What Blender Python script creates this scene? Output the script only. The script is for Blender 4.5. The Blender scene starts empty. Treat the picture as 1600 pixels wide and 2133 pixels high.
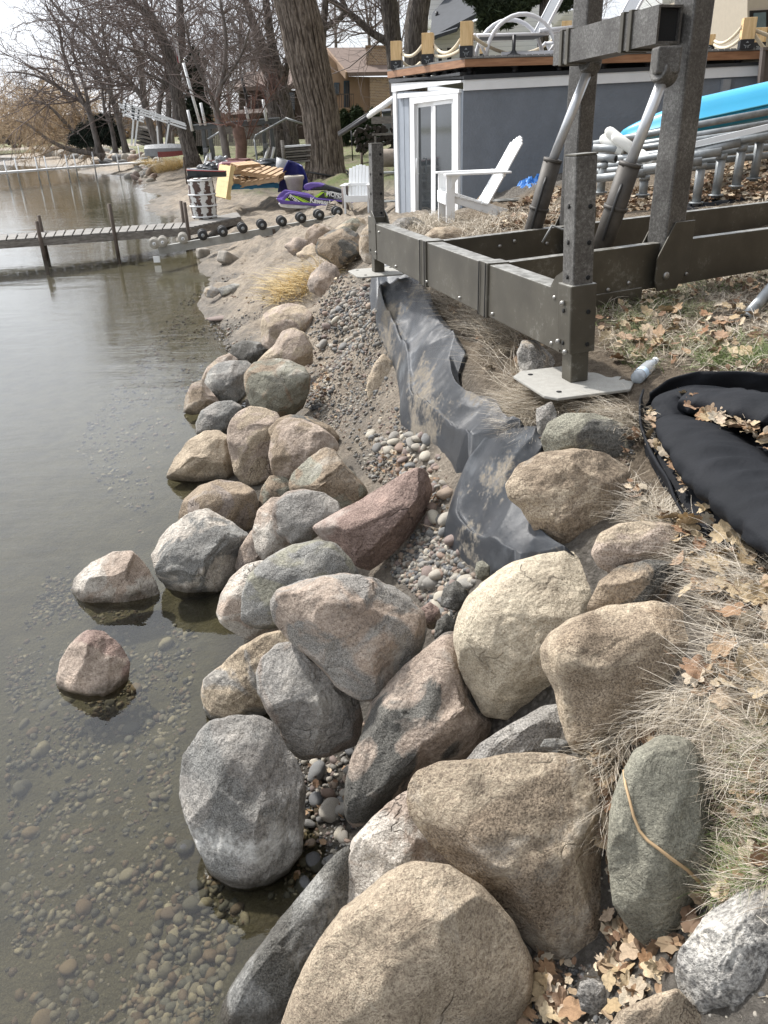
import bpy, bmesh, math, random
import numpy as np
from mathutils import Vector, Matrix, noise as mnoise

sc = bpy.context.scene
COL = sc.collection
rad = math.radians
# ------------------------------------------------------------------ camera
F0 = 1600.0; PITCH = rad(26.4); ROLL = rad(2.07); CAMH = 2.3
_R0 = np.array([1, 0, 0.]); _U0 = np.array([0, math.sin(PITCH), math.cos(PITCH)]); FW = np.array([0, math.cos(PITCH), -math.sin(PITCH)])
RT = math.cos(ROLL)*_R0 - math.sin(ROLL)*_U0
UP = math.sin(ROLL)*_R0 + math.cos(ROLL)*_U0
CAM = np.array([0, 0, CAMH])
cd = bpy.data.cameras.new('camera'); cam = bpy.data.objects.new('camera', cd); COL.objects.link(cam)
cd.sensor_fit = 'HORIZONTAL'; cd.sensor_width = 36; cd.lens = 36*F0/1600; cd.clip_start = 0.05; cd.clip_end = 3000
m = Matrix.Identity(4)
for i in range(3):
    m[i][0] = RT[i]; m[i][1] = UP[i]; m[i][2] = -FW[i]; m[i][3] = CAM[i]
cam.matrix_world = m
sc.camera = cam
# ------------------------------------------------------------------ world, sun, exposure
SUN_EL = rad(50); SUN_AZ = rad(-48)      # azimuth from +Y towards +X
w = bpy.data.worlds.new('World'); sc.world = w; w.use_nodes = True
nt = w.node_tree; nt.nodes.clear()
def wn(t, **k):
    n = nt.nodes.new(t)
    for a, b in k.items(): setattr(n, a, b)
    return n
out = wn('ShaderNodeOutputWorld'); bg = wn('ShaderNodeBackground')
sky = wn('ShaderNodeTexSky', sky_type='NISHITA', sun_disc=False)
sky.sun_elevation = SUN_EL; sky.sun_rotation = SUN_AZ; sky.dust_density = 3.0; sky.air_density = 1.0
tc = wn('ShaderNodeTexCoord'); mp = wn('ShaderNodeMapping'); mp.inputs['Scale'].default_value = (1, 1, 3.2)
nz = wn('ShaderNodeTexNoise'); nz.inputs['Scale'].default_value = 2.4; nz.inputs['Detail'].default_value = 8; nz.inputs['Roughness'].default_value = .6
cr = wn('ShaderNodeValToRGB'); cr.color_ramp.elements[0].position = .33; cr.color_ramp.elements[1].position = .62
cr.color_ramp.elements[0].color = (.62, .62, .62, 1); cr.color_ramp.elements[1].color = (.97, .97, .97, 1)
mx = wn('ShaderNodeMix', data_type='RGBA')
# thin cloud, brighter round the veiled sun
vd = wn('ShaderNodeVectorMath', operation='DOT_PRODUCT'); vd.inputs[1].default_value = (math.cos(SUN_EL)*math.sin(SUN_AZ), math.cos(SUN_EL)*math.cos(SUN_AZ), math.sin(SUN_EL))
m0 = wn('ShaderNodeMath', operation='MAXIMUM'); m0.inputs[1].default_value = 0; m1_ = wn('ShaderNodeMath', operation='POWER'); m1_.inputs[1].default_value = 3.; m2_ = wn('ShaderNodeMath', operation='MULTIPLY_ADD'); m2_.inputs[1].default_value = 15.; m2_.inputs[2].default_value = 8.
cb_ = wn('ShaderNodeVectorMath', operation='SCALE'); cb_.inputs[0].default_value = (.96, 1., 1.07)
nt.links.new(tc.outputs['Generated'], vd.inputs[0]); nt.links.new(vd.outputs['Value'], m0.inputs[0]); nt.links.new(m0.outputs[0], m1_.inputs[0]); nt.links.new(m1_.outputs[0], m2_.inputs[0]); nt.links.new(m2_.outputs[0], cb_.inputs['Scale']); nt.links.new(cb_.outputs[0], mx.inputs['B'])
nt.links.new(tc.outputs['Generated'], mp.inputs[0]); nt.links.new(mp.outputs[0], nz.inputs['Vector']); nt.links.new(nz.outputs[0], cr.inputs[0])
nt.links.new(cr.outputs[0], mx.inputs['Factor']); nt.links.new(sky.outputs[0], mx.inputs['A']); nt.links.new(mx.outputs['Result'], bg.inputs[0])
bg.inputs[1].default_value = .093; nt.links.new(bg.outputs[0], out.inputs[0])
sl = bpy.data.lights.new('sun', 'SUN'); sl.energy = 4.3; sl.angle = rad(3.0); sl.color = (1, .965, .92)
so = bpy.data.objects.new('sun', sl); COL.objects.link(so)
sd = Vector((math.cos(SUN_EL)*math.sin(SUN_AZ), math.cos(SUN_EL)*math.cos(SUN_AZ), math.sin(SUN_EL)))
so.rotation_euler = sd.to_track_quat('Z', 'Y').to_euler()
sc.view_settings.view_transform = 'Standard'; sc.view_settings.look = 'None'; sc.view_settings.gamma = 1
sc.view_settings.exposure = 0.5
sc.cycles.transparent_max_bounces = 12; sc.cycles.max_bounces = 7
# ------------------------------------------------------------------ pixel helpers (1600 x 2133 photograph)
def ray(px, py): return FW + RT*((px-800)/F0) + UP*((1066.5-py)/F0)
def PZ(px, py, z=0.0):
    d = ray(px, py); return CAM + d*((z-CAMH)/d[2])
def PY(px, py, Y):
    d = ray(px, py); return CAM + d*(Y/d[1])
def V(p): return Vector([float(a) for a in p])
def proj(P):
    d = np.array(P, float)-CAM; q = d@FW; return 800+F0*(d@RT)/q, 1066.5-F0*(d@UP)/q
def ZAT(X, Y, py):                       # height of the point above (X,Y) seen at picture row py
    c = (1066.5-py)/F0; d = np.array([X, Y, -CAMH]); a0 = d@UP-c*(d@FW); a1 = UP[2]-c*FW[2]
    return -a0/a1
# ------------------------------------------------------------------ terrain
SHORE = [(560,1950),(420,1800),(415,1650),(430,1500),(470,1350),(500,1250),(430,1160),(400,1010),(430,880),(480,740),(440,600),(420,540),(374,452),(342,405),(308,384),(270,372),(340,366),(230,347),(90,328)]
CP = []
for q in SHORE:
    P = PZ(q[0], q[1], 0); CP.append((P[0], P[1], 0.0))
    s = 1+.12*P[1]
    if q in ((270,372),(340,366)): CP.append((P[0]-1.0, P[1]-3, -.3)); continue
    for dx, z in ((.2,-.12),(.7,-.26),(2.2,-.42),(6.5,-.95)): CP.append((P[0]-dx*s, P[1]-.3*dx, z))
PIX = [(690,1600,.03),(700,1750,.03),(650,1840,-.06),(620,1200,.08),(560,1000,.03),(600,870,.06),(700,1000,.27),(800,1180,.38),(870,1300,.42),(950,1250,.52),
 (920,1100,.6),(900,1000,.62),(750,930,.42),(720,850,.36),(850,900,.64),(690,760,.3),(770,700,.58),(680,640,.4),(750,640,.8),(830,850,.66),
 (930,930,.8),(1060,930,1.1),(940,1100,.66),(1040,1150,.84),(1110,1150,.98),(800,590,1.24),(900,610,1.29),(1000,700,1.28),(1100,800,1.27),(1060,850,1.16),
 (1000,790,1.15),(900,720,1.08),(850,740,.86),(820,640,1.05),(1200,1500,.72),(1240,1560,.78),(1250,1170,1.02),(1320,1000,1.17),(1450,1200,1.12),(1500,1400,1.08),(1600,1300,1.22),(1600,1600,1.05),(1560,1800,.93),
 (1500,1900,.68),(1280,1950,.4),(1150,2100,.35),(1000,2133,.3),(720,1930,.12),(1000,1700,.2),(850,1450,.15),(620,1380,.0),(560,1480,-.04),(520,1120,.0),(600,700,.2),(560,800,.05),(1080,1580,.5),(1200,790,1.32),(1400,700,1.33),
 (1600,700,1.37),(1600,560,1.41),(1300,600,1.35),(1450,560,1.38),(1495,408,1.5),(1375,400,1.48),(1250,420,1.4),(1600,340,1.82),(1300,350,1.55),(1134,372,1.48),
 (1067,390,1.36),(985,466,1.16),(900,480,1.15),(840,490,1.1),(865,456,.7),(822,454,.64),(950,462,.85),(750,462,.43),(700,425,.55),(650,432,.48),(590,442,.42),(520,458,.3),
 (640,520,.55),(560,480,.35),(560,530,.34),(500,565,.12),(480,650,.07),(560,600,.4),(600,560,.55),(700,570,.95),(480,402,.6),(430,375,.5),(380,345,.7),(390,400,.14),
 (560,400,.62),(620,385,.72),(690,372,.93),(800,372,1.1),(740,325,1.3),(600,325,1.0),(500,335,.85),(420,330,.8),(330,328,.8),(290,333,.6),(200,322,.6),(120,314,.5),
 (350,368,.2),(330,352,.5),(300,360,.35),(540,470,.25),(460,520,.08),(620,470,.55),(700,470,.7),(760,500,.95)]
for px, py, z in PIX:
    P = PZ(px, py, z); CP.append((P[0], P[1], z))
CP += [(-40,150,1.4),(0,60,1.7),(30,60,2.2),(60,60,2.5),(20,20,2.3),(9,8,2.1),(6,15,1.9),(10,30,2),(0,150,2.5),(100,150,4),(-20,110,2),(-100,300,-2),(-200,200,-2),(-60,60,-2),(-30,20,-1.6),(-60,250,-1.5),
 (-250,520,3),(0,520,5),(250,520,6),(-400,520,3),(-150,420,0),(0,.3,.5),(1,-.5,.9),(2,0,1.2),(3,1.5,1.4),(-1,0,-.2),(-1.5,1,-.35),(-1,-1,-.2),(1,-3,1),(5,3,1.5),(-4,-1,-.8),(600,300,8),(-600,100,-2)]
CP = np.array(CP)
def _warp(X, Y):
    X = np.asarray(X, float); Y = np.asarray(Y, float)
    yy = np.maximum(Y, -2.5)+3.0
    return np.stack([1.6*X/yy, np.log(yy)*1.3], -1)
_cw = _warp(CP[:,0], CP[:,1]); _n = len(CP)
_A = np.zeros((_n+3, _n+3)); _d = np.linalg.norm(_cw[:,None]-_cw[None], axis=-1)
_A[:_n,:_n] = _d; _A[:_n,:_n] -= np.eye(_n)*0.012
_Pm = np.c_[np.ones(_n), _cw]; _A[:_n,_n:] = _Pm; _A[_n:,:_n] = _Pm.T
_zw = np.where(CP[:,1] > 100, CP[:,2], CP[:,2])
_W = np.linalg.solve(_A, np.r_[_zw, 0, 0, 0])
def terr0(X, Y):
    X = np.atleast_1d(np.asarray(X, float)); Y = np.atleast_1d(np.asarray(Y, float)); outz = np.empty(X.shape)
    fx, fy, fo = X.ravel(), Y.ravel(), outz.ravel()
    for i in range(0, len(fx), 20000):
        q = _warp(fx[i:i+20000], fy[i:i+20000]); D = np.linalg.norm(q[:,None]-_cw[None], axis=-1)
        fo[i:i+20000] = D@_W[:_n] + _W[_n] + q@_W[_n+1:]
    return fo.reshape(X.shape)
def fbm(x, y, z=0., o=4, s=1.):
    return mnoise.fractal(Vector((x*s, y*s, z*s)), 1.0, 2.0, o)
def bumps(X, Y, z0):
    a = .016 + .085*max(0, min(1, (Y-7)/6.)) ; a = a if z0 > 0 else .012
    b = a*fbm(X, Y, 3.1, 4, 1.3) + .5*a*fbm(X, Y, 7.7, 3, 5.)
    # sand ridges washed out beside the dock
    if 8 < Y < 32 and 0 < z0 < .95 and X < 1: b += .15*(1-abs(mnoise.noise(Vector((X*1.1+Y*.35, Y*.25, 2)))) *2)*min(1, z0*4)*min(1, (Y-8)/4)
    if Y < 30: b += (.011 if Y < 9 else .03)*fbm(X, Y, 1.7, 3, 22. if Y < 9 else 9.)*(1 if z0 > .03 else .3)
    return b
def terr(X, Y):
    z = float(terr0(X, Y)[0]); return z + bumps(X, Y, z)
def hit(px, py, dz=0.):
    """where the line of sight meets the (smooth) ground"""
    d = ray(px, py); ts = np.geomspace(.6, 400, 500)
    P = CAM[None]+d[None]*ts[:,None]; g = terr0(P[:,0], P[:,1])+dz
    k = np.nonzero(P[:,2] < g)[0]
    k = k[0] if len(k) else 499
    a, b = ts[max(k-1,0)], ts[k]
    for _ in range(14):
        mid = (a+b)/2; Q = CAM+d*mid
        if Q[2] < terr0(Q[0], Q[1])[0]+dz: b = mid
        else: a = mid
    return CAM+d*b
# ------------------------------------------------------------------ materials
def mat(name):
    m = bpy.data.materials.new(name); m.use_nodes = True; return m
class NB:
    def __init__(s, m):
        s.m = m; s.t = m.node_tree; s.b = s.t.nodes['Principled BSDF']; s.o = s.t.nodes['Material Output']
        s._c = None
    def n(s, t, **k):
        q = s.t.nodes.new(t)
        for a, b in k.items(): setattr(q, a, b)
        return q
    def l(s, a, b): s.t.links.new(a, b)
    @property
    def co(s):
        if s._c is None: s._c = s.n('ShaderNodeTexCoord').outputs['Object']
        return s._c
    def mapping(s, scale=(1,1,1), rot=(0,0,0), src=None):
        q = s.n('ShaderNodeMapping'); q.inputs['Scale'].default_value = scale; q.inputs['Rotation'].default_value = rot
        s.l(src or s.co, q.inputs[0]); return q.outputs[0]
    def noise(s, scale, detail=5, rough=.6, src=None, dist=0):
        q = s.n('ShaderNodeTexNoise'); q.inputs['Scale'].default_value = scale; q.inputs['Detail'].default_value = detail
        q.inputs['Roughness'].default_value = rough; q.inputs['Distortion'].default_value = dist
        s.l(src or s.co, q.inputs['Vector']); return q.outputs[0]
    def ramp(s, src, stops):
        q = s.n('ShaderNodeValToRGB'); e = q.color_ramp.elements
        while len(e) < len(stops): e.new(.5)
        for i, (p, c) in enumerate(stops):
            e[i].position = p
            if not isinstance(c, tuple): c = (c, c, c)
            e[i].color = (*c[:3], 1)
        s.l(src, q.inputs[0]); return q.outputs[0]
    def mix(s, f, a, b, mode='MIX'):
        q = s.n('ShaderNodeMix', data_type='RGBA', blend_type=mode)
        for k, v in (('Factor', f), ('A', a), ('B', b)):
            if isinstance(v, tuple): q.inputs[k].default_value = (*v[:3], 1)
            elif isinstance(v, (int, float)): q.inputs[k].default_value = v
            else: s.l(v, q.inputs[k])
        return q.outputs['Result']
    def math(s, op, a, b=0.):
        q = s.n('ShaderNodeMath', operation=op)
        for i, v in enumerate((a, b)):
            if isinstance(v, (int, float)): q.inputs[i].default_value = v
            else: s.l(v, q.inputs[i])
        return q.outputs[0]
    def bump(s, h, st=.5, d=.01, nrm=None):
        q = s.n('ShaderNodeBump'); q.inputs['Strength'].default_value = st; q.inputs['Distance'].default_value = d
        s.l(h, q.inputs['Height'])
        if nrm: s.l(nrm, q.inputs['Normal'])
        s.l(q.outputs[0], s.b.inputs['Normal']); return q.outputs[0]
    def fin(s, col=None, rough=None, metal=None, spec=None):
        for k, v in (('Base Color', col), ('Roughness', rough), ('Metallic', metal), ('Specular IOR Level', spec)):
            if v is None: continue
            if isinstance(v, tuple): s.b.inputs[k].default_value = (*v[:3], 1)
            elif isinstance(v, (int, float)): s.b.inputs[k].default_value = v
            else: s.l(v, s.b.inputs[k])
        return s.m
def simple(name, col, rough=.6, metal=0., var=.18, scale=6., bump=.0, bs=60., spec=.5):
    nb = NB(mat(name)); f = nb.noise(scale, 6, .65)
    a = tuple(c*(1-var) for c in col); b = tuple(min(1, c*(1+var)) for c in col)
    c = nb.ramp(f, [(.3, a), (.7, b)])
    if bump: nb.bump(nb.noise(bs, 4, .6), bump, .01)
    return nb.fin(c, rough, metal, spec)
# ------------------------------------------------------------------ object helpers
def link(o, parent=None):
    COL.objects.link(o)
    if parent: o.parent = parent
    return o
def tag(o, label=None, cat=None, group=None, kind=None):
    if label: o['label'] = label
    if cat: o['category'] = cat
    if group: o['group'] = group
    if kind: o['kind'] = kind
    return o
def thing(name, label, cat, loc=(0,0,0), rz=0, group=None):
    o = bpy.data.objects.new(name, None); o.location = V(loc); o.rotation_euler = (0,0,rz); o.empty_display_size = .1
    link(o); return tag(o, label, cat, group)
class MB:
    """collects shapes and links them as one mesh"""
    def __init__(s): s.v = []; s.f = []; s.sm = []
    def add(s, vs, fs, smooth=False):
        k = len(s.v); s.v += [tuple(float(c) for c in p) for p in vs]; s.f += [tuple(i+k for i in f) for f in fs]; s.sm += [smooth]*len(fs)
    def box(s, c, size, rot=None):
        h = [a/2 for a in size]; vs = []
        for x in (-1,1):
            for y in (-1,1):
                for z in (-1,1):
                    p = Vector((x*h[0], y*h[1], z*h[2]))
                    if rot is not None: p = rot@p
                    vs.append(p+V(c))
        s.add(vs, [(0,1,3,2),(4,6,7,5),(0,4,5,1),(2,3,7,6),(0,2,6,4),(1,5,7,3)])
    def bar(s, a, b, wd, ht, up=(0,0,1)):
        """rectangular bar from a to b, centre line"""
        a = V(a); b = V(b); d = (b-a); L = d.length; d.normalize(); u = V(up); sx = d.cross(u)
        if sx.length < 1e-4: sx = d.cross(Vector((1,0,0)))
        sx.normalize(); uz = sx.cross(d).normalized()
        vs = []
        for p in (a, b):
            for q in ((-1,-1),(1,-1),(1,1),(-1,1)): vs.append(p+sx*(q[0]*wd/2)+uz*(q[1]*ht/2))
        s.add(vs, [(0,3,2,1),(4,5,6,7),(0,1,5,4),(1,2,6,5),(2,3,7,6),(3,0,4,7)])
    def tube(s, pts, rs, n=8, caps=True, smooth=True):
        pts = [V(p) for p in pts]
        if isinstance(rs, (int, float)): rs = [rs]*len(pts)
        vs = []; prev = None
        for i, p in enumerate(pts):
            t = (pts[min(i+1, len(pts)-1)]-pts[max(i-1, 0)])
            if t.length < 1e-9: t = Vector((0,0,1))
            t.normalize()
            if prev is None:
                a = t.cross(Vector((0,0,1)))
                if a.length < .05: a = t.cross(Vector((1,0,0)))
            else: a = prev - t*prev.dot(t)
            a.normalize(); prev = a; b = t.cross(a)
            for k in range(n):
                g = 2*math.pi*k/n; vs.append(p+(a*math.cos(g)+b*math.sin(g))*rs[i])
        fs = []
        for i in range(len(pts)-1):
            for k in range(n): fs.append((i*n+k, i*n+(k+1)%n, (i+1)*n+(k+1)%n, (i+1)*n+k))
        s.add(vs, fs, smooth)
        if caps and n > 2:
            k0 = len(s.v)-len(vs)
            s.f.append(tuple(k0+k for k in reversed(range(n)))); s.f.append(tuple(k0+(len(pts)-1)*n+k for k in range(n))); s.sm += [False, False]
    def lathe(s, c, prof, n=24, axis=None, smooth=True):
        """prof: list of (radius, height)"""
        M = axis.to_track_quat('Z','Y').to_matrix() if axis is not None else Matrix.Identity(3)
        vs = []
        for r, z in prof:
            for k in range(n):
                g = 2*math.pi*k/n; vs.append(V(c)+M@Vector((r*math.cos(g), r*math.sin(g), z)))
        fs = [(i*n+k, i*n+(k+1)%n, (i+1)*n+(k+1)%n, (i+1)*n+k) for i in range(len(prof)-1) for k in range(n)]
        s.add(vs, fs, smooth)
    def prism(s, poly, ext):
        """poly: list of 3D points (planar), ext: extrusion vector"""
        n = len(poly); vs = [V(p) for p in poly]+[V(p)+V(ext) for p in poly]
        s.add(vs, [tuple(reversed(range(n))), tuple(range(n, 2*n))]+[(i, (i+1)%n, n+(i+1)%n, n+i) for i in range(n)])
    def build(s, name, m, parent=None, bevel=0., recalc=True, loc=None):
        me = bpy.data.meshes.new(name)
        vs = s.v
        if loc is not None: vs = [(a-loc[0], b-loc[1], c-loc[2]) for a, b, c in vs]
        me.from_pydata(vs, [], s.f); me.polygons.foreach_set('use_smooth', s.sm); me.update()
        if recalc:
            bm = bmesh.new(); bm.from_mesh(me); bmesh.ops.recalc_face_normals(bm, faces=bm.faces); bm.to_mesh(me); bm.free()
        if m: me.materials.append(m)
        o = bpy.data.objects.new(name, me); link(o, parent)
        if loc is not None: o.location = V(loc)
        if bevel:
            b = o.modifiers.new('bevel', 'BEVEL'); b.width = bevel; b.segments = 2; b.limit_method = 'ANGLE'; b.angle_limit = rad(40)
        return o
def top(o, label, cat, group=None, kind=None): return tag(o, label, cat, group, kind)
def setcol(o, name, cols):
    a = o.data.color_attributes.new(name, 'FLOAT_COLOR', 'POINT')
    a.data.foreach_set('color', np.asarray(cols, np.float32).ravel())

#@@GROUND
def build_ground():
    c0 = (0.2, -1.2)
    ang = np.radians(np.r_[np.arange(-100, -42, 2.5), np.arange(-42, 48, .3), np.arange(48, 101, 2.5)])
    rr = [.25]
    while rr[-1] < 1500: rr.append(rr[-1]*(1.0115 if rr[-1] < 60 else 1.04))
    rr = np.array(rr)
    A, Rr = np.meshgrid(ang, rr); X = c0[0]+Rr*np.sin(A); Y = c0[1]+Rr*np.cos(A); Z = terr0(X, Y)
    sh = X.shape; xs, ys, zs = X.ravel(), Y.ravel(), Z.ravel().copy()
    for i in range(len(xs)):
        if ys[i] < 90: zs[i] += bumps(xs[i], ys[i], zs[i])
    na = sh[1]; nr = sh[0]
    idx = np.arange(na*nr).reshape(nr, na)
    f = np.stack([idx[:-1,:-1], idx[:-1,1:], idx[1:,1:], idx[1:,:-1]], -1).reshape(-1, 4)
    me = bpy.data.meshes.new('ground'); me.from_pydata(np.stack([xs, ys, zs], -1).tolist(), [], f.tolist())
    me.polygons.foreach_set('use_smooth', [True]*len(f)); me.update()
    o = link(bpy.data.objects.new('ground', me)); o['kind'] = 'structure'
    # what lies where: r = grass / leaf litter, g = sand, b = dark soil
    cols = np.zeros((len(xs), 4), np.float32); cols[:,3] = 1
    grass = np.clip((zs-1.02)/.15, 0, 1)*(ys < 13)
    lawn = np.clip((ys-21.)/3, 0, 1)*np.clip((zs-.62)/.15, 0, 1)
    sand = (.75*np.clip((ys-2.3)/1.2, 0, 1)*np.clip((zs-.12)/.15, 0, 1)*(ys < 8)+np.clip((ys-5)/3., 0, 1)); sand = np.clip(sand, 0, 1)*(1-np.clip((zs-.95)/.15, 0, 1))*(1-lawn)
    cols[:,0] = grass; cols[:,1] = sand; cols[:,2] = lawn
    setcol(o, 'cover', cols)
    nb = NB(mat('ground')); at = nb.n('ShaderNodeVertexColor', layer_name='cover'); sp = nb.n('ShaderNodeSeparateColor'); nb.l(at.outputs[0], sp.inputs[0])
    fine = nb.noise(160, 6, .7); mid = nb.noise(14, 6, .65); big = nb.noise(1.6, 5, .6)
    vo = nb.n('ShaderNodeTexVoronoi'); vo.inputs['Scale'].default_value = 46; nb.l(nb.co, vo.inputs['Vector']); vo2 = nb.n('ShaderNodeTexVoronoi'); vo2.inputs['Scale'].default_value = 110; nb.l(nb.co, vo2.inputs['Vector'])
    pebc = nb.mix(nb.ramp(vo.outputs['Distance'], [(.25,0.),(.6,.8)]), nb.mix(.75, nb.ramp(nb.mix(1., (0,0,0), vo.outputs['Color']), [(.1,(.08,.075,.07)),(.5,(.21,.19,.165)),(.9,(.36,.33,.28))]), (.2,.18,.155)), (.05,.043,.035))
    gravel = nb.mix(.6, nb.ramp(fine, [(.3,(.07,.06,.05)),(.5,(.17,.15,.13)),(.72,(.34,.31,.27))]), nb.ramp(mid, [(.3,(.10,.09,.075)),(.7,(.22,.2,.17))]))
    sand = nb.mix(.6, nb.ramp(fine, [(.3,(.17,.138,.105)),(.6,(.38,.32,.25))]), nb.ramp(mid, [(.35,(.20,.16,.12)),(.6,(.43,.365,.285))]))
    soil = nb.mix(.5, nb.ramp(fine, [(.3,(.06,.045,.035)),(.5,(.17,.13,.09)),(.7,(.34,.28,.2))]), nb.ramp(mid, [(.35,(.09,.07,.05)),(.65,(.26,.21,.15))]))
    lawn = nb.mix(nb.ramp(big, [(.42,0.),(.58,1.)]), nb.ramp(mid, [(.35,(.10,.13,.05)),(.65,(.17,.19,.075))]), nb.ramp(mid, [(.35,(.14,.12,.08)),(.65,(.24,.21,.13))]))
    gravel = nb.mix(nb.ramp(nb.noise(3.5, 4, .6), [(.42,.15),(.6,.85)]), gravel, pebc)
    sand = nb.mix(nb.ramp(nb.noise(2.2, 5, .65), [(.46,0.),(.62,.7)]), sand, gravel)
    c = nb.mix(sp.outputs[1], gravel, sand); c = nb.mix(sp.outputs[0], c, soil); c = nb.mix(sp.outputs[2], c, lawn)
    geo = nb.n('ShaderNodeNewGeometry'); xyz = nb.n('ShaderNodeSeparateXYZ'); nb.l(geo.outputs['Position'], xyz.inputs[0])
    wet = nb.ramp(nb.math('ADD', nb.math('MULTIPLY', xyz.outputs[2], 2.), nb.math('MULTIPLY', mid, .35)), [(.24,1.),(.55,0.)])
    c = nb.mix(nb.math('MULTIPLY', wet, .62), c, (.085,.075,.058))
    bedn = nb.noise(5, 6, .6)
    bed = nb.mix(.5, nb.ramp(bedn, [(.35,(.07,.064,.042)),(.6,(.19,.175,.125))]), nb.ramp(fine, [(.35,(.05,.05,.035)),(.55,(.14,.13,.09)),(.74,(.42,.40,.3))]))
    under = nb.ramp(nb.math('MULTIPLY', xyz.outputs[2], -20.), [(0.,0.),(1.,1.)])
    c = nb.mix(under, c, bed)
    nb.bump(nb.math('ADD', nb.math('ADD', nb.math('ADD', nb.math('MULTIPLY', nb.noise(3.6, 9, .72), 2.6), nb.noise(30, 7, .75)), nb.math('MULTIPLY', vo.outputs['Distance'], -.5)), nb.math('MULTIPLY', fine, .5)), 1., .035)
    rough = nb.ramp(wet, [(0.,.9),(1.,.45)])
    nb.fin(c, rough, 0, .3); me.materials.append(nb.m)
    return o
build_ground()

def build_water():
    xs = np.r_[-1500, -700, -300, np.arange(-120, -20, 4.), np.arange(-20, -6, .5), np.arange(-6, 6.01, .12), 10, 60]
    ys = np.r_[-12, -6, np.arange(-3, 10, .12), np.arange(10, 40, .5), np.arange(40, 200, 5), 250, 320, 400, 460]
    X, Y = np.meshgrid(xs, ys); n = len(xs); idx = np.arange(X.size).reshape(X.shape)
    f = np.stack([idx[:-1,:-1], idx[:-1,1:], idx[1:,1:], idx[1:,:-1]], -1).reshape(-1, 4)
    g = terr0(X, Y).ravel()
    me = bpy.data.meshes.new('lake_water'); me.from_pydata(np.stack([X.ravel(), Y.ravel(), np.zeros(X.size)], -1).tolist(), [], f.tolist()); me.update()
    o = link(bpy.data.objects.new('lake_water', me)); o['kind'] = 'structure'
    d = np.clip(-g, 0, 2); cols = np.stack([d/2, d/2, d/2, np.ones_like(d)], -1); setcol(o, 'depth', cols)
    nb = NB(mat('lake_water')); nb.t.nodes.remove(nb.b)
    at = nb.n('ShaderNodeVertexColor', layer_name='depth')
    tr = nb.n('ShaderNodeBsdfTransparent'); tr.inputs[0].default_value = (.82, .80, .68, 1)
    df = nb.n('ShaderNodeBsdfDiffuse'); df.inputs[0].default_value = (.085, .086, .080, 1)
    gl = nb.n('ShaderNodeBsdfGlossy'); gl.inputs['Roughness'].default_value = .015; gl.inputs[0].default_value = (1,1,1,1)
    murk = nb.ramp(at.outputs[0], [(0.,.0),(.12,.08),(.25,.42),(.5,.95)])
    m1 = nb.n('ShaderNodeMixShader'); nb.l(murk, m1.inputs[0]); nb.l(tr.outputs[0], m1.inputs[1]); nb.l(df.outputs[0], m1.inputs[2])
    fr = nb.n('ShaderNodeFresnel'); fr.inputs[0].default_value = 1.37
    r1 = nb.noise(1.3, 4, .55, nb.mapping((.6, 1.8, 1), (0,0,rad(12)))); r2 = nb.noise(9, 4, .6, nb.mapping((.7, 1.5, 1), (0,0,rad(-20)))); r3 = nb.noise(36, 3, .6)
    patch = nb.ramp(nb.noise(.5, 3, .5), [(.4,.25),(.62,1.)])
    h = nb.math('ADD', nb.math('MULTIPLY', r1, .75), nb.math('MULTIPLY', nb.math('ADD', nb.math('MULTIPLY', r2, .16), nb.math('MULTIPLY', r3, .03)), patch))
    bp = nb.n('ShaderNodeBump'); bp.inputs['Strength'].default_value = .22; bp.inputs['Distance'].default_value = .05; nb.l(h, bp.inputs['Height'])
    nb.l(bp.outputs[0], gl.inputs['Normal']); nb.l(bp.outputs[0], fr.inputs['Normal'])
    m2 = nb.n('ShaderNodeMixShader'); nb.l(fr.outputs[0], m2.inputs[0]); nb.l(m1.outputs[0], m2.inputs[1]); nb.l(gl.outputs[0], m2.inputs[2])
    nb.l(m2.outputs[0], nb.o.inputs[0]); me.materials.append(nb.m)
build_water()

#@@ROCKS
ROCKPAL = {  # light, mid, dark, speckle scale
 'tan':(( .62,.53,.40),(.42,.34,.25),(.17,.13,.10)), 'cream':((.74,.67,.53),(.54,.47,.36),(.24,.20,.15)), 'pink':((.60,.50,.43),(.41,.33,.275),(.17,.13,.11)),
 'gray':((.46,.45,.44),(.27,.265,.26),(.10,.10,.10)), 'blue':((.36,.37,.37),(.205,.21,.212),(.08,.083,.085)), 'brown':((.46,.37,.27),(.27,.21,.15),(.10,.075,.055)),
 'maroon':((.44,.33,.29),(.27,.185,.165),(.11,.07,.06)), 'green':((.40,.40,.33),(.25,.25,.205),(.11,.11,.09)), 'dark':((.20,.20,.19),(.105,.105,.10),(.04,.04,.04)),
 'white':((.74,.71,.66),(.52,.48,.44),(.18,.16,.15)), 'mauve':((.44,.38,.34),(.28,.235,.21),(.12,.095,.085)), 'salt':((.66,.66,.65),(.30,.30,.30),(.06,.06,.065))}
def desat(c, k=.82):
    g_ = .3*c[0]+.6*c[1]+.1*c[2]; return tuple((g_+(q-g_)*k)*t_ for q, t_ in zip(c, (.97,.93,.87)))
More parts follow.
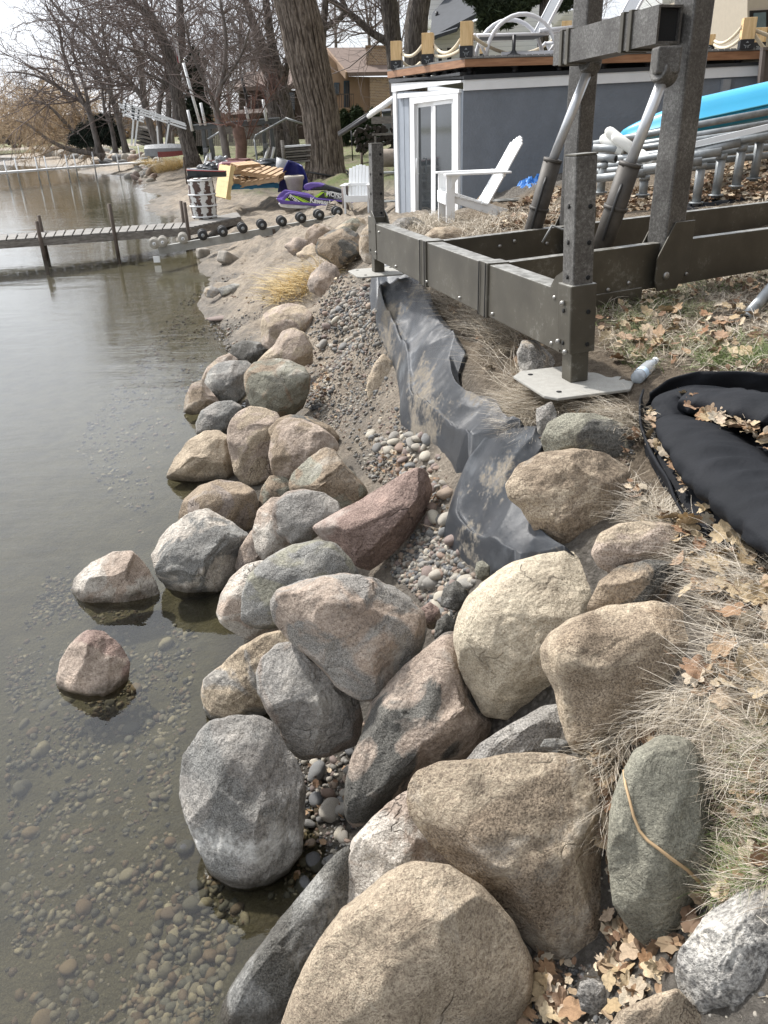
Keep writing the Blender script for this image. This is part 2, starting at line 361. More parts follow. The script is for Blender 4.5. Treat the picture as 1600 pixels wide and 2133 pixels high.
def rockmat(kind, kind2=None, grain=1., band=False, seed=0):
    L, M_, D = [desat(c) for c in ROCKPAL[kind]]; nb = NB(mat('rock_'+kind))
    off = nb.n('ShaderNodeMapping'); off.inputs['Location'].default_value = (seed*3.1, seed*1.7, seed*.9); nb.l(nb.co, off.inputs[0]); co = off.outputs[0]
    sp = nb.noise(190*grain, 5, .75, co); sp2 = nb.noise(75*grain, 4, .7, co); patch = nb.noise(5, 6, .62, co, .6)
    c = nb.ramp(sp, [(.37,D),(.46,M_),(.57,L)])
    c = nb.mix(.42, c, nb.ramp(sp2, [(.38,D),(.5,M_),(.62,L)]))
    if kind2:
        L2, M2, D2 = [desat(c) for c in ROCKPAL[kind2]]
        c2 = nb.ramp(sp, [(.36,D2),(.47,M2),(.6,L2)]); pf = nb.noise(3.2, 5, .55, co, 1.2)
        c = nb.mix(nb.ramp(pf, [(.47,0.),(.53,1.)]), c, c2)
    c = nb.mix(.62, c, nb.ramp(patch, [(.3,(.36,.33,.3)),(.55,(.95,.95,.93)),(.72,(1.25,1.2,1.12))]), 'MULTIPLY')
    if band:
        wv = nb.n('ShaderNodeTexWave', wave_type='BANDS'); wv.inputs['Scale'].default_value = 7; wv.inputs['Distortion'].default_value = 7; wv.inputs['Detail'].default_value = 4; wv.inputs['Detail Scale'].default_value = 1.5
        nb.l(nb.mapping((1,1,2.2), (.5,.6,0), co), wv.inputs['Vector']); c = nb.mix(.22, c, nb.ramp(wv.outputs[1], [(.2,(.4,.38,.34)),(.7,(1.3,1.28,1.2))]), 'MULTIPLY')
    # pale mineral/lichen bloom, and thin cracks
    lich = nb.ramp(nb.noise(2.3, 7, .7, co, .4), [(.56,0.),(.68,1.)]); c = nb.mix(nb.math('MULTIPLY', lich, .4), c, (.66,.63,.56))
    vo = nb.n('ShaderNodeTexVoronoi', feature='DISTANCE_TO_EDGE'); vo.inputs['Scale'].default_value = 4.2
    nb.l(nb.mix(.14, co, nb.n('ShaderNodeTexNoise').outputs[1]), vo.inputs['Vector'])
    ck = nb.ramp(vo.outputs[0], [(0.,1.),(.02,0.)]); ckm = nb.ramp(nb.noise(3, 3, .5, co), [(.56,0.),(.66,1.)]); ck = nb.math('MULTIPLY', ck, ckm)
    c = nb.mix(nb.math('MULTIPLY', ck, .3), c, (.05,.04,.035))
    if seed == 7:   # the white mineral streak across this boulder's foot
        dp = nb.n('ShaderNodeVectorMath', operation='DOT_PRODUCT'); dp.inputs[1].default_value = tuple(UP); nb.l(nb.co, dp.inputs[0])
        e_ = nb.math('ADD', nb.math('MULTIPLY', dp.outputs['Value'], 1.), nb.math('MULTIPLY', nb.noise(7, 6, .7, co), .22))
        st = nb.ramp(nb.math('ADD', e_, .3), [(.25,0.),(.29,.9),(.33,.7),(.37,0.)]); c = nb.mix(nb.math('MULTIPLY', st, nb.ramp(nb.noise(30, 5, .7, co), [(.4,.2),(.6,1.)])), c, (.72,.70,.65))
    geo = nb.n('ShaderNodeNewGeometry'); xyz = nb.n('ShaderNodeSeparateXYZ'); nb.l(geo.outputs['Position'], xyz.inputs[0])
    wet = nb.ramp(nb.math('ADD', nb.math('MULTIPLY', xyz.outputs[2], 3.5), nb.math('MULTIPLY', patch, .5)), [(.36,1.),(.52,0.)])
    c = nb.mix(nb.math('MULTIPLY', wet, .66), c, (.045,.036,.024))
    h = nb.math('ADD', nb.math('ADD', nb.math('MULTIPLY', sp, .22), nb.math('MULTIPLY', nb.noise(38, 6, .65, co), .6)), nb.math('ADD', nb.math('MULTIPLY', nb.noise(12, 6, .65, co, .5), 1.6), nb.math('MULTIPLY', ck, -.5)))
    nb.bump(h, 1., .022)
    return nb.fin(c, nb.ramp(wet, [(0.,.86),(1.,.3)]), 0, .35)

# (label, outline in the photograph, z of centre, kind, kind2, angularity, extra cut planes, thickness)
RK = []
def R(label, poly, z, kind, kind2=None, ang=.25, thick=.85, band=False, cuts=(), grain=1.): RK.append((label, poly, z, kind, kind2, ang, thick, band, cuts, grain))
R('huge smooth tan boulder at the bottom centre of the photo', [(595,2133),(620,2060),(660,1980),(720,1890),(790,1830),(860,1800),(930,1808),(1000,1850),(1060,1920),(1100,2000),(1103,2060),(1080,2133),(1040,2200),(800,2260),(610,2230)], .42,'tan','tan',.08,.8)
R('large coarse tan boulder beside the grey green oval one', [(852,1650),(870,1615),(920,1590),(1000,1590),(1070,1577),(1160,1576),(1210,1584),(1240,1640),(1254,1720),(1268,1830),(1280,1950),(1250,2020),(1210,2042),(1150,2020),(1090,1950),(1040,1880),(980,1830),(900,1760),(860,1700)], .55,'tan','brown',.2,.75,grain=.8)
R('pinkish pale boulder wedged behind the huge smooth tan one', [(724,1860),(725,1800),(735,1750),(780,1700),(850,1650),(900,1690),(960,1780),(1010,1850),(920,1880),(830,1920),(770,1950),(735,1940)], .36,'pink','white',.3,.7)
R('long slate grey boulder sloping into the shallow water', [(440,2150),(480,2060),(520,2000),(580,1920),(640,1850),(690,1790),(725,1757),(732,1800),(725,1870),(700,1930),(670,1990),(630,2070),(610,2150),(560,2240),(440,2240)], .13,'blue','dark',.25,.7)
R('grey green oval boulder with a curved twig across it', [(1268,1780),(1273,1700),(1290,1640),(1320,1570),(1380,1537),(1430,1545),(1462,1580),(1484,1650),(1494,1740),(1494,1850),(1455,1900),(1420,1985),(1390,2000),(1320,1940),(1280,1880)], .72,'green',None,.1,.75,grain=1.3)
R('salt and pepper grey boulder in the bottom right corner', [(1403,2030),(1415,1980),(1480,1900),(1550,1850),(1610,1828),(1700,1850),(1730,2000),(1660,2160),(1520,2190),(1430,2110)], .8,'salt',None,.4,.9,grain=.6)
R('brown boulder cut by the bottom edge beside fallen leaves', [(1230,2190),(1290,2110),(1370,2072),(1410,2062),(1460,2120),(1520,2190),(1430,2250),(1260,2250)], .62,'brown','tan',.25,.7)
R('big dark grey boulder with a white streaked foot standing in water', [(378,1620),(385,1580),(410,1540),(437,1505),(480,1496),(540,1495),(570,1508),(592,1550),(620,1590),(635,1640),(634,1710),(625,1770),(600,1810),(560,1840),(520,1858),(480,1850),(440,1815),(415,1770),(393,1710),(380,1660)], .22,'gray','blue',.34,.85)
R('round grey granite boulder above the dark gap', [(537,1410),(545,1375),(580,1345),(615,1340),(660,1372),(700,1412),(745,1450),(754,1500),(748,1548),(690,1570),(630,1580),(598,1560),(580,1520),(553,1475),(540,1440)], .34,'gray','mauve',.2,.85)
R('pale banded boulder at the waterline beside the grey granite one', [(420,1450),(425,1415),(465,1385),(500,1350),(550,1322),(590,1315),(612,1335),(600,1375),(580,1410),(575,1450),(560,1480),(540,1497),(470,1507),(435,1500)], .16,'gray','tan',.25,.8,band=True)
R('patterned boulder with pink granite patches on dark rock', [(722,1640),(730,1590),(750,1540),(775,1460),(820,1410),(870,1370),(935,1310),(965,1330),(985,1400),(1010,1470),(1050,1500),(1030,1550),(980,1590),(900,1610),(860,1650),(800,1690),(760,1712),(745,1725),(722,1700)], .38,'pink','dark',.35,.8)
R('broad grey pink boulder perched over the pale banded one', [(567,1260),(580,1235),(620,1213),(670,1200),(720,1195),(770,1207),(820,1223),(857,1248),(882,1285),(886,1315),(875,1355),(850,1388),(810,1424),(778,1457),(750,1458),(715,1438),(680,1407),(640,1367),(600,1327),(575,1295)], .62,'pink','gray',.28,.8)
R('big cream boulder beside the black fabric', [(950,1330),(955,1290),(975,1250),(1010,1215),(1060,1180),(1120,1160),(1180,1152),(1220,1163),(1260,1188),(1280,1220),(1275,1290),(1240,1370),(1200,1430),(1155,1455),(1110,1478),(1060,1495),(1010,1487),(985,1440),(963,1390)], .78,'cream','cream',.15,.85)
R('large smooth brown tan boulder fringed by dry grass', [(1130,1355),(1150,1320),(1200,1290),(1270,1268),(1360,1256),(1420,1272),(1474,1320),(1485,1385),(1440,1450),(1375,1505),(1290,1553),(1222,1572),(1190,1552),(1173,1500),(1160,1440),(1135,1390)], .92,'tan','brown',.12,.8)
R('dark speckled boulder deep between the cream and tan ones', [(950,1610),(1000,1550),(1060,1512),(1130,1472),(1165,1468),(1200,1530),(1180,1580),(1080,1620)], .56,'dark','gray',.2,.7)
R('large brown speckled boulder beside the black boom', [(1057,1010),(1078,975),(1130,945),(1200,936),(1262,948),(1318,980),(1330,1040),(1300,1095),(1262,1130),(1205,1150),(1152,1141),(1118,1110),(1090,1060),(1062,1038)], 1.12,'brown','tan',.25,.8,grain=.9)
R('medium tan boulder with a yellow leaf on its edge', [(1235,1150),(1250,1112),(1290,1092),(1350,1086),(1400,1090),(1440,1120),(1440,1165),(1390,1180),(1320,1190),(1270,1192),(1248,1178)], 1.14,'tan','pink',.2,.8)
R('dark brown boulder squeezed between cream and tan ones', [(1225,1265),(1250,1212),(1290,1180),(1350,1168),(1400,1172),(1425,1205),(1410,1260),(1330,1290),(1240,1295)], 1.06,'brown','dark',.2,.75)
R('flat dark grey green boulder under the dry grass', [(1130,915),(1145,880),(1180,862),(1240,862),(1300,885),(1335,910),(1338,955),(1260,960),(1200,950),(1140,948)], 1.25,'dark','green',.15,.8)
R('maroon boulder with a sharp upper edge beside the pebbles', [(650,1097),(700,1068),(750,1042),(800,1012),(840,988),(867,975),(890,987),(901,1020),(887,1065),(852,1117),(812,1157),(772,1186),(750,1181),(700,1143),(670,1120)], .56,'maroon','maroon',.35,.75,cuts=((-.5,.62,.6,.42),))
R('smooth grey green boulder speckled with pale dots', [(505,1290),(507,1240),(522,1198),(560,1163),(610,1136),(660,1127),(697,1135),(727,1165),(746,1197),(735,1230),(690,1260),(620,1290),(580,1308),(535,1310)], .42,'green','blue',.12,.8)
R('pinkish white boulder tucked beside the grey green one', [(453,1275),(460,1240),(480,1205),(512,1178),(550,1168),(560,1230),(570,1290),(580,1312),(560,1326),(525,1333),(480,1312),(460,1297)], .22,'white','pink',.2,.75)
R('rounded grey pink boulder touching the maroon one', [(567,1070),(575,1045),(600,1025),(635,1020),(675,1028),(702,1045),(710,1067),(692,1095),(650,1123),(610,1132),(580,1112)], .48,'mauve','gray',.15,.85)
R('pale pink boulder half hidden behind the rounded grey pink one', [(526,1110),(538,1065),(565,1038),(600,1036),(625,1090),(630,1135),(590,1158),(550,1168),(534,1148)], .32,'pink','white',.2,.75)
R('small mauve boulder below the pale pink one', [(491,1180),(500,1140),(525,1105),(548,1130),(560,1162),(535,1190),(495,1200)], .2,'mauve','pink',.2,.7)
R('sharp edged brown wedge boulder with a pale ridge', [(602,1008),(610,984),(636,960),(677,932),(693,936),(722,970),(760,1012),(766,1027),(746,1053),(711,1061),(680,1048),(640,1032),(606,1024)], .46,'brown','green',.5,.8,cuts=((-.35,.75,.55,.3),(.55,-.1,.8,.35)))
R('small olive brown boulder in the gap beside the wedge', [(538,1055),(545,1018),(562,992),(592,990),(608,1010),(604,1036),(575,1056),(545,1070)], .22,'brown','green',.1,.8)
R('angular white veined grey boulder at the waterline', [(317,1155),(330,1128),(355,1098),(400,1068),(432,1060),(465,1078),(500,1100),(518,1117),(510,1147),(495,1172),(492,1197),(470,1224),(420,1245),(382,1250),(358,1236),(330,1200)], .2,'white','blue',.5,.85,cuts=((-.1,.5,.8,.52),(.7,-.3,.6,.5)))
R('purple brown oval boulder at the water edge', [(374,1073),(385,1040),(415,1012),(455,1001),(500,1005),(527,1022),(537,1050),(535,1080),(518,1103),(470,1112),(400,1105),(376,1090)], .18,'mauve','brown',.15,.85)
R('tan wedge boulder with its point in the water', [(346,993),(365,955),(390,922),(425,899),(455,897),(478,911),(490,940),(493,972),(485,997),(420,1012),(350,998)], .16,'tan','tan',.35,.8,cuts=((.1,-.75,.55,.5),))
R('tall orange and pink boulder with a broken face', [(473,909),(481,879),(496,858),(520,846),(550,850),(580,865),(583,882),(574,910),(568,945),(570,988),(552,1014),(531,1024),(509,1014),(490,984),(479,942)], .28,'pink','tan',.5,.8,cuts=((.3,-.4,.8,.42),))
R('rough pink brown boulder with grit in its hollow', [(561,946),(567,914),(578,886),(597,872),(627,872),(662,887),(696,914),(706,930),(690,960),(650,985),(614,1000),(603,1003),(588,1004),(569,985)], .4,'pink','brown',.3,.8)
R('dark gritty boulder half buried behind the rough pink one', [(560,895),(580,872),(605,864),(650,870),(690,890),(708,912),(690,930),(620,930),(570,920)], .36,'dark','brown',.2,.7)
R('blue grey boulder at the waterline above the tan wedge', [(409,882),(420,856),(449,838),(482,835),(503,847),(502,875),(480,905),(445,908),(411,905)], .12,'blue','gray',.2,.8)
R('mossy brown boulder with a tuft of grass on its flank', [(511,798),(510,780),(530,756),(569,748),(602,750),(632,765),(646,785),(642,817),(630,849),(610,866),(580,869),(524,843),(515,820)], .36,'brown','green',.3,.9)
R('tan boulder leaning on the mossy brown one', [(531,760),(550,738),(572,718),(587,691),(610,683),(634,694),(649,721),(650,750),(625,768),(587,765),(550,768)], .4,'tan','pink',.3,.8)
R('pink freckled boulder under the straw clump', [(544,678),(550,655),(569,641),(602,632),(633,638),(650,657),(648,690),(620,712),(590,722),(565,728),(547,718)], .38,'pink','tan',.25,.8)
R('dark slate boulder in front of the freckled one', [(478,742),(485,720),(509,709),(542,713),(560,728),(556,745),(530,760),(486,758)], .18,'blue','dark',.25,.8)
R('large grey boulder on the waterline below the slate one', [(425,802),(432,777),(452,758),(479,752),(514,753),(529,764),(524,795),(512,822),(498,838),(465,838),(436,832)], .16,'blue','gray',.25,.85)
R('thin tan boulder behind the large grey one', [(418,795),(432,765),(455,745),(478,736),(495,750),(480,780),(440,805)], .1,'tan','pink',.25,.7)
R('small brown boulder at the outer tip of the waterline', [(383,858),(387,825),(400,800),(420,792),(442,818),(458,838),(440,856),(400,864)], .08,'brown','pink',.35,.8)
R('grey boulder half buried in the sandy gully', [(748,742),(760,721),(782,703),(797,725),(798,755),(780,785),(755,785)], .62,'gray','green',.15,.55)
R('smooth grey slab lying against the black fabric', [(764,802),(778,762),(797,738),(818,755),(820,795),(806,830),(768,835)], .64,'gray','tan',.15,.5)
R('round grey pink boulder below the dark brown one', [(641,592),(648,570),(677,544),(701,555),(709,577),(705,610),(677,622),(646,607)], .72,'mauve','pink',.2,.9)
R('dark brown boulder on top of the bank beside the lift', [(657,517),(665,496),(690,480),(725,476),(745,486),(754,509),(752,532),(731,548),(706,559),(681,542),(661,529)], .98,'brown','dark',.25,.9)
R('pale pink boulder left of the dark brown one', [(625,529),(634,515),(650,507),(665,517),(685,540),(672,552),(640,555),(628,542)], .78,'pink','tan',.25,.8)
R('small round pink boulder at the end of the bank row', [(598,510),(609,496),(625,494),(641,502),(643,517),(631,529),(612,532),(600,523)], .7,'pink','mauve',.15,.85)
R('brown boulder behind the pale pink one', [(634,502),(640,480),(655,467),(675,467),(690,480),(675,502),(650,510)], .82,'brown','pink',.25,.8)
R('tan slab boulder sloping up beside the white chair', [(686,487),(709,468),(737,452),(757,455),(764,469),(752,484),(725,490),(694,492)], .9,'tan','green',.3,.7)
R('tan boulder behind the far lift leg', [(748,503),(755,480),(770,467),(790,478),(798,520),(790,552),(760,547),(750,528)], 1.08,'tan','white',.3,.8)
R('pink brown boulder resting alone at the edge of the shallows', [(148,1232),(155,1205),(190,1175),(235,1151),(275,1149),(300,1175),(325,1215),(332,1250),(300,1268),(200,1275),(158,1256)], .07,'white','pink',.35,.8)
R('lone rounded pink boulder surrounded by water', [(119,1420),(125,1380),(145,1345),(180,1314),(215,1317),(250,1345),(269,1380),(265,1420),(245,1450),(185,1462),(135,1448)], .08,'pink','maroon',.3,.85)
R('pale scuffed boulder in front of the near lift plate', [(1076,735),(1088,711),(1115,708),(1150,742),(1162,770),(1110,790),(1085,778)], 1.34,'tan','gray',.25,.8)
R('narrow pale stone under the near lift plate', [(1117,852),(1150,838),(1166,878),(1140,915),(1120,900)], 1.27,'tan','gray',.3,.8)
R('small white stone tangled in roots at the bottom', [(1203,2070),(1210,2045),(1235,2038),(1260,2055),(1265,2090),(1240,2115),(1212,2105)], .55,'white','gray',.2,.9)
R('low grey boulder behind the far end of the steel frame', [(812,472),(830,455),(862,452),(885,465),(880,490),(830,492)], 1.13,'gray','dark',.2,.8)
R('rounded tan boulder inside the steel frame corner', [(885,490),(905,474),(945,472),(975,482),(985,500),(940,512),(895,508)], 1.2,'tan','brown',.15,.8)
R('stub of weathered boulder beside the deck building', [(985,425),(1000,408),(1018,400),(1030,415),(1020,435),(990,440)], 1.2,'gray','brown',.3,.8)
R('dark basalt stone at the foot of the grey pink boulder', [(918,1262),(925,1225),(950,1210),(972,1225),(975,1255),(950,1272)], .56,'dark','blue',.35,.85)
R('brown cobble beside the broad grey pink boulder', [(874,1300),(876,1268),(895,1255),(915,1268),(918,1295),(900,1310)], .52,'brown','maroon',.2,.85)
R('near black cobble in the gap under the brown one', [(905,1330),(910,1295),(930,1278),(950,1295),(945,1325),(925,1340)], .5,'dark',None,.2,.85)
R('bluish grey stone lodged between three boulders', [(1126,1555),(1135,1540),(1160,1538),(1185,1545),(1190,1570),(1150,1575)], .7,'blue',None,.3,.85)
R('smooth grey cobble resting on the black fabric', [(990,1190),(993,1172),(1006,1168),(1020,1180),(1020,1200),(1005,1210),(993,1203)], .8,'green',None,.05,.9)
R('round pale stone at the end of the wet sand', [(424,610),(428,599),(440,595),(453,601),(456,612),(443,620),(430,619)], .17,'tan','gray',.25,.9)
R('long grey green stone lying next to the round pale one', [(457,607),(462,598),(485,591),(500,592),(501,603),(482,613),(462,617)], .19,'green','blue',.3,.8)

def rock_object(i, label, poly, zc_in, kind, kind2, ang, thick, band, cuts, grain, sub=5, group=None, name='boulder', cat='boulder'):
    rng = random.Random(i*7+3); zc = zc_in+(.06 if .3 < zc_in < .75 and i not in (0,1,2) else 0)+(.05 if poly[0][1] < 880 and zc_in < .5 else 0)
    P2 = np.array(poly, float); cx, cy = (P2.min(0)+P2.max(0))/2; cx, cy = .5*cx+.5*P2[:,0].mean(), .5*cy+.5*P2[:,1].mean()
    C3 = PZ(cx, cy, zc); dep = float((C3-CAM)@FW); k = dep/F0
    fwd = (C3-CAM)/np.linalg.norm(C3-CAM)
    # outline radius per direction
    th = np.linspace(-math.pi, math.pi, 181); rr = []
    A = P2-np.array([cx, cy]); B = np.roll(A, -1, 0)
    for t in th:
        d = np.array([math.cos(t), -math.sin(t)]); best = 1.
        for a, b in zip(A, B):
            e = b-a; den = d[0]*e[1]-d[1]*e[0]
            if abs(den) < 1e-9: continue
            s = (a[0]*e[1]-a[1]*e[0])/den; u = (a[0]*d[1]-a[1]*d[0])/den
            if s > 0 and -1e-6 <= u <= 1+1e-6: best = max(best, s)
        rr.append(best)
    rr = np.array(rr)
    ker = np.array([.3,1,2,1,.3]); ker /= ker.sum(); rr = np.convolve(np.r_[rr[-3:-1], rr, rr[1:3]], ker, 'valid')*1.045
    rmean = rr.mean(); rd = thick*k*(0.55*rmean+.45*rr.min())
    bm = bmesh.new(); bmesh.ops.create_icosphere(bm, subdivisions=sub, radius=1.)
    R3 = np.cross(np.cross(fwd, [0,0,1.]), fwd); # up-ish
    # keep the picture's axes so the outline stays put, depth axis along the line of sight
    ax_u = RT; ax_v = UP; ax_w = -fwd
    S = k*rmean; nz = rng.random()*100
    planes = []
    for c in cuts: planes.append((Vector(c[:3]).normalized(), c[3]))
    ang_ = min(.6, ang*1.25+.08); nf = int(5+ang_*16)
    for _ in range(nf):
        v = Vector((rng.gauss(0,1), rng.gauss(0,1), abs(rng.gauss(0,1))*1.2+.15)).normalized()
        planes.append((v, 1.0-ang_*rng.uniform(.2,.62)))
    exps = .82+.1*rng.random(); QL = []
    for v in bm.verts:
        d = v.co.normalized()
        q = Vector((math.copysign(abs(d.x)**exps, d.x), math.copysign(abs(d.y)**exps, d.y), math.copysign(abs(d.z)**exps, d.z)))
        L = (abs(q.x)**2.3+abs(q.y)**2.3+abs(q.z)**2.3)**(1/2.3); q /= L
        # faceting: press the body against a few planes, softly
        for n, h in planes:
            e = q.dot(n)-h
            if e > 0: q -= n*(e*.93)
        QL.append((v, d, q))
    nb_ = 90; mxr = np.zeros(nb_)
    for v, d, q in QL:
        j = int((math.atan2(q.y, q.x)+math.pi)/(2*math.pi)*nb_) % nb_; mxr[j] = max(mxr[j], math.hypot(q.x, q.y))
    mxr = np.convolve(np.r_[mxr[-2:], mxr, mxr[:2]], np.ones(5)/5, 'valid'); mxr = np.clip(mxr, .3, 2)
    for v, d, q in QL:
        t = math.atan2(q.y, q.x); fj = (t+math.pi)/(2*math.pi)*nb_-.5; j0 = int(math.floor(fj)); fu = fj-j0; mr = mxr[j0 % nb_]*(1-fu)+mxr[(j0+1) % nb_]*fu
        rho = math.hypot(q.x, q.y)/mr
        R_ = float(np.interp(t, th, rr))*k
        nd = d*1.6+Vector((nz, nz*.3, 0))
        st_ = mnoise.noise(nd*1.15+Vector((7,1,3))); st_ = max(0, min(1, (st_+.02)/.07)); st2 = mnoise.noise(nd*2.3+Vector((1,8,3))); st2 = max(0, min(1, (st2-.12)/.06))
        disp = 1-ang_*(.085*st_+.05*st2)+.05*mnoise.fractal(nd, 1., 2., 4)+(.05+.05*ang)*(mnoise.noise(nd*.8))
        fine = .020*mnoise.fractal(nd*3.4, .8, 2., 5)*(.35+ang)+.03*ang*min(0, mnoise.noise(nd*2.2)+.1)
        rad_ = rho*R_*(1+fine+.25*(disp-1)); zz = q.z*rd*disp*(1+fine)
        w = np.array([math.cos(t)*rad_, math.sin(t)*rad_, zz])
        # perspective: pieces nearer the camera are drawn larger, so shrink the outline a touch there
        w[:2] *= 1-max(0, zz)/dep
        v.co = Vector((ax_u*w[0]+ax_v*w[1]+ax_w*w[2]).tolist())
    me = bpy.data.meshes.new(name); bm.to_mesh(me); bm.free()
    me.polygons.foreach_set('use_smooth', [True]*len(me.polygons))
    o = link(bpy.data.objects.new(name, me)); o.location = V(C3)
    return tag(o, label, cat, group)
for i, r in enumerate(RK):
    w_ = max(p[0] for p in r[1])-min(p[0] for p in r[1])
    small = w_ < 45
    o = rock_object(i, *r, sub=(6 if w_ > 170 else 5 if w_ > 60 else 4), group='boulders heaped along the eroded lake shore')
    o.data.materials.append(rockmat(r[3], r[4], r[9]*(1 if w_ > 120 else .8), r[7], i))

#@@GRAVEL
def inpoly(x, y, poly):
    r = np.zeros(x.shape, bool); n = len(poly)
    for i in range(n):
        x1, y1 = poly[i]; x2, y2 = poly[(i+1) % n]
        c = ((y1 > y) != (y2 > y)) & (x < (x2-x1)*(y-y1)/(y2-y1+1e-12)+x1); r ^= c
    return r
def region(pxpoly, n, rng, z=None):
    """n random ground points inside the patch outlined in the photograph"""
    W = [hit(*p) if z is None else PZ(p[0], p[1], z) for p in pxpoly]; W = [(p[0], p[1]) for p in W]; A = np.array(W)
    X = np.empty(0); Y = np.empty(0)
    while len(X) < n:
        x = rng.uniform(A[:,0].min(), A[:,0].max(), n*3); y = rng.uniform(A[:,1].min(), A[:,1].max(), n*3)
        k = inpoly(x, y, W); X = np.r_[X, x[k]]; Y = np.r_[Y, y[k]]
    return X[:n], Y[:n]
def ico(sub):
    bm = bmesh.new(); bmesh.ops.create_icosphere(bm, subdivisions=sub, radius=1); v = np.array([a.co[:] for a in bm.verts]); f = np.array([[b.index for b in a.verts] for a in bm.faces]); bm.free(); return v, f
ICO = {1: ico(1), 2: ico(2), 3: ico(3)}
def rotmats(n, rng, flat=.5):
    a = rng.uniform(0, 2*np.pi, n); b = rng.normal(0, flat, n); c = rng.normal(0, flat, n)
    ca, sa, cb, sb, cc, sc_ = np.cos(a), np.sin(a), np.cos(b), np.sin(b), np.cos(c), np.sin(c); z = np.zeros(n); o = np.ones(n)
    Rz = np.stack([ca,-sa,z,sa,ca,z,z,z,o], -1).reshape(n,3,3); Rx = np.stack([o,z,z,z,cb,-sb,z,sb,cb], -1).reshape(n,3,3); Ry = np.stack([cc,z,sc_,z,o,z,-sc_,z,cc], -1).reshape(n,3,3)
    return Rz@Rx@Ry
PEB = np.array([(.30,.275,.235),(.23,.215,.19),(.16,.155,.145),(.10,.10,.10),(.27,.21,.16),(.38,.345,.28),(.22,.16,.125),(.17,.17,.165),(.33,.30,.25),(.2,.155,.135),(.24,.225,.2)])*1.05
def stones_mesh(name, X, Y, size, rng, sub=1, sink=.3, tint=1., label=None):
    n = len(X); v, f = ICO[sub]; Z = terr0(X, Y)
    sc3 = size[:,None]*np.stack([rng.uniform(.8,1.25,n), rng.uniform(.6,1.,n), rng.uniform(.38,.75,n)], -1)
    J = 1+rng.normal(0, .10, (n, len(v), 1)); vv = v[None]*J*sc3[:,None,:]; Rm = rotmats(n, rng, .35)
    vv = np.einsum('nij,nvj->nvi', Rm, vv)+np.stack([X, Y, Z+sc3[:,2]*(1-sink)-.003], -1)[:,None,:]
    ff = (f[None]+(np.arange(n)*len(v))[:,None,None]).reshape(-1, 3)
    me = bpy.data.meshes.new(name); V_ = vv.reshape(-1, 3)
    me.vertices.add(len(V_)); me.vertices.foreach_set('co', V_.astype(np.float32).ravel()); me.loops.add(ff.size); me.loops.foreach_set('vertex_index', ff.astype(np.int32).ravel())
    me.polygons.add(len(ff)); me.polygons.foreach_set('loop_start', np.arange(0, ff.size, 3, dtype=np.int32)); me.polygons.foreach_set('use_smooth', np.ones(len(ff), bool)); me.update(); me.validate()
    o = link(bpy.data.objects.new(name, me)); c = PEB[rng.integers(0, len(PEB), n)]*rng.uniform(.5,.95,(n,1))*tint
    cc = np.repeat(np.c_[c, np.ones(n)], len(v), 0); setcol(o, 'col', cc); return o
nb = NB(mat('pebble')); at = nb.n('ShaderNodeVertexColor', layer_name='col')
_sp = nb.noise(260, 4, .7); _pc = nb.mix(.6, at.outputs[0], nb.ramp(_sp, [(.35,.45),(.6,1.25)]), 'MULTIPLY'); nb.bump(nb.noise(90, 5, .7), .4, .004); PEBM = nb.fin(_pc, .75, 0, .35)
nb = NB(mat('cobble')); oi = nb.n('ShaderNodeObjectInfo'); _r = nb.n('ShaderNodeValToRGB'); _r.color_ramp.interpolation = 'CONSTANT'
_e = _r.color_ramp.elements
while len(_e) < 11: _e.new(.5)
for _i in range(11): _e[_i].position = _i/11; _e[_i].color = (*PEB[_i], 1)
nb.l(oi.outputs['Random'], _r.inputs[0]); _pc = nb.mix(.7, _r.outputs[0], nb.ramp(nb.noise(120, 5, .7), [(.35,.45),(.6,1.3)]), 'MULTIPLY'); _pc = nb.mix(.4, _pc, nb.ramp(nb.noise(14, 4, .6), [(.35,.6),(.6,1.2)]), 'MULTIPLY')
nb.bump(nb.noise(60, 5, .7), .5, .006); COBM = nb.fin(_pc, .75, 0, .35)
g = np.random.default_rng(5)
GULLY = [(690,600),(770,600),(790,720),(830,860),(900,930),(940,1000),(930,1130),(1000,1200),(960,1260),(900,1300),(870,1200),(880,1000),(780,1010),(700,900),(640,850),(640,720),(670,640)]
UPPER = [(680,640),(790,590),(800,720),(760,760),(700,740)]
LOWER = [(880,1080),(930,1130),(1000,1200),(960,1260),(910,1330),(880,1250),(800,1180),(860,1120)]
GAPS = [(600,1480),(760,1480),(760,1760),(640,1860),(560,1880),(620,1700)]
BEACH = [(440,620),(560,560),(560,700),(480,740),(440,700)]
NEARG = [(1000,2133),(1100,2000),(1280,2000),(1400,2060),(1300,2133)]
for poly, n, smin, smax, sub in ((GULLY,5600,.005,.022,1),(UPPER,950,.010,.034,1),(LOWER,1500,.006,.024,1),(GAPS,1300,.006,.02,1),(BEACH,1600,.006,.02,1),(NEARG,500,.004,.012,1)):
    X, Y = region(poly, int(n*1.3), g); vv_ = np.array([mnoise.noise(Vector((x*2.2, y*1.3, 5))) for x, y in zip(X, Y)]); kk_ = vv_ > g.normal(-.18, .22, len(X)); X, Y, vv_ = X[kk_], Y[kk_], vv_[kk_]; n = len(X); s = smin*(smax/smin)**(g.random(n)**(2.4-vv_))*np.where(Y > 6, 1.35, 1.)
    o = stones_mesh('gravel', X, Y, s, g, sub); o.data.materials.append(PEBM); o['kind'] = 'stuff'
WIDE = [(560,600),(700,560),(790,600),(840,860),(950,1000),(930,1130),(1000,1200),(960,1300),(860,1200),(760,960),(640,860),(560,720)]
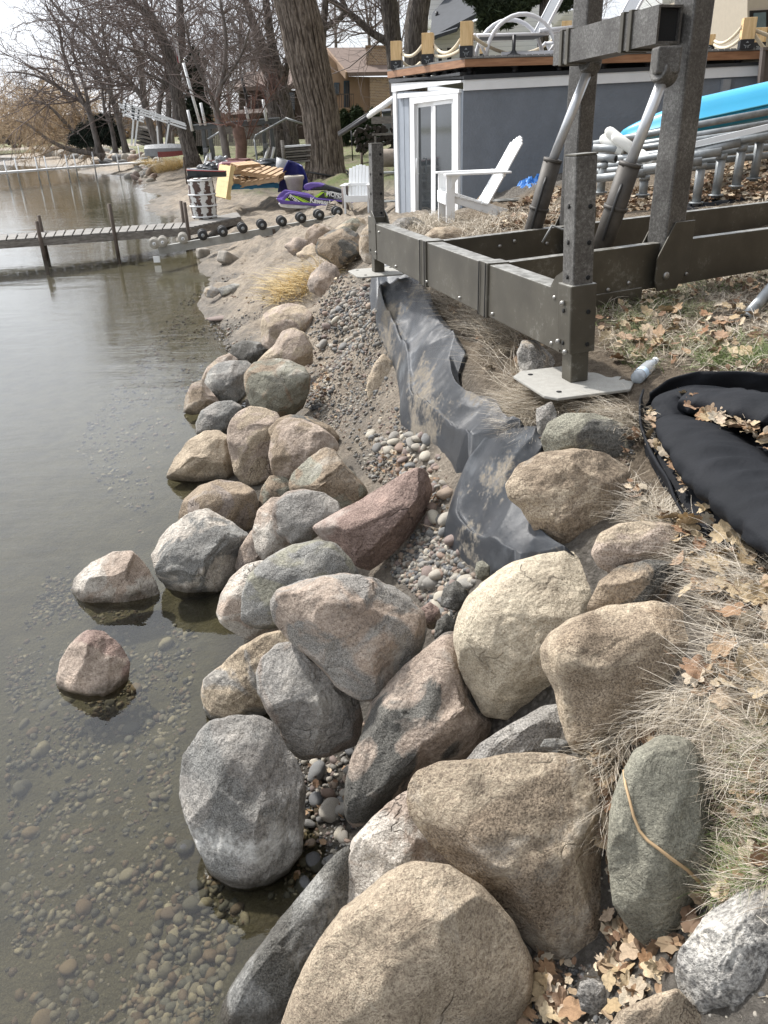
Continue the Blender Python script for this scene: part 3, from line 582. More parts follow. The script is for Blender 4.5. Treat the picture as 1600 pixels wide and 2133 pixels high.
for poly, n, a_, b__ in ((WIDE, 4200, .003, .018), ([(440,560),(600,470),(760,500),(760,600),(640,700),(560,740),(470,680)], 3500, .004, .02), ([(1260,1540),(1320,1520),(1500,1560),(1600,1700),(1600,2133),(1050,2133),(1100,2040),(1260,2040)], 1500, .002, .01), ([(1000,880),(1130,860),(1340,900),(1300,1000),(1060,980)], 900, .003, .012)):
    X, Y = region(poly, n, g); s = a_*(b__/a_)**(g.random(n)**2.4)*np.where(Y > 6, 1.4, 1.); o = stones_mesh('gravel', X, Y, s, g, 1, .4); o.data.materials.append(PEBM); o['kind'] = 'stuff'
# pebbles on the lake bed
LAKE = [(0,1330),(120,1130),(300,1280),(420,1340),(400,1500),(360,1700),(400,1850),(520,1950),(460,2160),(0,2180)]
X, Y = region(LAKE, 15000, g, -.15); vv_ = np.array([mnoise.noise(Vector((x*2.6, y*2.6, 9)))+.4*mnoise.noise(Vector((x*8, y*8, 2))) for x, y in zip(X, Y)]); kk_ = vv_ > g.normal(-.06, .2, len(X)); X, Y = X[kk_], Y[kk_]; s = .003*(8**(g.random(len(X))**2.2))
o = stones_mesh('gravel', X, Y, s, g, 1, .55, .65); o.data.materials.append(PEBM); o['kind'] = 'stuff'
NB_ = [(330,1900),(450,1850),(520,1950),(420,2160),(200,2200)]
X, Y = region(NB_, 500, g, -.1); s = .008*(3.4**(g.random(500)**1.5)); o = stones_mesh('gravel', X, Y, s, g, 2, .4, .65); o.data.materials.append(PEBM); o['kind'] = 'stuff'
FARL = [(140,900),(380,640),(440,600),(440,740),(400,870),(330,1000),(300,1130)]
X, Y = region(FARL, 2200, g, -.15); s = .006*(5**(g.random(2200)**1.7)); o = stones_mesh('gravel', X, Y, s, g, 1, .5, 1.); o.data.materials.append(PEBM); o['kind'] = 'stuff'
# single cobbles
PROTO = []
for i in range(10):
    bm = bmesh.new(); bmesh.ops.create_icosphere(bm, subdivisions=3, radius=1.); sx, sy, sz = random.Random(i).uniform(.9,1.2), random.Random(i+50).uniform(.65,.95), random.Random(i+99).uniform(.45,.75)
    for v in bm.verts:
        d = v.co.copy(); k = 1+.16*mnoise.noise(d*1.1+Vector((i*9,0,0)))+.05*mnoise.noise(d*3+Vector((i*5,2,0)))
        v.co = Vector((d.x*sx*k, d.y*sy*k, d.z*sz*k))
    me = bpy.data.meshes.new('cobble'); bm.to_mesh(me); bm.free(); me.polygons.foreach_set('use_smooth', [True]*len(me.polygons)); me.materials.append(COBM); PROTO.append(me)
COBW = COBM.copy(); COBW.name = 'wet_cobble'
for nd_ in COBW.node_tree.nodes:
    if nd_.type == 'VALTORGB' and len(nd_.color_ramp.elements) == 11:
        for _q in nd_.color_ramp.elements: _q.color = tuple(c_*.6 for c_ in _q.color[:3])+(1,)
PROTW = []
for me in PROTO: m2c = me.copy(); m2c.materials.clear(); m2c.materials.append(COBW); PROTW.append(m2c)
def cobbles(poly, n, smin, smax, label, group, z=None, seed=1, sink=.25, name='cobble'):
    r = np.random.default_rng(seed); X, Y = region(poly, n, r, z); Z = terr0(X, Y)
    for i in range(n):
        s = smin*(smax/smin)**(r.random()**1.5)*(1.4 if Y[i] > 6 else 1); o = link(bpy.data.objects.new(name, (PROTO if z is None else PROTW)[r.integers(0, 10)]))
        o.scale = (s, s*r.uniform(.8,1.1), s*r.uniform(.8,1.1)); o.rotation_euler = (r.normal(0,.35), r.normal(0,.35), r.uniform(0,6.28)); o.location = (X[i], Y[i], Z[i]+s*.55*(1-sink)); tag(o, label, 'cobble', group)
cobbles([(870,900),(930,960),(930,1110),(990,1190),(970,1250),(900,1300),(880,1210),(900,1040),(790,960),(760,900)], 105, .022, .05, 'rounded cobble lying in the pebble gully below the black fabric', 'cobbles in the gully', seed=3)
cobbles(UPPER+[(640,760)], 50, .02, .045, 'rounded cobble on the gravel slope beside the upper fabric edge', 'cobbles on the upper gravel slope', seed=4)
cobbles([(650,1560),(730,1560),(740,1740),(600,1880),(560,1890),(640,1780)], 34, .018, .045, 'wet stone in the dark gap between the boulders', 'stones in the dark gap', seed=5)
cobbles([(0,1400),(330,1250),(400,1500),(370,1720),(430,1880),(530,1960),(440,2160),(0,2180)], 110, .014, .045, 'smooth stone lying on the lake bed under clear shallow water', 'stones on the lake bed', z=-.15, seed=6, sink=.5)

#@@FABRIC
def drape(name, Lp, Rp, nu, nv, off, wr, m, seed=0, fold=0.):
    rows = max(len(Lp), len(Rp)); u = np.linspace(0, 1, rows)
    def rs(P, k):
        P = np.array(P, float); d = np.r_[0, np.cumsum(np.linalg.norm(np.diff(P, axis=0), axis=1))]; d /= d[-1]
        t = np.linspace(0, 1, k); return np.stack([np.interp(t, d, P[:,0]), np.interp(t, d, P[:,1])], -1)
    K = 22; a = rs(Lp, K); b = rs(Rp, K); J = 7
    G = np.zeros((K, J, 2))
    for i in range(K):
        for j in range(J):
            t = j/(J-1); p = a[i]*(1-t)+b[i]*t; h = hit(p[0], p[1]); G[i,j] = h[:2]
    ui = np.linspace(0, K-1, nu); vi = np.linspace(0, J-1, nv)
    def itp(C):
        T = np.stack([np.interp(ui, np.arange(K), C[:,j]) for j in range(J)], 1)
        return np.stack([np.interp(vi, np.arange(J), T[i]) for i in range(nu)], 0)
    X, Y = itp(G[:,:,0]), itp(G[:,:,1])
    for _ in range(3):
        X[1:-1,1:-1] = (X[1:-1,1:-1]*2+X[2:,1:-1]+X[:-2,1:-1])/4; Y[1:-1,1:-1] = (Y[1:-1,1:-1]*2+Y[2:,1:-1]+Y[:-2,1:-1])/4
    Z = terr0(X, Y); vs = []
    for i in range(nu):
        for j in range(nv):
            uu, vv = i/(nu-1), j/(nv-1); x, y = X[i,j], Y[i,j]
            w1 = 1-abs(mnoise.noise(Vector((x*2.6+y*.9, y*1.5-x*.6, seed))))*2.6
            w2 = (1-abs(mnoise.noise(Vector((x*6.5+y*2.5, y*4.2-x*2, 4+seed))))*2.8)*(.35+mnoise.noise(Vector((x*2.4, y*2.4, seed))))
            e = min(1, min(vv, 1-vv)*6)
            z = Z[i,j]+off*(.35+.65*e)+wr*(w1*.55+w2*.55)*e+fold*math.exp(-((vv-.12)/.07)**2)+.006*mnoise.noise(Vector((x*14, y*14, seed)))
            if j in (0, nv-1) or i in (0, nu-1): z = Z[i,j]-.02
            vs.append((x, y, z))
    f = [(i*nv+j, i*nv+j+1, (i+1)*nv+j+1, (i+1)*nv+j) for i in range(nu-1) for j in range(nv-1)]
    b_ = MB(); b_.add(vs, f, True); o = b_.build(name, m); 
    return o
nb = NB(mat('geotextile')); n1 = nb.noise(2.6, 8, .62); n2 = nb.noise(2.2, 6, .65)
c = nb.ramp(n1, [(.34,(.013,.015,.018)),(.58,(.027,.031,.037)),(.72,(.10,.11,.12))]); dirt = nb.ramp(nb.math('ADD', nb.math('MULTIPLY', n2, .75), nb.math('MULTIPLY', nb.noise(40, 5, .7), .25)), [(.54,0.),(.60,1.)])
c = nb.mix(nb.math('MULTIPLY', dirt, .8), c, nb.ramp(nb.noise(90, 5, .7), [(.3,(.12,.1,.075)),(.7,(.3,.26,.2))]))
wv = nb.n('ShaderNodeTexWave'); wv.inputs['Scale'].default_value = 320; nb.l(nb.mapping((1,1,1),(0,0,.5)), wv.inputs['Vector'])
nb.bump(nb.math('ADD', nb.math('MULTIPLY', wv.outputs[1], .03), nb.math('ADD', nb.math('MULTIPLY', n1, .5), nb.math('MULTIPLY', nb.noise(14, 5, .6), .35))), .6, .02)
GEO = nb.fin(c, nb.ramp(dirt, [(0.,.40),(1.,.95)]), 0, .5)
o = drape('erosion_fabric', [(775,572),(768,620),(775,668),(800,722),(824,772),(834,830),(830,880),(866,912),(905,926),(935,962),(950,990)],
      [(860,568),(885,605),(912,660),(945,705),(975,745),(955,790),(962,835),(1035,842),(1055,890),(1070,925),(1110,930)], 170, 80, .11, .07, GEO, 1, .05)
tag(o, 'long sheet of black erosion fabric running down the bank under the steel beam', 'fabric')
o = drape('erosion_fabric', [(1000,955),(955,1010),(938,1060),(922,1118),(950,1160),(1000,1195),(1050,1215)],
      [(1140,918),(1130,950),(1090,1000),(1072,1040),(1100,1080),(1140,1130),(1200,1175)], 100, 60, .075, .055, GEO, 5, .04)
tag(o, 'lower crumpled piece of black fabric tucked behind the big cream boulder', 'fabric')

#@@BOOM
nb = NB(mat('black_boom')); wv = nb.noise(260, 2, .5); nb.bump(nb.math('ADD', nb.math('MULTIPLY', wv, .06), nb.noise(9, 5, .6, nb.mapping((1,1,1)))), .45, .02)
BOOM = nb.fin(nb.ramp(nb.noise(5, 5, .6), [(.3,(.008,.009,.011)),(.7,(.016,.017,.020))]), .75, 0, .15)
bt = thing('silt_boom', 'folded black fabric silt boom full of dead leaves lying on the grass', 'boom', hit(1500, 980))
L0 = np.array(bt.location)
def sweep_tube(path, radii, seed, n=40, seg=110, flat=.75):
    P = np.array(path, float); d = np.r_[0, np.cumsum(np.linalg.norm(np.diff(P, axis=0), axis=1))]; t = np.linspace(0, d[-1], seg)
    Q = np.stack([np.interp(t, d, P[:,k]) for k in range(3)], -1)
    for _ in range(12): Q[1:-1] = (Q[1:-1]*2+Q[2:]+Q[:-2])/4
    R_ = np.interp(t, d, radii); vs = []
    for i in range(seg):
        tg = Q[min(i+1, seg-1)]-Q[max(i-1, 0)]; tg /= np.linalg.norm(tg); sd_ = np.cross(tg, [0,0,1]); sd_ /= np.linalg.norm(sd_); u = np.cross(sd_, tg)
        for k in range(n):
            a = 2*math.pi*k/n; wr = 1+.3*(1-2*abs(mnoise.noise(Vector((t[i]*11+.7*math.sin(a+seed), math.cos(a)*.7, seed)))))*(.5+.5*mnoise.noise(Vector((t[i]*3, a, seed)))) + .05*mnoise.noise(Vector((t[i]*22, a*1.5, seed)))
            r = R_[i]*wr; vs.append(tuple(Q[i]+sd_*math.cos(a)*r+u*math.sin(a)*r*flat-L0))
    f = [(i*n+k, i*n+(k+1)%n, (i+1)*n+(k+1)%n, (i+1)*n+k) for i in range(seg-1) for k in range(n)]+[tuple(range(n)), tuple(range((seg-1)*n, seg*n))]
    b_ = MB(); b_.add(vs, f, True); return b_
def gz(px, py, dz):
    h = hit(px, py); return (h[0], h[1], h[2]+dz)
pB = [gz(1395,905,.05), gz(1440,950,.07), gz(1500,1010,.075), gz(1560,1065,.07), gz(1640,1130,.065), gz(1760,1230,.065), gz(2000,1380,.06)]
sweep_tube(pB, [.06,.115,.135,.14,.14,.14,.13], 1, flat=.42).build('float_tube', BOOM, bt)
pA = [gz(1395,905,.05), gz(1395,870,.06), gz(1440,860,.06), gz(1520,885,.07), gz(1620,905,.07), gz(1760,925,.07)]
sweep_tube(pA, [.05,.075,.10,.115,.12,.12], 2, flat=.42).build('float_tube', BOOM, bt)
def wall_strip(path, h, seed, lean=(0,0)):
    P = np.array(path, float); d = np.r_[0, np.cumsum(np.linalg.norm(np.diff(P, axis=0), axis=1))]; t = np.linspace(0, d[-1], 90); Q = np.stack([np.interp(t, d, P[:,k]) for k in range(3)], -1)
    for _ in range(6): Q[1:-1] = (Q[1:-1]*2+Q[2:]+Q[:-2])/4
    vs = []; m_ = 9
    for i in range(90):
        hh = h*(.8+.3*mnoise.noise(Vector((t[i]*3, seed, 0)))) if not isinstance(h, list) else np.interp(t[i]/d[-1], np.linspace(0,1,len(h)), h)
        for j in range(m_):
            s = j/(m_-1); w_ = .02*mnoise.noise(Vector((t[i]*7, s*2, seed)))
            vs.append(tuple(Q[i]+np.array([lean[0]*s+w_, lean[1]*s+w_*.6, -.02+hh*s])-L0))
    f = [(i*m_+j, i*m_+j+1, (i+1)*m_+j+1, (i+1)*m_+j) for i in range(89) for j in range(m_-1)]
    b_ = MB(); b_.add(vs, f, True); return b_
for pth, h, sd_, ln in (([gz(1490,1140,0), gz(1440,1095,0), gz(1395,1030,0), gz(1356,960,0), gz(1338,900,0), gz(1345,850,0)], [.04,.06,.08,.09,.09,.09], 3, (-.02,.02)),
                        ([gz(1345,850,0), gz(1385,825,0), gz(1440,812,0), gz(1520,812,0), gz(1620,818,0), gz(1760,826,0)], [.09,.10,.10,.10,.10,.10], 6, (.0,-.02))):
    s_ = wall_strip(pth, h, sd_, ln).build('skirt', BOOM, bt); md = s_.modifiers.new('thick', 'SOLIDIFY'); md.thickness = .008
q = [gz(1345,850,0), gz(1760,826,0), gz(1760,1320,0), gz(1490,1140,0), gz(1395,1030,0), gz(1338,900,0)]
b_ = MB(); b_.prism([tuple(np.array(p)+np.array([0,0,.005])-L0) for p in q], (0,0,.012)); b_.build('floor_sheet', BOOM, bt)

#@@GRASS
nb = NB(mat('grass_blade')); at = nb.n('ShaderNodeVertexColor', layer_name='col'); GRM = nb.fin(at.outputs[0], .7, 0, .25)
STRAW = np.array([(.42,.365,.28),(.52,.46,.37),(.31,.26,.19),(.62,.56,.47),(.20,.16,.115)]); GREEN = np.array([(.10,.15,.045),(.14,.19,.06),(.18,.21,.09)]); YEL = np.array([(.62,.48,.24),(.70,.56,.31),(.50,.38,.19)])
def blades(name, X, Y, L, wd, rng, pal, head=None, spread=3.14, lift=.5, seg=5, zoff=0., kind='stuff', droop=1., label=None, cat=None, clampg=True, Z0=None):
    n = len(X); a = rng.uniform(-spread, spread, n)+(0 if head is None else head); d = np.stack([np.cos(a), np.sin(a)], -1); up = np.clip(rng.normal(lift, .22, n), .03, 1.1)
    side = np.stack([-np.sin(a), np.cos(a)], -1); t = np.linspace(0, 1, seg+1); bend = rng.normal(0, .35, n)
    hz = L[:,None]*(t[None]*np.sqrt(np.clip(1-np.clip(up,0,.98)**2, .04, 1))[:,None]); lat = (bend*L)[:,None]*t[None]**2
    PX = X[:,None]+d[:,0:1]*hz+side[:,0:1]*lat; PYY = Y[:,None]+d[:,1:2]*hz+side[:,1:2]*lat
    z0 = terr0(X, Y) if Z0 is None else Z0; z = z0[:,None]+zoff+L[:,None]*(up[:,None]*t[None]*1.25-droop*.62*up[:,None]*t[None]**2.2)
    if clampg: gz_ = terr0(PX, PYY); z = np.maximum(z, gz_+.006+.02*t[None]*rng.random((n,1)))
    w_ = wd[:,None]*(1-.75*t[None])*.5; tw = rng.uniform(-1, 1, (n,1))*.7
    A = np.stack([PX+side[:,0:1]*w_, PYY+side[:,1:2]*w_, z+w_*tw], -1); B = np.stack([PX-side[:,0:1]*w_, PYY-side[:,1:2]*w_, z-w_*tw], -1)
    VV = np.stack([A, B], 2).reshape(n, -1, 3); m_ = 2*(seg+1); base = (np.arange(n)*m_)[:,None,None]
    q_ = np.array([[2*i, 2*i+1, 2*i+3, 2*i+2] for i in range(seg)])[None]+base; ff = q_.reshape(-1, 4)
    me = bpy.data.meshes.new(name); V_ = VV.reshape(-1, 3); me.vertices.add(len(V_)); me.vertices.foreach_set('co', V_.astype(np.float32).ravel())
    me.loops.add(ff.size); me.loops.foreach_set('vertex_index', ff.astype(np.int32).ravel()); me.polygons.add(len(ff)); me.polygons.foreach_set('loop_start', np.arange(0, ff.size, 4, dtype=np.int32)); me.update(); me.validate()
    o = link(bpy.data.objects.new(name, me)); c = pal[rng.integers(0, len(pal), n)]*rng.uniform(.75, 1.2, (n,1)); setcol(o, 'col', np.repeat(np.c_[c, np.ones(n)], m_, 0)); me.materials.append(GRM)
    if kind: o['kind'] = kind
    return o
def clump(X, Y, rng, thr=-.1, s=4., seed=0.):
    v = np.array([mnoise.noise(Vector((x*s, y*s, seed))) for x, y in zip(X, Y)]); k = v > thr+rng.normal(0, .15, len(X)); return X[k], Y[k]
g = np.random.default_rng(11)
SLOPE = [(1300,1000),(1400,1080),(1500,1150),(1620,1180),(1700,1400),(1700,1720),(1560,1700),(1500,1640),(1480,1540),(1400,1515),(1300,1545),(1240,1590),(1440,1450),(1500,1360),(1480,1270),(1430,1180),(1330,1100)]
X, Y = region(SLOPE, 13500, g); X, Y = clump(X, Y, g, -.02, 7.)
blades('dry_grass', X, Y, g.uniform(.04,.13,len(X)), g.uniform(.0009,.0022,len(X)), g, STRAW, rad(200), 3.1, .16, zoff=.004)
X, Y = region(SLOPE, 1600, g); blades('dry_grass', X, Y, g.uniform(.1,.2,len(X)), g.uniform(.0008,.0014,len(X)), g, STRAW+.08, rad(200), 2.2, .35, zoff=.01)
EDGE = [(1250,1530),(1330,1480),(1440,1440),(1520,1500),(1530,1600),(1500,1700),(1480,1580),(1430,1540),(1370,1535),(1310,1570),(1280,1660),(1262,1800),(1250,1700),(1235,1600)]
X, Y = region(EDGE, 1500, g); blades('dry_grass', X, Y, g.uniform(.05,.14,len(X)), g.uniform(.0009,.0017,len(X)), g, STRAW, rad(215), .8, .2, zoff=.03)
NEARE = [(1480,1560),(1620,1500),(1700,1850),(1560,1860),(1500,1900),(1490,1750)]
X, Y = region(NEARE, 3800, g); blades('dry_grass', X, Y, g.uniform(.04,.12,len(X)), g.uniform(.0009,.0017,len(X)), g, np.r_[STRAW, GREEN[:2]], rad(200), 3.1, .4, zoff=.0)
LAWN = [(1230,640),(1330,590),(1620,545),(1750,640),(1750,800),(1600,790),(1420,775),(1330,790),(1240,720)]
X, Y = region(LAWN, 9000, g); X, Y = clump(X, Y, g, -.05, 2.5, 3.); blades('dry_grass', X, Y, g.uniform(.05,.15,len(X)), g.uniform(.0014,.003,len(X)), g, STRAW, None, 3.14, .45)
X, Y = region(LAWN, 7000, g); X, Y = clump(X, Y, g, .12, 2., 8.); blades('green_grass', X, Y, g.uniform(.04,.10,len(X)), g.uniform(.0015,.003,len(X)), g, GREEN, None, 3.14, .75)
X, Y = region([(1290,650),(1400,600),(1480,640),(1470,760),(1350,785),(1280,720)], 4200, g); X, Y = clump(X, Y, g, -.05, 3., 2.); blades('green_grass', X, Y, g.uniform(.04,.11,len(X)), g.uniform(.0012,.0028,len(X)), g, np.array([(.13,.16,.065),(.19,.21,.10),(.27,.26,.15)]), None, 3.14, .7)
X, Y = region([(1450,740),(1620,730),(1620,765),(1460,768)], 1600, g); blades('green_grass', X, Y, g.uniform(.04,.10,len(X)), g.uniform(.0012,.0028,len(X)), g, GREEN, None, 3.14, .75)
X, Y = region([(1500,1640),(1620,1600),(1620,1850),(1500,1880)], 900, g); blades('green_grass', X, Y, g.uniform(.03,.08,len(X)), g.uniform(.0009,.0018,len(X)), g, GREEN, None, 3.14, .6)
CREST = [(870,590),(900,580),(1000,640),(1100,700),(1170,740),(1080,720),(1090,790),(1060,830),(1000,780),(1000,720),(940,670),(900,630)]
X, Y = region(CREST, 8000, g); X, Y = clump(X, Y, g, .0, 5., 5.); blades('dry_grass', X, Y, g.uniform(.06,.3,len(X)), g.uniform(.0014,.0026,len(X)), g, STRAW*.85, rad(215), 2.7, .4, zoff=.04)
CR2 = [(1060,830),(1180,850),(1330,860),(1340,930),(1260,870),(1130,870),(1090,930),(1060,900)]
X, Y = region(CR2, 3500, g); blades('dry_grass', X, Y, g.uniform(.05,.18,len(X)), g.uniform(.001,.002,len(X)), g, STRAW, rad(220), 1.6, .3, zoff=.02)
CHAIRG = [(840,500),(850,462),(900,455),(1000,470),(1060,450),(1170,440),(1150,470),(1030,500),(900,510)]
X, Y = region(CHAIRG, 6500, g); X, Y = clump(X, Y, g, -.15, 2., 6.); blades('dry_grass', X, Y, g.uniform(.08,.4,len(X)), g.uniform(.003,.006,len(X)), g, STRAW, None, 3.14, .55)
BEHIND = [(1040,480),(1200,400),(1420,395),(1620,360),(1700,420),(1600,430),(1200,470)]
X, Y = region(BEHIND, 3000, g); blades('dry_grass', X, Y, g.uniform(.04,.12,len(X)), g.uniform(.003,.005,len(X)), g, STRAW, None, 3.14, .3)
def tuft(px, py, n, rad_, Lm, label, wd=.003, pal=YEL, head=rad(250), name='straw_tuft', up=.6):
    h = hit(px, py); a = g.uniform(0, 6.28, n); r = rad_*np.sqrt(g.random(n)); X = h[0]+np.cos(a)*r; Y = h[1]+np.sin(a)*r
    o = blades(name, X, Y, g.uniform(.5,1,n)*Lm, g.uniform(.6,1.3,n)*wd, g, pal, head, 2.1, up, kind=None); tag(o, label, 'grass tuft'); return o
tuft(632,600,1100,.42,.6,'bright yellow straw clump on the sandy slope above the freckled boulder', .008, head=rad(265), up=.42)
tuft(357,352,900,1.1,1.5,'tall golden grass clump on the bank at the end of the white pier', .018)
tuft(303,346,600,.9,1.1,'smaller golden grass clump beyond the riprap point', .02)
tuft(655,437,500,.5,.35,'flattened dry tuft on the sand behind the roller track', .008, STRAW)
tuft(524,820,260,.05,.17,'wispy pale tuft growing on the flank of the mossy boulder', .0015, STRAW, rad(200))
tuft(735,540,900,.35,.4,'tangle of dry roots and stems between bank boulders', .004, STRAW, rad(240), 'dry_tuft', .35)

EAST = [(1620,560),(2300,560),(2600,900),(2600,1700),(2100,2300),(1700,2300),(1620,1700),(1700,1180),(1900,1000),(1620,800)]
X, Y = region(EAST, 14000, g); X, Y = clump(X, Y, g, -.05, 3., 4.); blades('dry_grass', X, Y, g.uniform(.05,.16,len(X)), g.uniform(.0012,.003,len(X)), g, np.r_[STRAW, GREEN[:1]], None, 3.14, .35)

#@@LEAVES
def leaf_mesh(i):
    r = random.Random(i); lob = r.choice([5,7,7,9]); n = 44; out_ = []
    for k in range(n):
        a = 2*math.pi*k/n; e = .62+.38*abs(math.cos(a*lob/2))**.8; e *= .72+.28*abs(math.cos(a/2)); x = math.cos(a)*e; y = math.sin(a)*e*.72; out_.append((x, y))
    vs = [(0,0,0)]; c1, c2, ph = r.uniform(-.5,.7), r.uniform(.3,1.0), r.uniform(0, 6)
    for ring in (.5, 1.):
        for x, y in out_:
            x, y = x*ring, y*ring; z = c2*.45*y*y+c1*.35*x*x+.10*math.sin(3*x+ph)*math.cos(4*y+ph)*ring+.05*math.sin(9*x+ph); vs.append((x, y*(1-.12*c2), z))
    f = [(0, 1+k, 1+(k+1)%n) for k in range(n)]+[(1+k, 1+n+k, 1+n+(k+1)%n, 1+(k+1)%n) for k in range(n)]
    vs += [(-1.,-.012,.02),(-1.5,-.01,.08),(-1.5,.01,.08),(-1.,.012,.02)]; b0 = len(vs)-4; f.append((b0, b0+1, b0+2, b0+3))
    return np.array(vs), f
nb = NB(mat('dead_leaf')); oi = nb.n('ShaderNodeObjectInfo'); c = nb.ramp(oi.outputs['Random'], [(0.,(.38,.28,.16)),(.3,(.50,.40,.26)),(.5,(.26,.14,.075)),(.7,(.55,.48,.37)),(.85,(.30,.17,.085)),(1.,(.42,.35,.26))])
c = nb.mix(.5, c, nb.ramp(nb.noise(5, 5, .65), [(.35,.6),(.65,1.2)]), 'MULTIPLY'); nb.bump(nb.noise(14, 4, .6), .4, .1); LEAFM = nb.fin(c, .65, 0, .3)
nb = NB(mat('leaf_litter')); at = nb.n('ShaderNodeVertexColor', layer_name='col'); LITM = nb.fin(at.outputs[0], .75, 0, .25)
LM = []
for i in range(8):
    v, f = leaf_mesh(i); me = bpy.data.meshes.new('fallen_leaf'); me.from_pydata(v.tolist(), [], f); me.polygons.foreach_set('use_smooth', [True]*len(f)); me.materials.append(LEAFM); LM.append(me)
def leaves(poly, n, smin, smax, label, group, dz=.012, seed=0, tilt=.45):
    r = np.random.default_rng(seed+77); X, Y = region(poly, n, r); Z = terr0(X, Y)
    for i in range(n):
        o = link(bpy.data.objects.new('fallen_leaf', LM[r.integers(0, 8)])); s = r.uniform(smin, smax); o.scale = (s, s, s*r.uniform(.7,1.3))
        o.rotation_euler = (r.normal(0, tilt), r.normal(0, tilt), r.uniform(0, 6.28)); o.location = (X[i], Y[i], Z[i]+dz+r.random()*.02); tag(o, label, 'leaf', group)
leaves([(1380,1100),(1470,1120),(1600,1200),(1620,1520),(1520,1480),(1440,1300),(1400,1200)], 46, .034, .056, 'curled brown leaf lying in the dry grass below the black boom', 'leaves in the grass below the boom', .05, 1)
leaves([(1430,1430),(1580,1410),(1600,1520),(1500,1530)], 16, .04, .062, 'pale curled leaf in the heap at the right grass edge', 'leaves heaped in the grass', .035, 2)
leaves([(1500,1600),(1620,1580),(1620,1830),(1540,1850),(1495,1880),(1500,1700)], 30, .025, .05, 'dead leaf caught between the oval boulder and the right edge', 'leaves right of the oval boulder', .025, 3)
leaves([(1060,2060),(1140,2020),(1200,2060),(1280,1990),(1400,2020),(1380,2060),(1290,2110),(1200,2140),(1080,2150)], 46, .025, .046, 'dead leaf wedged among the bottom boulders', 'leaves among the bottom boulders', .03, 4)
leaves([(1240,1590),(1265,1640),(1262,1860),(1270,1960),(1262,1900),(1256,1720)], 16, .03, .05, 'dead leaf stuck in the crack beside the oval boulder', 'leaves in the crack', .05, 5)
leaves([(1400,860),(1430,880),(1600,960),(1620,1010),(1520,960),(1430,915)], 34, .025, .045, 'dead leaf trapped in the fold of the black boom', 'leaves in the boom fold', .10, 6)
leaves([(1350,870),(1380,940),(1420,1010),(1470,1090),(1500,1130),(1470,1130),(1400,1040),(1350,940)], 34, .022, .038, 'dead leaf packed behind the left skirt of the boom', 'leaves behind the boom skirt', .06, 7)
leaves([(1260,700),(1340,660),(1500,640),(1620,640),(1620,740),(1460,760),(1340,780),(1260,760)], 60, .035, .065, 'brown oak leaf scattered on the lawn under the steel frame', 'leaves on the lawn', .02, 8)
leaves([(1270,600),(1400,570),(1600,550),(1620,640),(1400,650)], 34, .025, .045, 'dry leaf on the lawn close to the long steel beam', 'leaves along the steel beam', .02, 9)
def litter(name, poly, n, smin, smax, seed, dz=.015):
    r = np.random.default_rng(seed); X, Y = region(poly, n, r); Z = terr0(X, Y); VV = []; FF = []; CC = []; k = 0
    pal = np.array([(.34,.25,.16),(.27,.18,.11),(.42,.34,.24),(.19,.115,.07),(.13,.085,.055),(.33,.28,.21)])
    protos = []
    for i in range(8):
        v, f = leaf_mesh(i); v = np.r_[v[:1], v[45:89][::3]]; m_ = len(v)-1; protos.append((v, [(0, 1+q, 1+(q+1)%m_) for q in range(m_)]))
    Rm = rotmats(n, r, .5)
    for i in range(n):
        v, f = protos[i % 8]; s = r.uniform(smin, smax); VV.append((v*s)@Rm[i].T+[X[i], Y[i], Z[i]+dz+r.random()*.03]); FF += [tuple(a+k for a in q) for q in f]; k += len(v); c = pal[r.integers(0, 6)]*r.uniform(.7,1.2); CC += [(*c, 1)]*len(v)
    me = bpy.data.meshes.new(name); me.from_pydata(np.concatenate(VV).tolist(), [], FF); o = link(bpy.data.objects.new(name, me)); setcol(o, 'col', CC); me.materials.append(LITM); o['kind'] = 'stuff'
litter('leaf_litter', [(1180,440),(1250,405),(1420,385),(1620,325),(1750,300),(1750,400),(1620,415),(1400,435),(1200,465)], 3800, .03, .055, 1, .02)
litter('leaf_litter', [(1010,480),(1060,430),(1180,390),(1200,440),(1180,470),(1080,480)], 500, .04, .08, 2, .02)
litter('leaf_litter', LAWN, 420, .015, .035, 3, .01)
litter('leaf_litter', EAST, 700, .02, .05, 31, .01)
litter('leaf_litter', SLOPE, 260, .012, .03, 4, .01)
litter('leaf_litter', [(670,750),(690,780),(680,850),(640,840)], 90, .012, .03, 5, .01)
litter('leaf_litter', CREST, 220, .015, .035, 6, .02)
litter('leaf_litter', [(790,950),(860,960),(850,1020),(770,980)], 60, .012, .025, 7, .02)
litter('leaf_litter', [(880,1000),(930,1010),(920,1120),(880,1100)], 90, .008, .02, 8, .01)
litter('leaf_litter', [(640,1600),(730,1600),(740,1740),(620,1840)], 30, .01, .025, 9, .01)
litter('leaf_litter', [(1240,1540),(1300,1500),(1480,1530),(1500,1640),(1620,1700),(1620,1850),(1480,1900),(1420,2030),(1260,2060),(1265,1900),(1250,1700)], 300, .014, .034, 11, .012)
litter('twig_debris', WIDE, 420, .006, .018, 12, .006)
litter('twig_debris', [(440,560),(600,470),(760,500),(760,600),(640,700),(560,740),(470,680)], 200, .015, .04, 13, .006)
litter('leaf_litter', [(1000,880),(1130,860),(1340,900),(1300,960),(1060,960)], 160, .012, .03, 14, .015)
litter('leaf_litter', NEARG, 120, .01, .022, 10, .01)

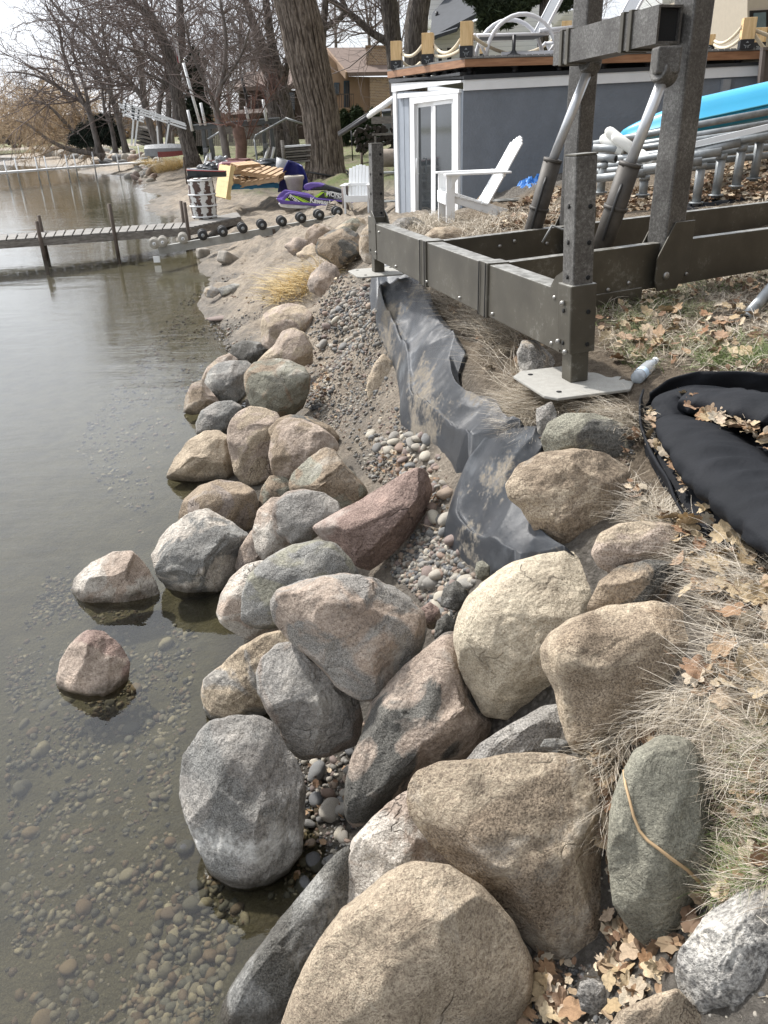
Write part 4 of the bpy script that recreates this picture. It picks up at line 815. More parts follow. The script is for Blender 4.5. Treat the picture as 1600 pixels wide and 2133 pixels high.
def sticks(poly, n, smin, smax, seed, name='twig_debris', wd=.0016):
    r = np.random.default_rng(seed); X, Y = region(poly, n, r); o = blades(name, X, Y, r.uniform(smin, smax, n), np.full(n, wd), r, np.array([(.16,.12,.085),(.28,.22,.15),(.10,.075,.055),(.36,.3,.22)]), None, 3.14, .08, zoff=.006); return o
sticks(WIDE, 900, .03, .12, 21); sticks([(440,560),(600,470),(760,500),(760,600),(640,700),(560,740),(470,680)], 500, .08, .3, 22, wd=.005); sticks([(1060,830),(1330,860),(1340,930),(1130,900)], 500, .04, .14, 23); sticks([(430,400),(760,420),(760,500),(520,540),(470,500)], 500, .1, .5, 24, wd=.01)

#@@LIFT
nb = NB(mat('galvanised_steel_weathered')); a_ = nb.noise(75, 6, .8); b2 = nb.noise(5, 5, .6)
xyz = nb.n('ShaderNodeSeparateXYZ'); geo = nb.n('ShaderNodeNewGeometry'); nb.l(geo.outputs['Position'], xyz.inputs[0])
spk = nb.ramp(nb.math('ADD', nb.math('MULTIPLY', a_, .7), nb.math('MULTIPLY', b2, .3)), [(.40,(.055,.050,.045)),(.52,(.105,.10,.092)),(.66,(.23,.225,.21))])
LIFTS = nb.fin(spk, .5, .35, .5); nb.bump(a_, .2, .003)
nb = NB(mat('painted_steel_brown')); a_ = nb.noise(30, 6, .75); b2 = nb.noise(4, 5, .6); c = nb.ramp(b2, [(.35,(.060,.053,.040)),(.65,(.088,.079,.060))])
geo = nb.n('ShaderNodeNewGeometry'); nz_ = nb.n('ShaderNodeSeparateXYZ'); nb.l(geo.outputs['Normal'], nz_.inputs[0])
dust = nb.math('MULTIPLY', nb.ramp(nz_.outputs[2], [(.5,0.),(.9,.85)]), nb.ramp(nb.noise(16, 5, .7), [(.4,.25),(.6,1.)])); c = nb.mix(dust, c, (.34,.335,.31))
c = nb.mix(nb.ramp(nb.math('ADD', nb.math('MULTIPLY', a_, .6), nb.math('MULTIPLY', b2, .4)), [(.56,0.),(.66,.55)]), c, (.24,.235,.21)); nb.bump(a_, .15, .003); LIFTP = nb.fin(c, .45, .3, .5)
PLATE = simple('dusty_plate', (.30,.29,.262), .85, 0, .12, 30, .4, 200)
CHROME = simple('chrome_rod', (.60,.61,.62), .3, .55, .05)
RUBBER = simple('black_rubber', (.02,.02,.02), .6)
BOLT = simple('bolt_metal', (.30,.29,.27), .4, .8)
HOLE = simple('dark_hole', (.006,.006,.006), .9, 0, .01)
Np = PZ(1197,790,1.34); Fp = PZ(788,565,1.34)
lift = thing('boat_lift', 'big brown steel boat lift frame standing on the bank beside the fabric', 'boat lift', (0,0,0))
fd = (Fp-Np)/np.linalg.norm(Fp-Np); up3 = np.array([0,0,1.])
def lb(name, A, B, w_, h_, m, bev=.004, par=lift, up=(0,0,1)):
    b = MB(); b.bar(A, B, w_, h_, up); return b.build(name, m, par, bev)
zt, zb = 1.695, 1.445; zc = (zt+zb)/2
# front beam in three lengths with the two clamp collars
lb('front_beam', Np[:]*[1,1,0]+[0,0,zc]+fd*.02, Fp*[1,1,0]+[0,0,zc]-fd*.02, .10, .25, LIFTP)
B0 = PZ(1018,550,1.69); B1 = PZ(1600,475,1.69); A0 = PZ(880,505,1.69); A1 = PZ(1600,420,1.69)
for q in (B0, A0):
    t = (q-Np)@fd; cpt = Np+fd*t; cpt[2] = zc; lb('clamp_collar', cpt-fd*.055, cpt+fd*.055, .116, .266, LIFTP, .003)
    b = MB()
    for s_ in (-.042,.042): b.bar(cpt+fd*s_-np.array([.06,.016,0]), cpt+fd*s_-np.array([.064,.017,0]), .006, .262, (0,0,1))
    b.build('seam', HOLE, lift)
def on_front(q): t = (q-Np)@fd; return Np+fd*t
dB = (B1-B0); dB[2] = 0; dB /= np.linalg.norm(dB); dA = (A1-A0); dA[2] = 0; dA /= np.linalg.norm(dA)
bB = on_front(B0)*[1,1,0]+[0,0,zc]; bA = on_front(A0)*[1,1,0]+[0,0,zc]
lb('side_beam', bB+dB*.05, bB+dB*6.5+[0,0,.0], .06, .245, LIFTP); lb('side_beam', bA+dA*.05, bA+dA*7.5, .06, .245, LIFTP)
b = MB(); e_ = bB+dB*.06; b.bar(bB+dB*.25+[0,0,-.15], bB+dB*1.0+[0,0,-.15], .09, .09); b.build('lower_rail', LIFTP, lift, .003)
# legs
def leg(P, toppx, basew, lean):
    n_ = Vector(tuple(fd)); rt = Vector((fd[1], -fd[0], 0)); M3 = Matrix((rt, n_, Vector((0,0,1)))).transposed()
    Zt = ZAT(P[0], P[1], toppx[1]); X2 = PY(toppx[0], toppx[1], P[1])[0]; dx = (X2-P[0])
    def at(z): f_ = (z-P[2])/(Zt-P[2]); return np.array([P[0]+dx*f_, P[1], z])
    b = MB(); b.bar(at(P[2]), at(1.5), .08, .08, tuple(fd)); l_ = b.build('foot_leg', LIFTP, lift, .004)
    b = MB(); b.bar(at(1.465), at(1.735), .114, .11, tuple(fd)); b.build('leg_sleeve', LIFTP, lift, .005)
    b = MB(); b.bar(at(1.70), at(Zt), .088, .088, tuple(fd)); pst = b.build('upright_post', LIFTS, lift, .005)
    b = MB(); b.bar(at(Zt), at(Zt+.006), 0.09, .09, tuple(fd)); b.build('post_cap', LIFTP, pst)
    sdir = -rt  # lake side and the side to the camera
    b = MB()
    for z in np.arange(1.5, Zt-.05, .13):
        c_ = V(at(z)); r_ = .057 if z < 1.735 else .044; 
        for dr in (-n_, -rt):
            r2 = r_+.0015; b.lathe(c_+dr*r2+rt*(.02 if dr == -n_ else 0), [(0,0),(.009,0),(.009,.002),(0,.002)], 12, dr)
    b.build('pin_holes', HOLE, pst)
    # plate
    c0 = V(at(P[2])); pl = []
    for x_, y_ in ((-.215,-.15),(-.18,-.2),(.14,-.2),(.215,-.11),(.215,.13),(.165,.2),(-.15,.2),(-.215,.14)): pl.append(c0+rt*(x_*basew)+n_*(y_*basew)+Vector((0,0,-.012)))
    b = MB(); b.prism(pl, (0,0,.012)); b.build('foot_plate', PLATE, lift, .003)
    for x_, y_ in ((-.14,-.13),(.14,.13),(-.14,.13)):
        b = MB(); b.lathe(c0+rt*(x_*basew)+n_*(y_*basew)+Vector((0,0,.001)), [(0,.0012),(.011,.0012),(.011,0)], 12)
        b.build('bolt_hole', HOLE, lift)
    return at
legN = leg(Np, (1211,322), 1.0, 0); legF = leg(Fp, (783,300), .95, 0)
for P in (Np, Fp):   # curved gusset ears of the sleeves
    b = MB(); n_ = Vector(tuple(fd)); rt = Vector((fd[1], -fd[0], 0)); s_ = 1 if P is Np else -1
    for sd_ in (-.0545,.048):
        p0 = Vector((P[0], P[1], 0))+rt*sd_; prof = [(.05,1.45),(.16,1.45),(.16,1.70),(.12,1.745),(.05,1.78)]; b.prism([p0+n_*(a*s_)+Vector((0,0,z)) for a, z in prof], rt*.006)
    b.build('gusset', LIFTP, lift)
# bolts on the sleeve and beams
b = MB()
for z_, o_ in ((1.47,-.03),(1.50,.03),(1.66,.0)): c_ = V(legN(z_)); b.lathe(c_-Vector((fd[1],-fd[0],0))*.061+Vector(tuple(fd))*o_, [(0,.012),(.008,.012),(.011,.006),(.011,0)], 8, -Vector((fd[1],-fd[0],0)))
for t_, z_ in ((.12,1.47),(.12,1.66),(.75,1.47),(1.2,1.47),(1.75,1.47),(2.4,1.47),(2.9,1.5),(2.8,1.65)): q = Np+fd*t_; b.lathe(Vector((q[0],q[1],z_))-Vector((fd[1],-fd[0],0))*.05, [(0,.01),(.008,.01),(.009,0)], 8, -Vector((fd[1],-fd[0],0)))
nBm = Vector((dB[1], -dB[0], 0))
for t_, z_ in ((.5,1.62),(.9,1.50),(.75,1.48),(1.35,1.5),(2.3,1.5)): q = bB+dB*t_; b.lathe(Vector((q[0],q[1],z_))+nBm*.031, [(0,.01),(.010,.01),(.012,0)], 8, nBm)
nAm = Vector((dA[1], -dA[0], 0))
for t_, z_ in ((.5,1.62),(.6,1.50),(.35,1.52),(.62,1.64),(.9,1.6)): q = bA+dA*t_; b.lathe(Vector((q[0],q[1],z_))+nAm*.031, [(0,.01),(.010,.01),(.012,0)], 8, nAm)
b.build('bolts', BOLT, lift)
# columns
def colbase(px, beam0, dd):
    best = min(np.arange(0, 4, .01), key=lambda t: abs(proj(np.r_[(beam0+dd*t)[:2], zt])[0]-px)); return beam0+dd*best
cB = colbase(1386, bB, dB); cA = colbase(1192, bA, dA)
COLW = .14
b = MB(); b.bar((cB[0],cB[1],zb), (cB[0]+.0,cB[1],3.6), COLW, COLW, tuple(dB)); b.build('column', LIFTS, lift, .012)
b = MB(); b.bar((cA[0],cA[1],zb), (cA[0]+.0,cA[1],3.9), COLW*.92, COLW*.92, tuple(dA)); b.build('column', LIFTS, lift, .012)
for c_, d_, n_ in ((cB, dB, nBm), (cA, dA, nAm)):
    d3 = Vector(tuple(d_)); b = MB()
    for off in (COLW/2+.002, -COLW/2-.012):
        p0 = Vector((c_[0], c_[1], 0))+n_*off; b.prism([p0+d3*x_+Vector((0,0,z_)) for x_, z_ in ((-.10,1.44),(.05,1.44),(.13,1.56),(.13,1.80),(-.02,1.80),(-.13,1.62),(-.13,1.50))], n_*.01)
    g_ = b.build('column_gusset', LIFTP, lift, .003)
    b = MB(); b.lathe(Vector((c_[0],c_[1],1.52))+n_*(COLW/2+.012)-d3*.05, [(0,.012),(.016,.012),(.022,.006),(.022,0)], 10, n_); b.build('pivot_bolt', BOLT, g_)
# cross beam on the lake side of the columns
zA = ZAT(cA[0], cA[1], 104); zB = ZAT(cB[0], cB[1], 52)
pA_ = np.array([cA[0]-dA[0]*.0, cA[1]-dA[1]*.0, zA]); pB_ = np.array([cB[0], cB[1], zB]); cdv = (pA_-pB_); cdv /= np.linalg.norm(cdv)
ofs = -np.array([dB[0], dB[1], 0])*(COLW*.5+.085)
q0 = pB_+ofs+cdv*.0; q1 = pA_+ofs+cdv*.02
b = MB(); H_ = .165; W_ = .14; T_ = .012; sx = np.cross(cdv, [0,0,1]); sx /= np.linalg.norm(sx)
for s_ in (-1, 1): b.bar(q0+sx*s_*(W_/2-T_/2), q1+sx*s_*(W_/2-T_/2), T_, H_)
for s_ in (-1, 1): b.bar(q0+up3*s_*(H_/2-T_/2), q1+up3*s_*(H_/2-T_/2), W_-.002*1, T_-.001)
xb = b.build('cross_beam', LIFTS, lift)
b = MB()
for t_ in (.05,.12):
    b = MB(); b.bar(q0+cdv*(.16+t_), q0+cdv*(.16+t_+.03), W_+.02, H_+.02); b.build('collar_rib', LIFTP, xb, .003); b = MB(); b.bar(q1-cdv*(.06+t_), q1-cdv*(.06+t_-.03), W_+.02, H_+.02); b.build('collar_rib', LIFTP, xb, .003)
b = MB(); b.bar(q0+cdv*.02+up3*0, q0+cdv*.03, W_-.026, H_-.026); b.build('tube_mouth', HOLE, xb)
tA = PY(1228,140,cA[1]-.16); tB = PY(1383,160,cB[1]-.12)
for tt_ in (tA, tB):
    b = MB(); b.box(tt_+up3*.07, (.12,.11,.12)); b.tube([tt_+up3*.03+ofs*.3, tt_+up3*.0-ofs*.3], .055, 14); b.build('ram_bracket', LIFTS, lift, .01)
# hydraulic rams
def ram(bot, mid, topp):
    b = MB(); d_ = (mid-bot)/np.linalg.norm(mid-bot); b.tube([bot, mid], .058, 20); b.tube([bot+d_*.52*np.linalg.norm(mid-bot), bot+d_*(.52*np.linalg.norm(mid-bot)+.02)], .066, 20); b.tube([mid-d_*.015, mid+d_*.004], .0605, 20)
    r = b.build('ram_cylinder', simple('ram_brown', (.062,.055,.047), .6, .2, .35, 14), lift); r2 = np.cross(d_, [0,0,1]); r2 /= np.linalg.norm(r2)
    b = MB(); b.tube([mid, topp], .029, 16); b.build('ram_rod', CHROME, r)
    b = MB(); b.tube([bot+d_*.1+r2*.075, mid-d_*.15+r2*.075, mid-d_*.1+r2*.05], .009, 6); b.build('hose', RUBBER, r)
yA = cA[1]-.35; ram(PY(1092,545,tA[1]+.1), PY(1152,332,tA[1]+.04), tA)
ram(PY(1248,535,tB[1]+.1), PY(1313,340,tB[1]+.05), tB)
b = MB(); hs = [PY(1130,505,5.0), PY(1150,470,5.0), PY(1180,480,5.0), PY(1190,515,4.9)]; b.tube(hs, .008, 6); b.build('cable', simple('grey_cable', (.2,.2,.19), .6), lift)

#@@BUILDINGS
WHITE = simple('white_paint', (.72,.73,.73), .5, 0, .06, 3)
STUCCO = simple('grey_stucco', (.165,.185,.212), .85, 0, .12, 2.5, .9, 26)
PANEL = simple('pale_blue_grey_boards', (.27,.30,.34), .7, 0, .08, 3)
DKTRIM = simple('dark_roof_edge', (.035,.038,.042), .6)
nb = NB(mat('deck_timber')); c = nb.ramp(nb.noise(3, 6, .6, nb.mapping((1,1,9))), [(.3,(.20,.095,.045)),(.7,(.36,.19,.10))]); CEDAR = nb.fin(c, .6, 0, .4)
nb = NB(mat('fresh_pine')); c = nb.ramp(nb.noise(5, 6, .65, nb.mapping((5,5,.6))), [(.3,(.52,.34,.15)),(.7,(.74,.55,.31))]); PINE = nb.fin(c, .6, 0, .3)
nb = NB(mat('weathered_grey_wood')); c = nb.ramp(nb.noise(6, 6, .7, nb.mapping((1,1,4))), [(.3,(.10,.09,.08)),(.7,(.27,.25,.225))]); GREYW = nb.fin(c, .85, 0, .2)
GLASS = simple('dark_glass', (.03,.036,.04), .06, 0, .3, 1.2); GLASS.node_tree.nodes['Principled BSDF'].inputs['Specular IOR Level'].default_value = .8
nb = NB(mat('window_glass')); gb = nb.b; gb.inputs['Base Color'].default_value = (.045,.055,.06,1); gb.inputs['Roughness'].default_value = .05; gb.inputs['Alpha'].default_value = .6; PANE = nb.m
ROPE = simple('cream_rope', (.62,.54,.40), .85, 0, .2, 40, .8, 90)
GALV = simple('galvanised_pipe', (.27,.285,.29), .5, .55, .3, 9)
BLACKM = simple('black_metal', (.018,.018,.02), .45, .3)
cor = np.array([1.60,14.8]); lef = np.array([.52,17.4]); rig = np.array([7.4,14.55])
def PW(px, py, A, B, off=0.):
    """picture point on the upright wall plane through A and B (x,y)"""
    d = ray(px, py); e = B-A; n = np.array([e[1], -e[0]])/np.linalg.norm(e)
    if n[1] > 0: n = -n
    t = ((A-CAM[:2])@n+off)/(d[:2]@n); return CAM+d*t, np.array([n[0], n[1], 0])
def wallpoly(b, pts, A, B, off, th):
    P = [PW(x, y, A, B, off)[0] for x, y in pts]; n = PW(*pts[0], A, B)[1]; b.prism([tuple(p) for p in P], tuple(-n*th))
shed = thing('deck_building', 'low grey stucco boathouse with white sliding door and rope railed roof deck', 'building', (1.6,14.8,.6)); SO = np.array(shed.location)
def pb(b, name, m, par, bevel=0.): return b.build(name, m, par, bevel, loc=None)
# everything below is modelled in world coordinates, so put the parent's origin back
shed.location = (0,0,0)
ztl, ztc, ztr = ZAT(*lef, 191), ZAT(*cor, 189), ZAT(*rig, 150)
zrr = ZAT(6.47, 14.6, 155)
def vbox(b, A, B, z0, zA, zB, th, off=0.):
    """upright panel from A to B, bottom z0, tops zA/zB, thickness th behind the face"""
    e = (B-A)/np.linalg.norm(B-A); n = np.array([e[1], -e[0]])
    if n[1] > 0: n = -n
    A2, B2 = A+n*off, B+n*off; b.prism([(A2[0],A2[1],z0),(B2[0],B2[1],z0),(B2[0],B2[1],zB),(A2[0],A2[1],zA)], (-n[0]*th, -n[1]*th, 0))
rb = rig+np.array([.3,6.]); lb2 = lef+np.array([5.8,2.])
b = MB(); vbox(b, cor, rig, -.2, ztc, zrr, .2); b.build('stucco_wall', STUCCO, shed)
b = MB(); vbox(b, rig, rb, .0, zrr, zrr, .2); vbox(b, lef, lef+np.array([6,1.5]), 0, ztl, ztl, .2); b.build('back_wall', STUCCO, shed)
# lake-side wall left and right of the door opening
jL, jR = PW(853,300,cor,lef)[0][:2], PW(954,300,cor,lef)[0][:2]
zdh = ZAT(*jL, 202); zdh2 = ZAT(*jR, 190)
b = MB(); vbox(b, lef, jL, -.2, ztl, ztl+(ztc-ztl)*.22, .12); w1 = b.build('board_wall', PANEL, shed)
b = MB(); vbox(b, jR, cor, -.2, ztc, ztc, .12, -.002); vbox(b, jL, jR, min(zdh,zdh2)-.06, ztl+(ztc-ztl)*.22, ztc, .12, -.004); b.build('board_wall', PANEL, shed)
b = MB()
for x in (841,): P = PW(x, 200, cor, lef, .002)[0]; b.bar((P[0],P[1],.3), (P[0],P[1],ztl-.02), .004, .006)
b.build('board_joint', DKTRIM, w1)
b = MB(); vbox(b, lef-(cor-lef)/2.8*.03, lef+(cor-lef)/2.8*.12, .1, ztl, ztl, .05, .035); b.build('corner_board', WHITE, shed)
z1, z2, z3 = ZAT(*lef, 173), ZAT(*cor, 167), ZAT(*rig, 130)
b = MB()
vbox(b, lef-(cor-lef)/2.8*.06, cor, ztl, z1, z2, .05, .05)
b.prism([(lef[0],lef[1],ztl)]*0+[tuple(np.r_[cor+[.0,-.052],ztc-.0]), tuple(np.r_[rig+[0,-.052],ZAT(*rig,152)]), tuple(np.r_[rig+[0,-.052],z3]), tuple(np.r_[cor+[0,-.052],z2])], (0,.05,0))
b.build('white_fascia', WHITE, shed)
b = MB()
z1b, z2b, z3b = ZAT(*lef, 163.5), ZAT(*cor, 157), ZAT(*rig, 124)
vbox(b, lef-(cor-lef)/2.8*.08, cor, z1, z1b, z2b, .3, .07); b.prism([tuple(np.r_[cor+[.0,-.075],z2]), tuple(np.r_[rig+[0,-.075],z3]), tuple(np.r_[rig+[0,-.075],z3b]), tuple(np.r_[cor+[0,-.075],z2b])], (0,.3,0))
b.build('roof_edge', DKTRIM, shed)
b = MB(); rt_ = [(lef[0],lef[1],z1b-.05),(cor[0],cor[1],z2b-.05),(rig[0],rig[1],z3b-.05),(rb[0],rb[1]+2,z3b-.05),(lef[0]+2,lef[1]+5,z1b-.05)]; b.prism(rt_, (0,0,.04)); b.build('flat_roof', DKTRIM, shed)
# door: casing, two framed leaves with panes
b = MB(); wallpoly(b, [(828,195),(956,186),(956,193),(828,205)], cor, lef, .055, .08); b.build('header_board', WHITE, shed)
b = MB(); wallpoly(b, [(853,202),(954,189),(954,470),(945,470),(944,205),(862,216),(866,470),(856,470)], cor, lef, .05, .09); dr = b.build('door_casing', WHITE, shed)
leafs = [((866,216),(903,211)),((902,211),(946,205))]
for k, (a, c_) in enumerate(leafs):
    off = (-.01, .02)[k]; b = MB(); x0, y0 = a; x1, y1 = c_; zt0 = 0
    wallpoly(b, [(x0,y0),(x1,y1),(x1,y1+9),(x0,y0+9)], cor, lef, off, .03)
    wallpoly(b, [(x0,y0+9),(x0+5,y0+9),(x0+5,462),(x0,462)], cor, lef, off-.001, .03); wallpoly(b, [(x1-5,y1+9),(x1,y1+9),(x1,462),(x1-5,462)], cor, lef, off-.001, .03)
    wallpoly(b, [(x0+5,445),(x1-5,445),(x1-5,462),(x0+5,462)], cor, lef, off, .03)
    d_ = b.build('sliding_door', WHITE, shed)
    b = MB(); wallpoly(b, [(x0+5,y0+9),(x1-5,y1+9),(x1-5,445),(x0+5,445)], cor, lef, off-.012, .006); b.build('door_pane', GLASS, d_)
b = MB(); p = PW(872,330,cor,lef,.03)[0]; q = PW(872,362,cor,lef,.03)[0]; b.tube([p, p+[-.04,-.04,0], q+[-.04,-.04,0], q], .014, 8); b.build('door_handle', WHITE, d_)
b = MB(); b.box((cor[0]+.6,cor[1]+1.6,1.6), (.9,.05,1.6)); b.build('curtain', simple('pale_curtain', (.3,.31,.31), .8), shed)
b = MB(); P = PW(1508,185,cor,rig,.0)[0]; b.box((P[0],P[1]-.05,P[2]), (.13,.09,.28)); b.tube([(P[0],P[1]-.04,P[2]-.14),(P[0],P[1]-.04,P[2]-.9)], .02, 8); b.build('electrical_box', simple('conduit_grey', (.25,.26,.27), .5), shed)
# deck on pedestals
dl, dc, drr = np.array([.38,17.55]), np.array([1.6,14.62]), np.array([7.5,14.4])
zd0 = ZAT(*dc, 139.5); zd1 = ZAT(*dc, 123); ztop = zd1+.02
zl0, zl1 = ZAT(*dl, 163), ZAT(*dl, 149)
b = MB(); vbox(b, dl, dc, zd0, zl1, zd1, .05); b2 = b
b.v[-8:] = b.v[-8:]
b = MB(); 
def quadrim(b, A, B, za0, za1, zb0, zb1, th, off=0):
    e = (B-A)/np.linalg.norm(B-A); n = np.array([e[1], -e[0]]); n = -n if n[1] > 0 else n
    A2, B2 = A+n*off, B+n*off; b.prism([(A2[0],A2[1],za0),(B2[0],B2[1],zb0),(B2[0],B2[1],zb1),(A2[0],A2[1],za1)], (-n[0]*th,-n[1]*th,0))
zr0, zr1 = ZAT(*drr, 119), ZAT(*drr, 101)
quadrim(b, dl, dc, zl0, zl1, zd0, zd1, .05); quadrim(b, dc, drr, zd0, zd1, zr0, zr1, .05); b.build('timber_rim', CEDAR, shed, .004)
b = MB(); bk1 = drr+np.array([.5,5.5]); bk0 = dl+np.array([1.8,3.2])
N_ = 38; 
b.prism([(dl[0],dl[1],zl1+.003),(dc[0],dc[1],zd1+.003),(drr[0],drr[1],zr1+.003),(bk1[0],bk1[1],zr1+.003),(bk0[0],bk0[1],zl1+.003)], (0,0,.028)); dk = b.build('deck_surface', simple('grey_decking', (.16,.155,.15), .8), shed)
b = MB()
for i in range(60):
    x = dc[0]+.05+i*.1; z = zd1+(zr1-zd1)*(x-dc[0])/(drr[0]-dc[0])
    y = dc[1]+(drr[1]-dc[1])*(x-dc[0])/(drr[0]-dc[0])-.012; b.box((x, y, z+.026), (.085,.02,.03))
b.build('board_ends', simple('board_end_grey', (.2,.2,.195), .8), dk)
for k in range(9):
    t = k/8; 
    for A, B, za, zb in ((dl, dc, (zl0, z1b), (zd0, z2b)), (dc, drr, (zd0, z2b), (zr0, z3b))):
        p = A+(B-A)*t; p = p+np.array([.12,.2]); hi = za[0]+(zb[0]-za[0])*t; lo = za[1]+(zb[1]-za[1])*t-.05
        if hi-lo < .03: continue
        b = MB(); b.lathe((p[0],p[1],lo), [(.09,0),(.09,.03),(.05,.05),(.045,hi-lo-.03),(.08,hi-lo-.01),(.08,hi-lo)], 12); b.build('pedestal', BLACKM, shed)
def dpost(px, ytop, ybot, Y, w_=.2):
    P = PY(px, ybot, Y); zt_ = ZAT(P[0], P[1], ytop); r = Matrix.Rotation(rad(-12), 3, 'Z'); b = MB(); zb_ = P[2]; zm = zb_+(zt_-zb_)*.32
    b.box((P[0],P[1],(zm+zt_)/2), (w_,w_,zt_-zm), r); o = b.build('rail_post', PINE, shed, .006)
    b = MB(); b.box((P[0],P[1],(zb_+zm)/2), (w_+.012,w_+.012,zm-zb_), r); k = b.build('post_bracket', BLACKM, o, .004)
    b = MB(); f = r@Vector((0,-1,0)); s_ = r@Vector((1,0,0)); c_ = Vector((P[0],P[1],zb_))+f*(w_/2+.009); h = zm-zb_
    for a_ in range(7): g0 = math.pi*(.15+.7*a_/6); b.box(c_+s_*(.05*math.cos(g0))+Vector((0,0,h*.55-.03*math.sin(g0))), (.014,.004,.008), r)
    b.prism([c_+s_*x_+Vector((0,0,h*z_)) for x_, z_ in ((-.022,.66),(.022,.66),(0,.84))], f*.003)
    for x_ in (-.018,.018): b.box(c_+s_*x_+Vector((0,0,h*.27)), (.01,.004,.04), r)
    b.build('bracket_mark', GALV, k); return np.array([P[0],P[1],zb_+(zt_-zb_)*.62]), zt_
ps = [dpost(827,86,145,17.3), dpost(892,69,134,16.0), dpost(972,45,120,14.7), dpost(1552,37,104,14.5), dpost(1177,44,112,18.5), dpost(1578,58,103,15.9,.2), dpost(1475,72,105,18.6,.2), dpost(1008,100,118,18.6,.16)]
def rope(A, B, sag, nm='rope'):
    pts = [A+(B-A)*t-np.array([0,0,sag*4*t*(1-t)]) for t in np.linspace(0,1,20)]; b = MB(); b.tube(pts, .028, 8); return b.build(nm, ROPE, shed)
P_ = [p for p, z in ps]
rope(P_[0]+[.1,0,-.02], P_[1]-[.1,0,0], .1); rope(P_[1]+[.1,0,0], P_[2]-[.1,0,.05], .16); rope(P_[2]+[.1,0,-.02], P_[4]-[.08,0,-.05], .32); rope(P_[4]+[.08,0,0], P_[6]-[.1,0,0], .3)
rope(P_[6]+[.1,0,.0], P_[3]-[.1,0,-.05], .12); rope(P_[6]+[.1,0,-.06], P_[3]-[.1,0,.12], .1); rope(P_[3]+[.1,0,0], P_[3]+[1.6,.2,-.3], .05); rope(P_[3]+[.1,0,-.05], P_[5]+[.3,0,-.33], .02); rope(P_[0]+[.1,.3,-.12], P_[1]+[.0,2.5,-.1], .1); rope(P_[1]+[.1,0,-.16], P_[2]+[-.1,.0,-.2], .05)
# loungers on the deck
LW = simple('white_resin', (.66,.66,.68), .45, 0, .04); SLING = simple('grey_sling', (.13,.14,.155), .7, 0, .08, 60)
def lounger(px, Y, sc_, rz, label):
    P = PY(px, 118, Y); P[2] = zd1+.03; t = thing('chaise_lounge', label, 'lounger', P, rz)
    def T(b, n, m, par=t, bv=0.): o = b.build(n, m, par, bv); return o
    b = MB(); b.box((.05,0,.34), (1.15,.6,.03)); T(b, 'seat', SLING)
    b = MB(); b.bar((.60,0,.36), (1.02,0,1.12), .58, .03, (0,1,0)); b = MB(); R_ = Matrix.Rotation(rad(-61), 3, 'Y'); b.box((.82,0,.72), (.86,.58,.03), R_); bk = T(b, 'backrest', SLING)
    b = MB(); 
    for s_ in (-.31,.31): b.bar((.6,s_,.36), (1.04,s_,1.12), .045, .045)
    b.bar((1.04,-.31,1.12), (1.04,.31,1.12), .05, .06); T(b, 'back_frame', LW, bk)
    for s_ in (-.36,.36):
        b = MB(); b.tube([(-.05+.62*math.cos(a_)*1.0+.25, s_, .02+.62*math.sin(a_)) for a_ in np.linspace(math.pi*.98, math.pi*.03, 16)], .034, 8); T(b, 'arm_hoop', LW)
        b = MB(); b.tube([(-.62,s_,.36),(-.7,s_,.3),(-.62,s_,0)], .03, 8); b.tube([(-.62,s_,.36),(-.4,s_,0)], .025, 8); T(b, 'front_leg', LW)
        b = MB(); b.tube([(1.15,s_,.42),(1.3,s_,.0)], .035, 8); b.tube([(1.18,s_,.42),(.85,s_,.0)], .03, 8); b.tube([(.5,s_,.4),(1.15,s_,.44)], .03, 8); T(b, 'rear_leg', LW)
        b = MB(); b.tube([(-.62,s_*.95,.35),(.62,s_*.95,.35)], .025, 8); T(b, 'side_rail', LW)
    return t
lounger(1050, 15.6, 1, rad(8), 'white hooped chaise with grey sling on the roof deck behind the corner post')
lounger(1215, 16.8, 1, rad(10), 'second white and grey chaise on the deck partly hidden by the steel column')
b = MB(); P = PY(1070,112,15.2); P[2] = zd1+.03; b.lathe(P, [(.14,0),(.14,.04),(.06,.07),(.03,.12),(.03,.34),(0,.34)], 16); top(b.build('umbrella_base', BLACKM), 'small black umbrella base on the roof deck between the chaise legs', 'umbrella base')
b = MB(); P = PY(1045,114,15.4); P[2] = zd1+.09; b.tube([P, P+[1.9,.2,0]], .055, 12); top(b.build('rolled_tube', LW), 'white tube lying on the deck under the chaise', 'tube')

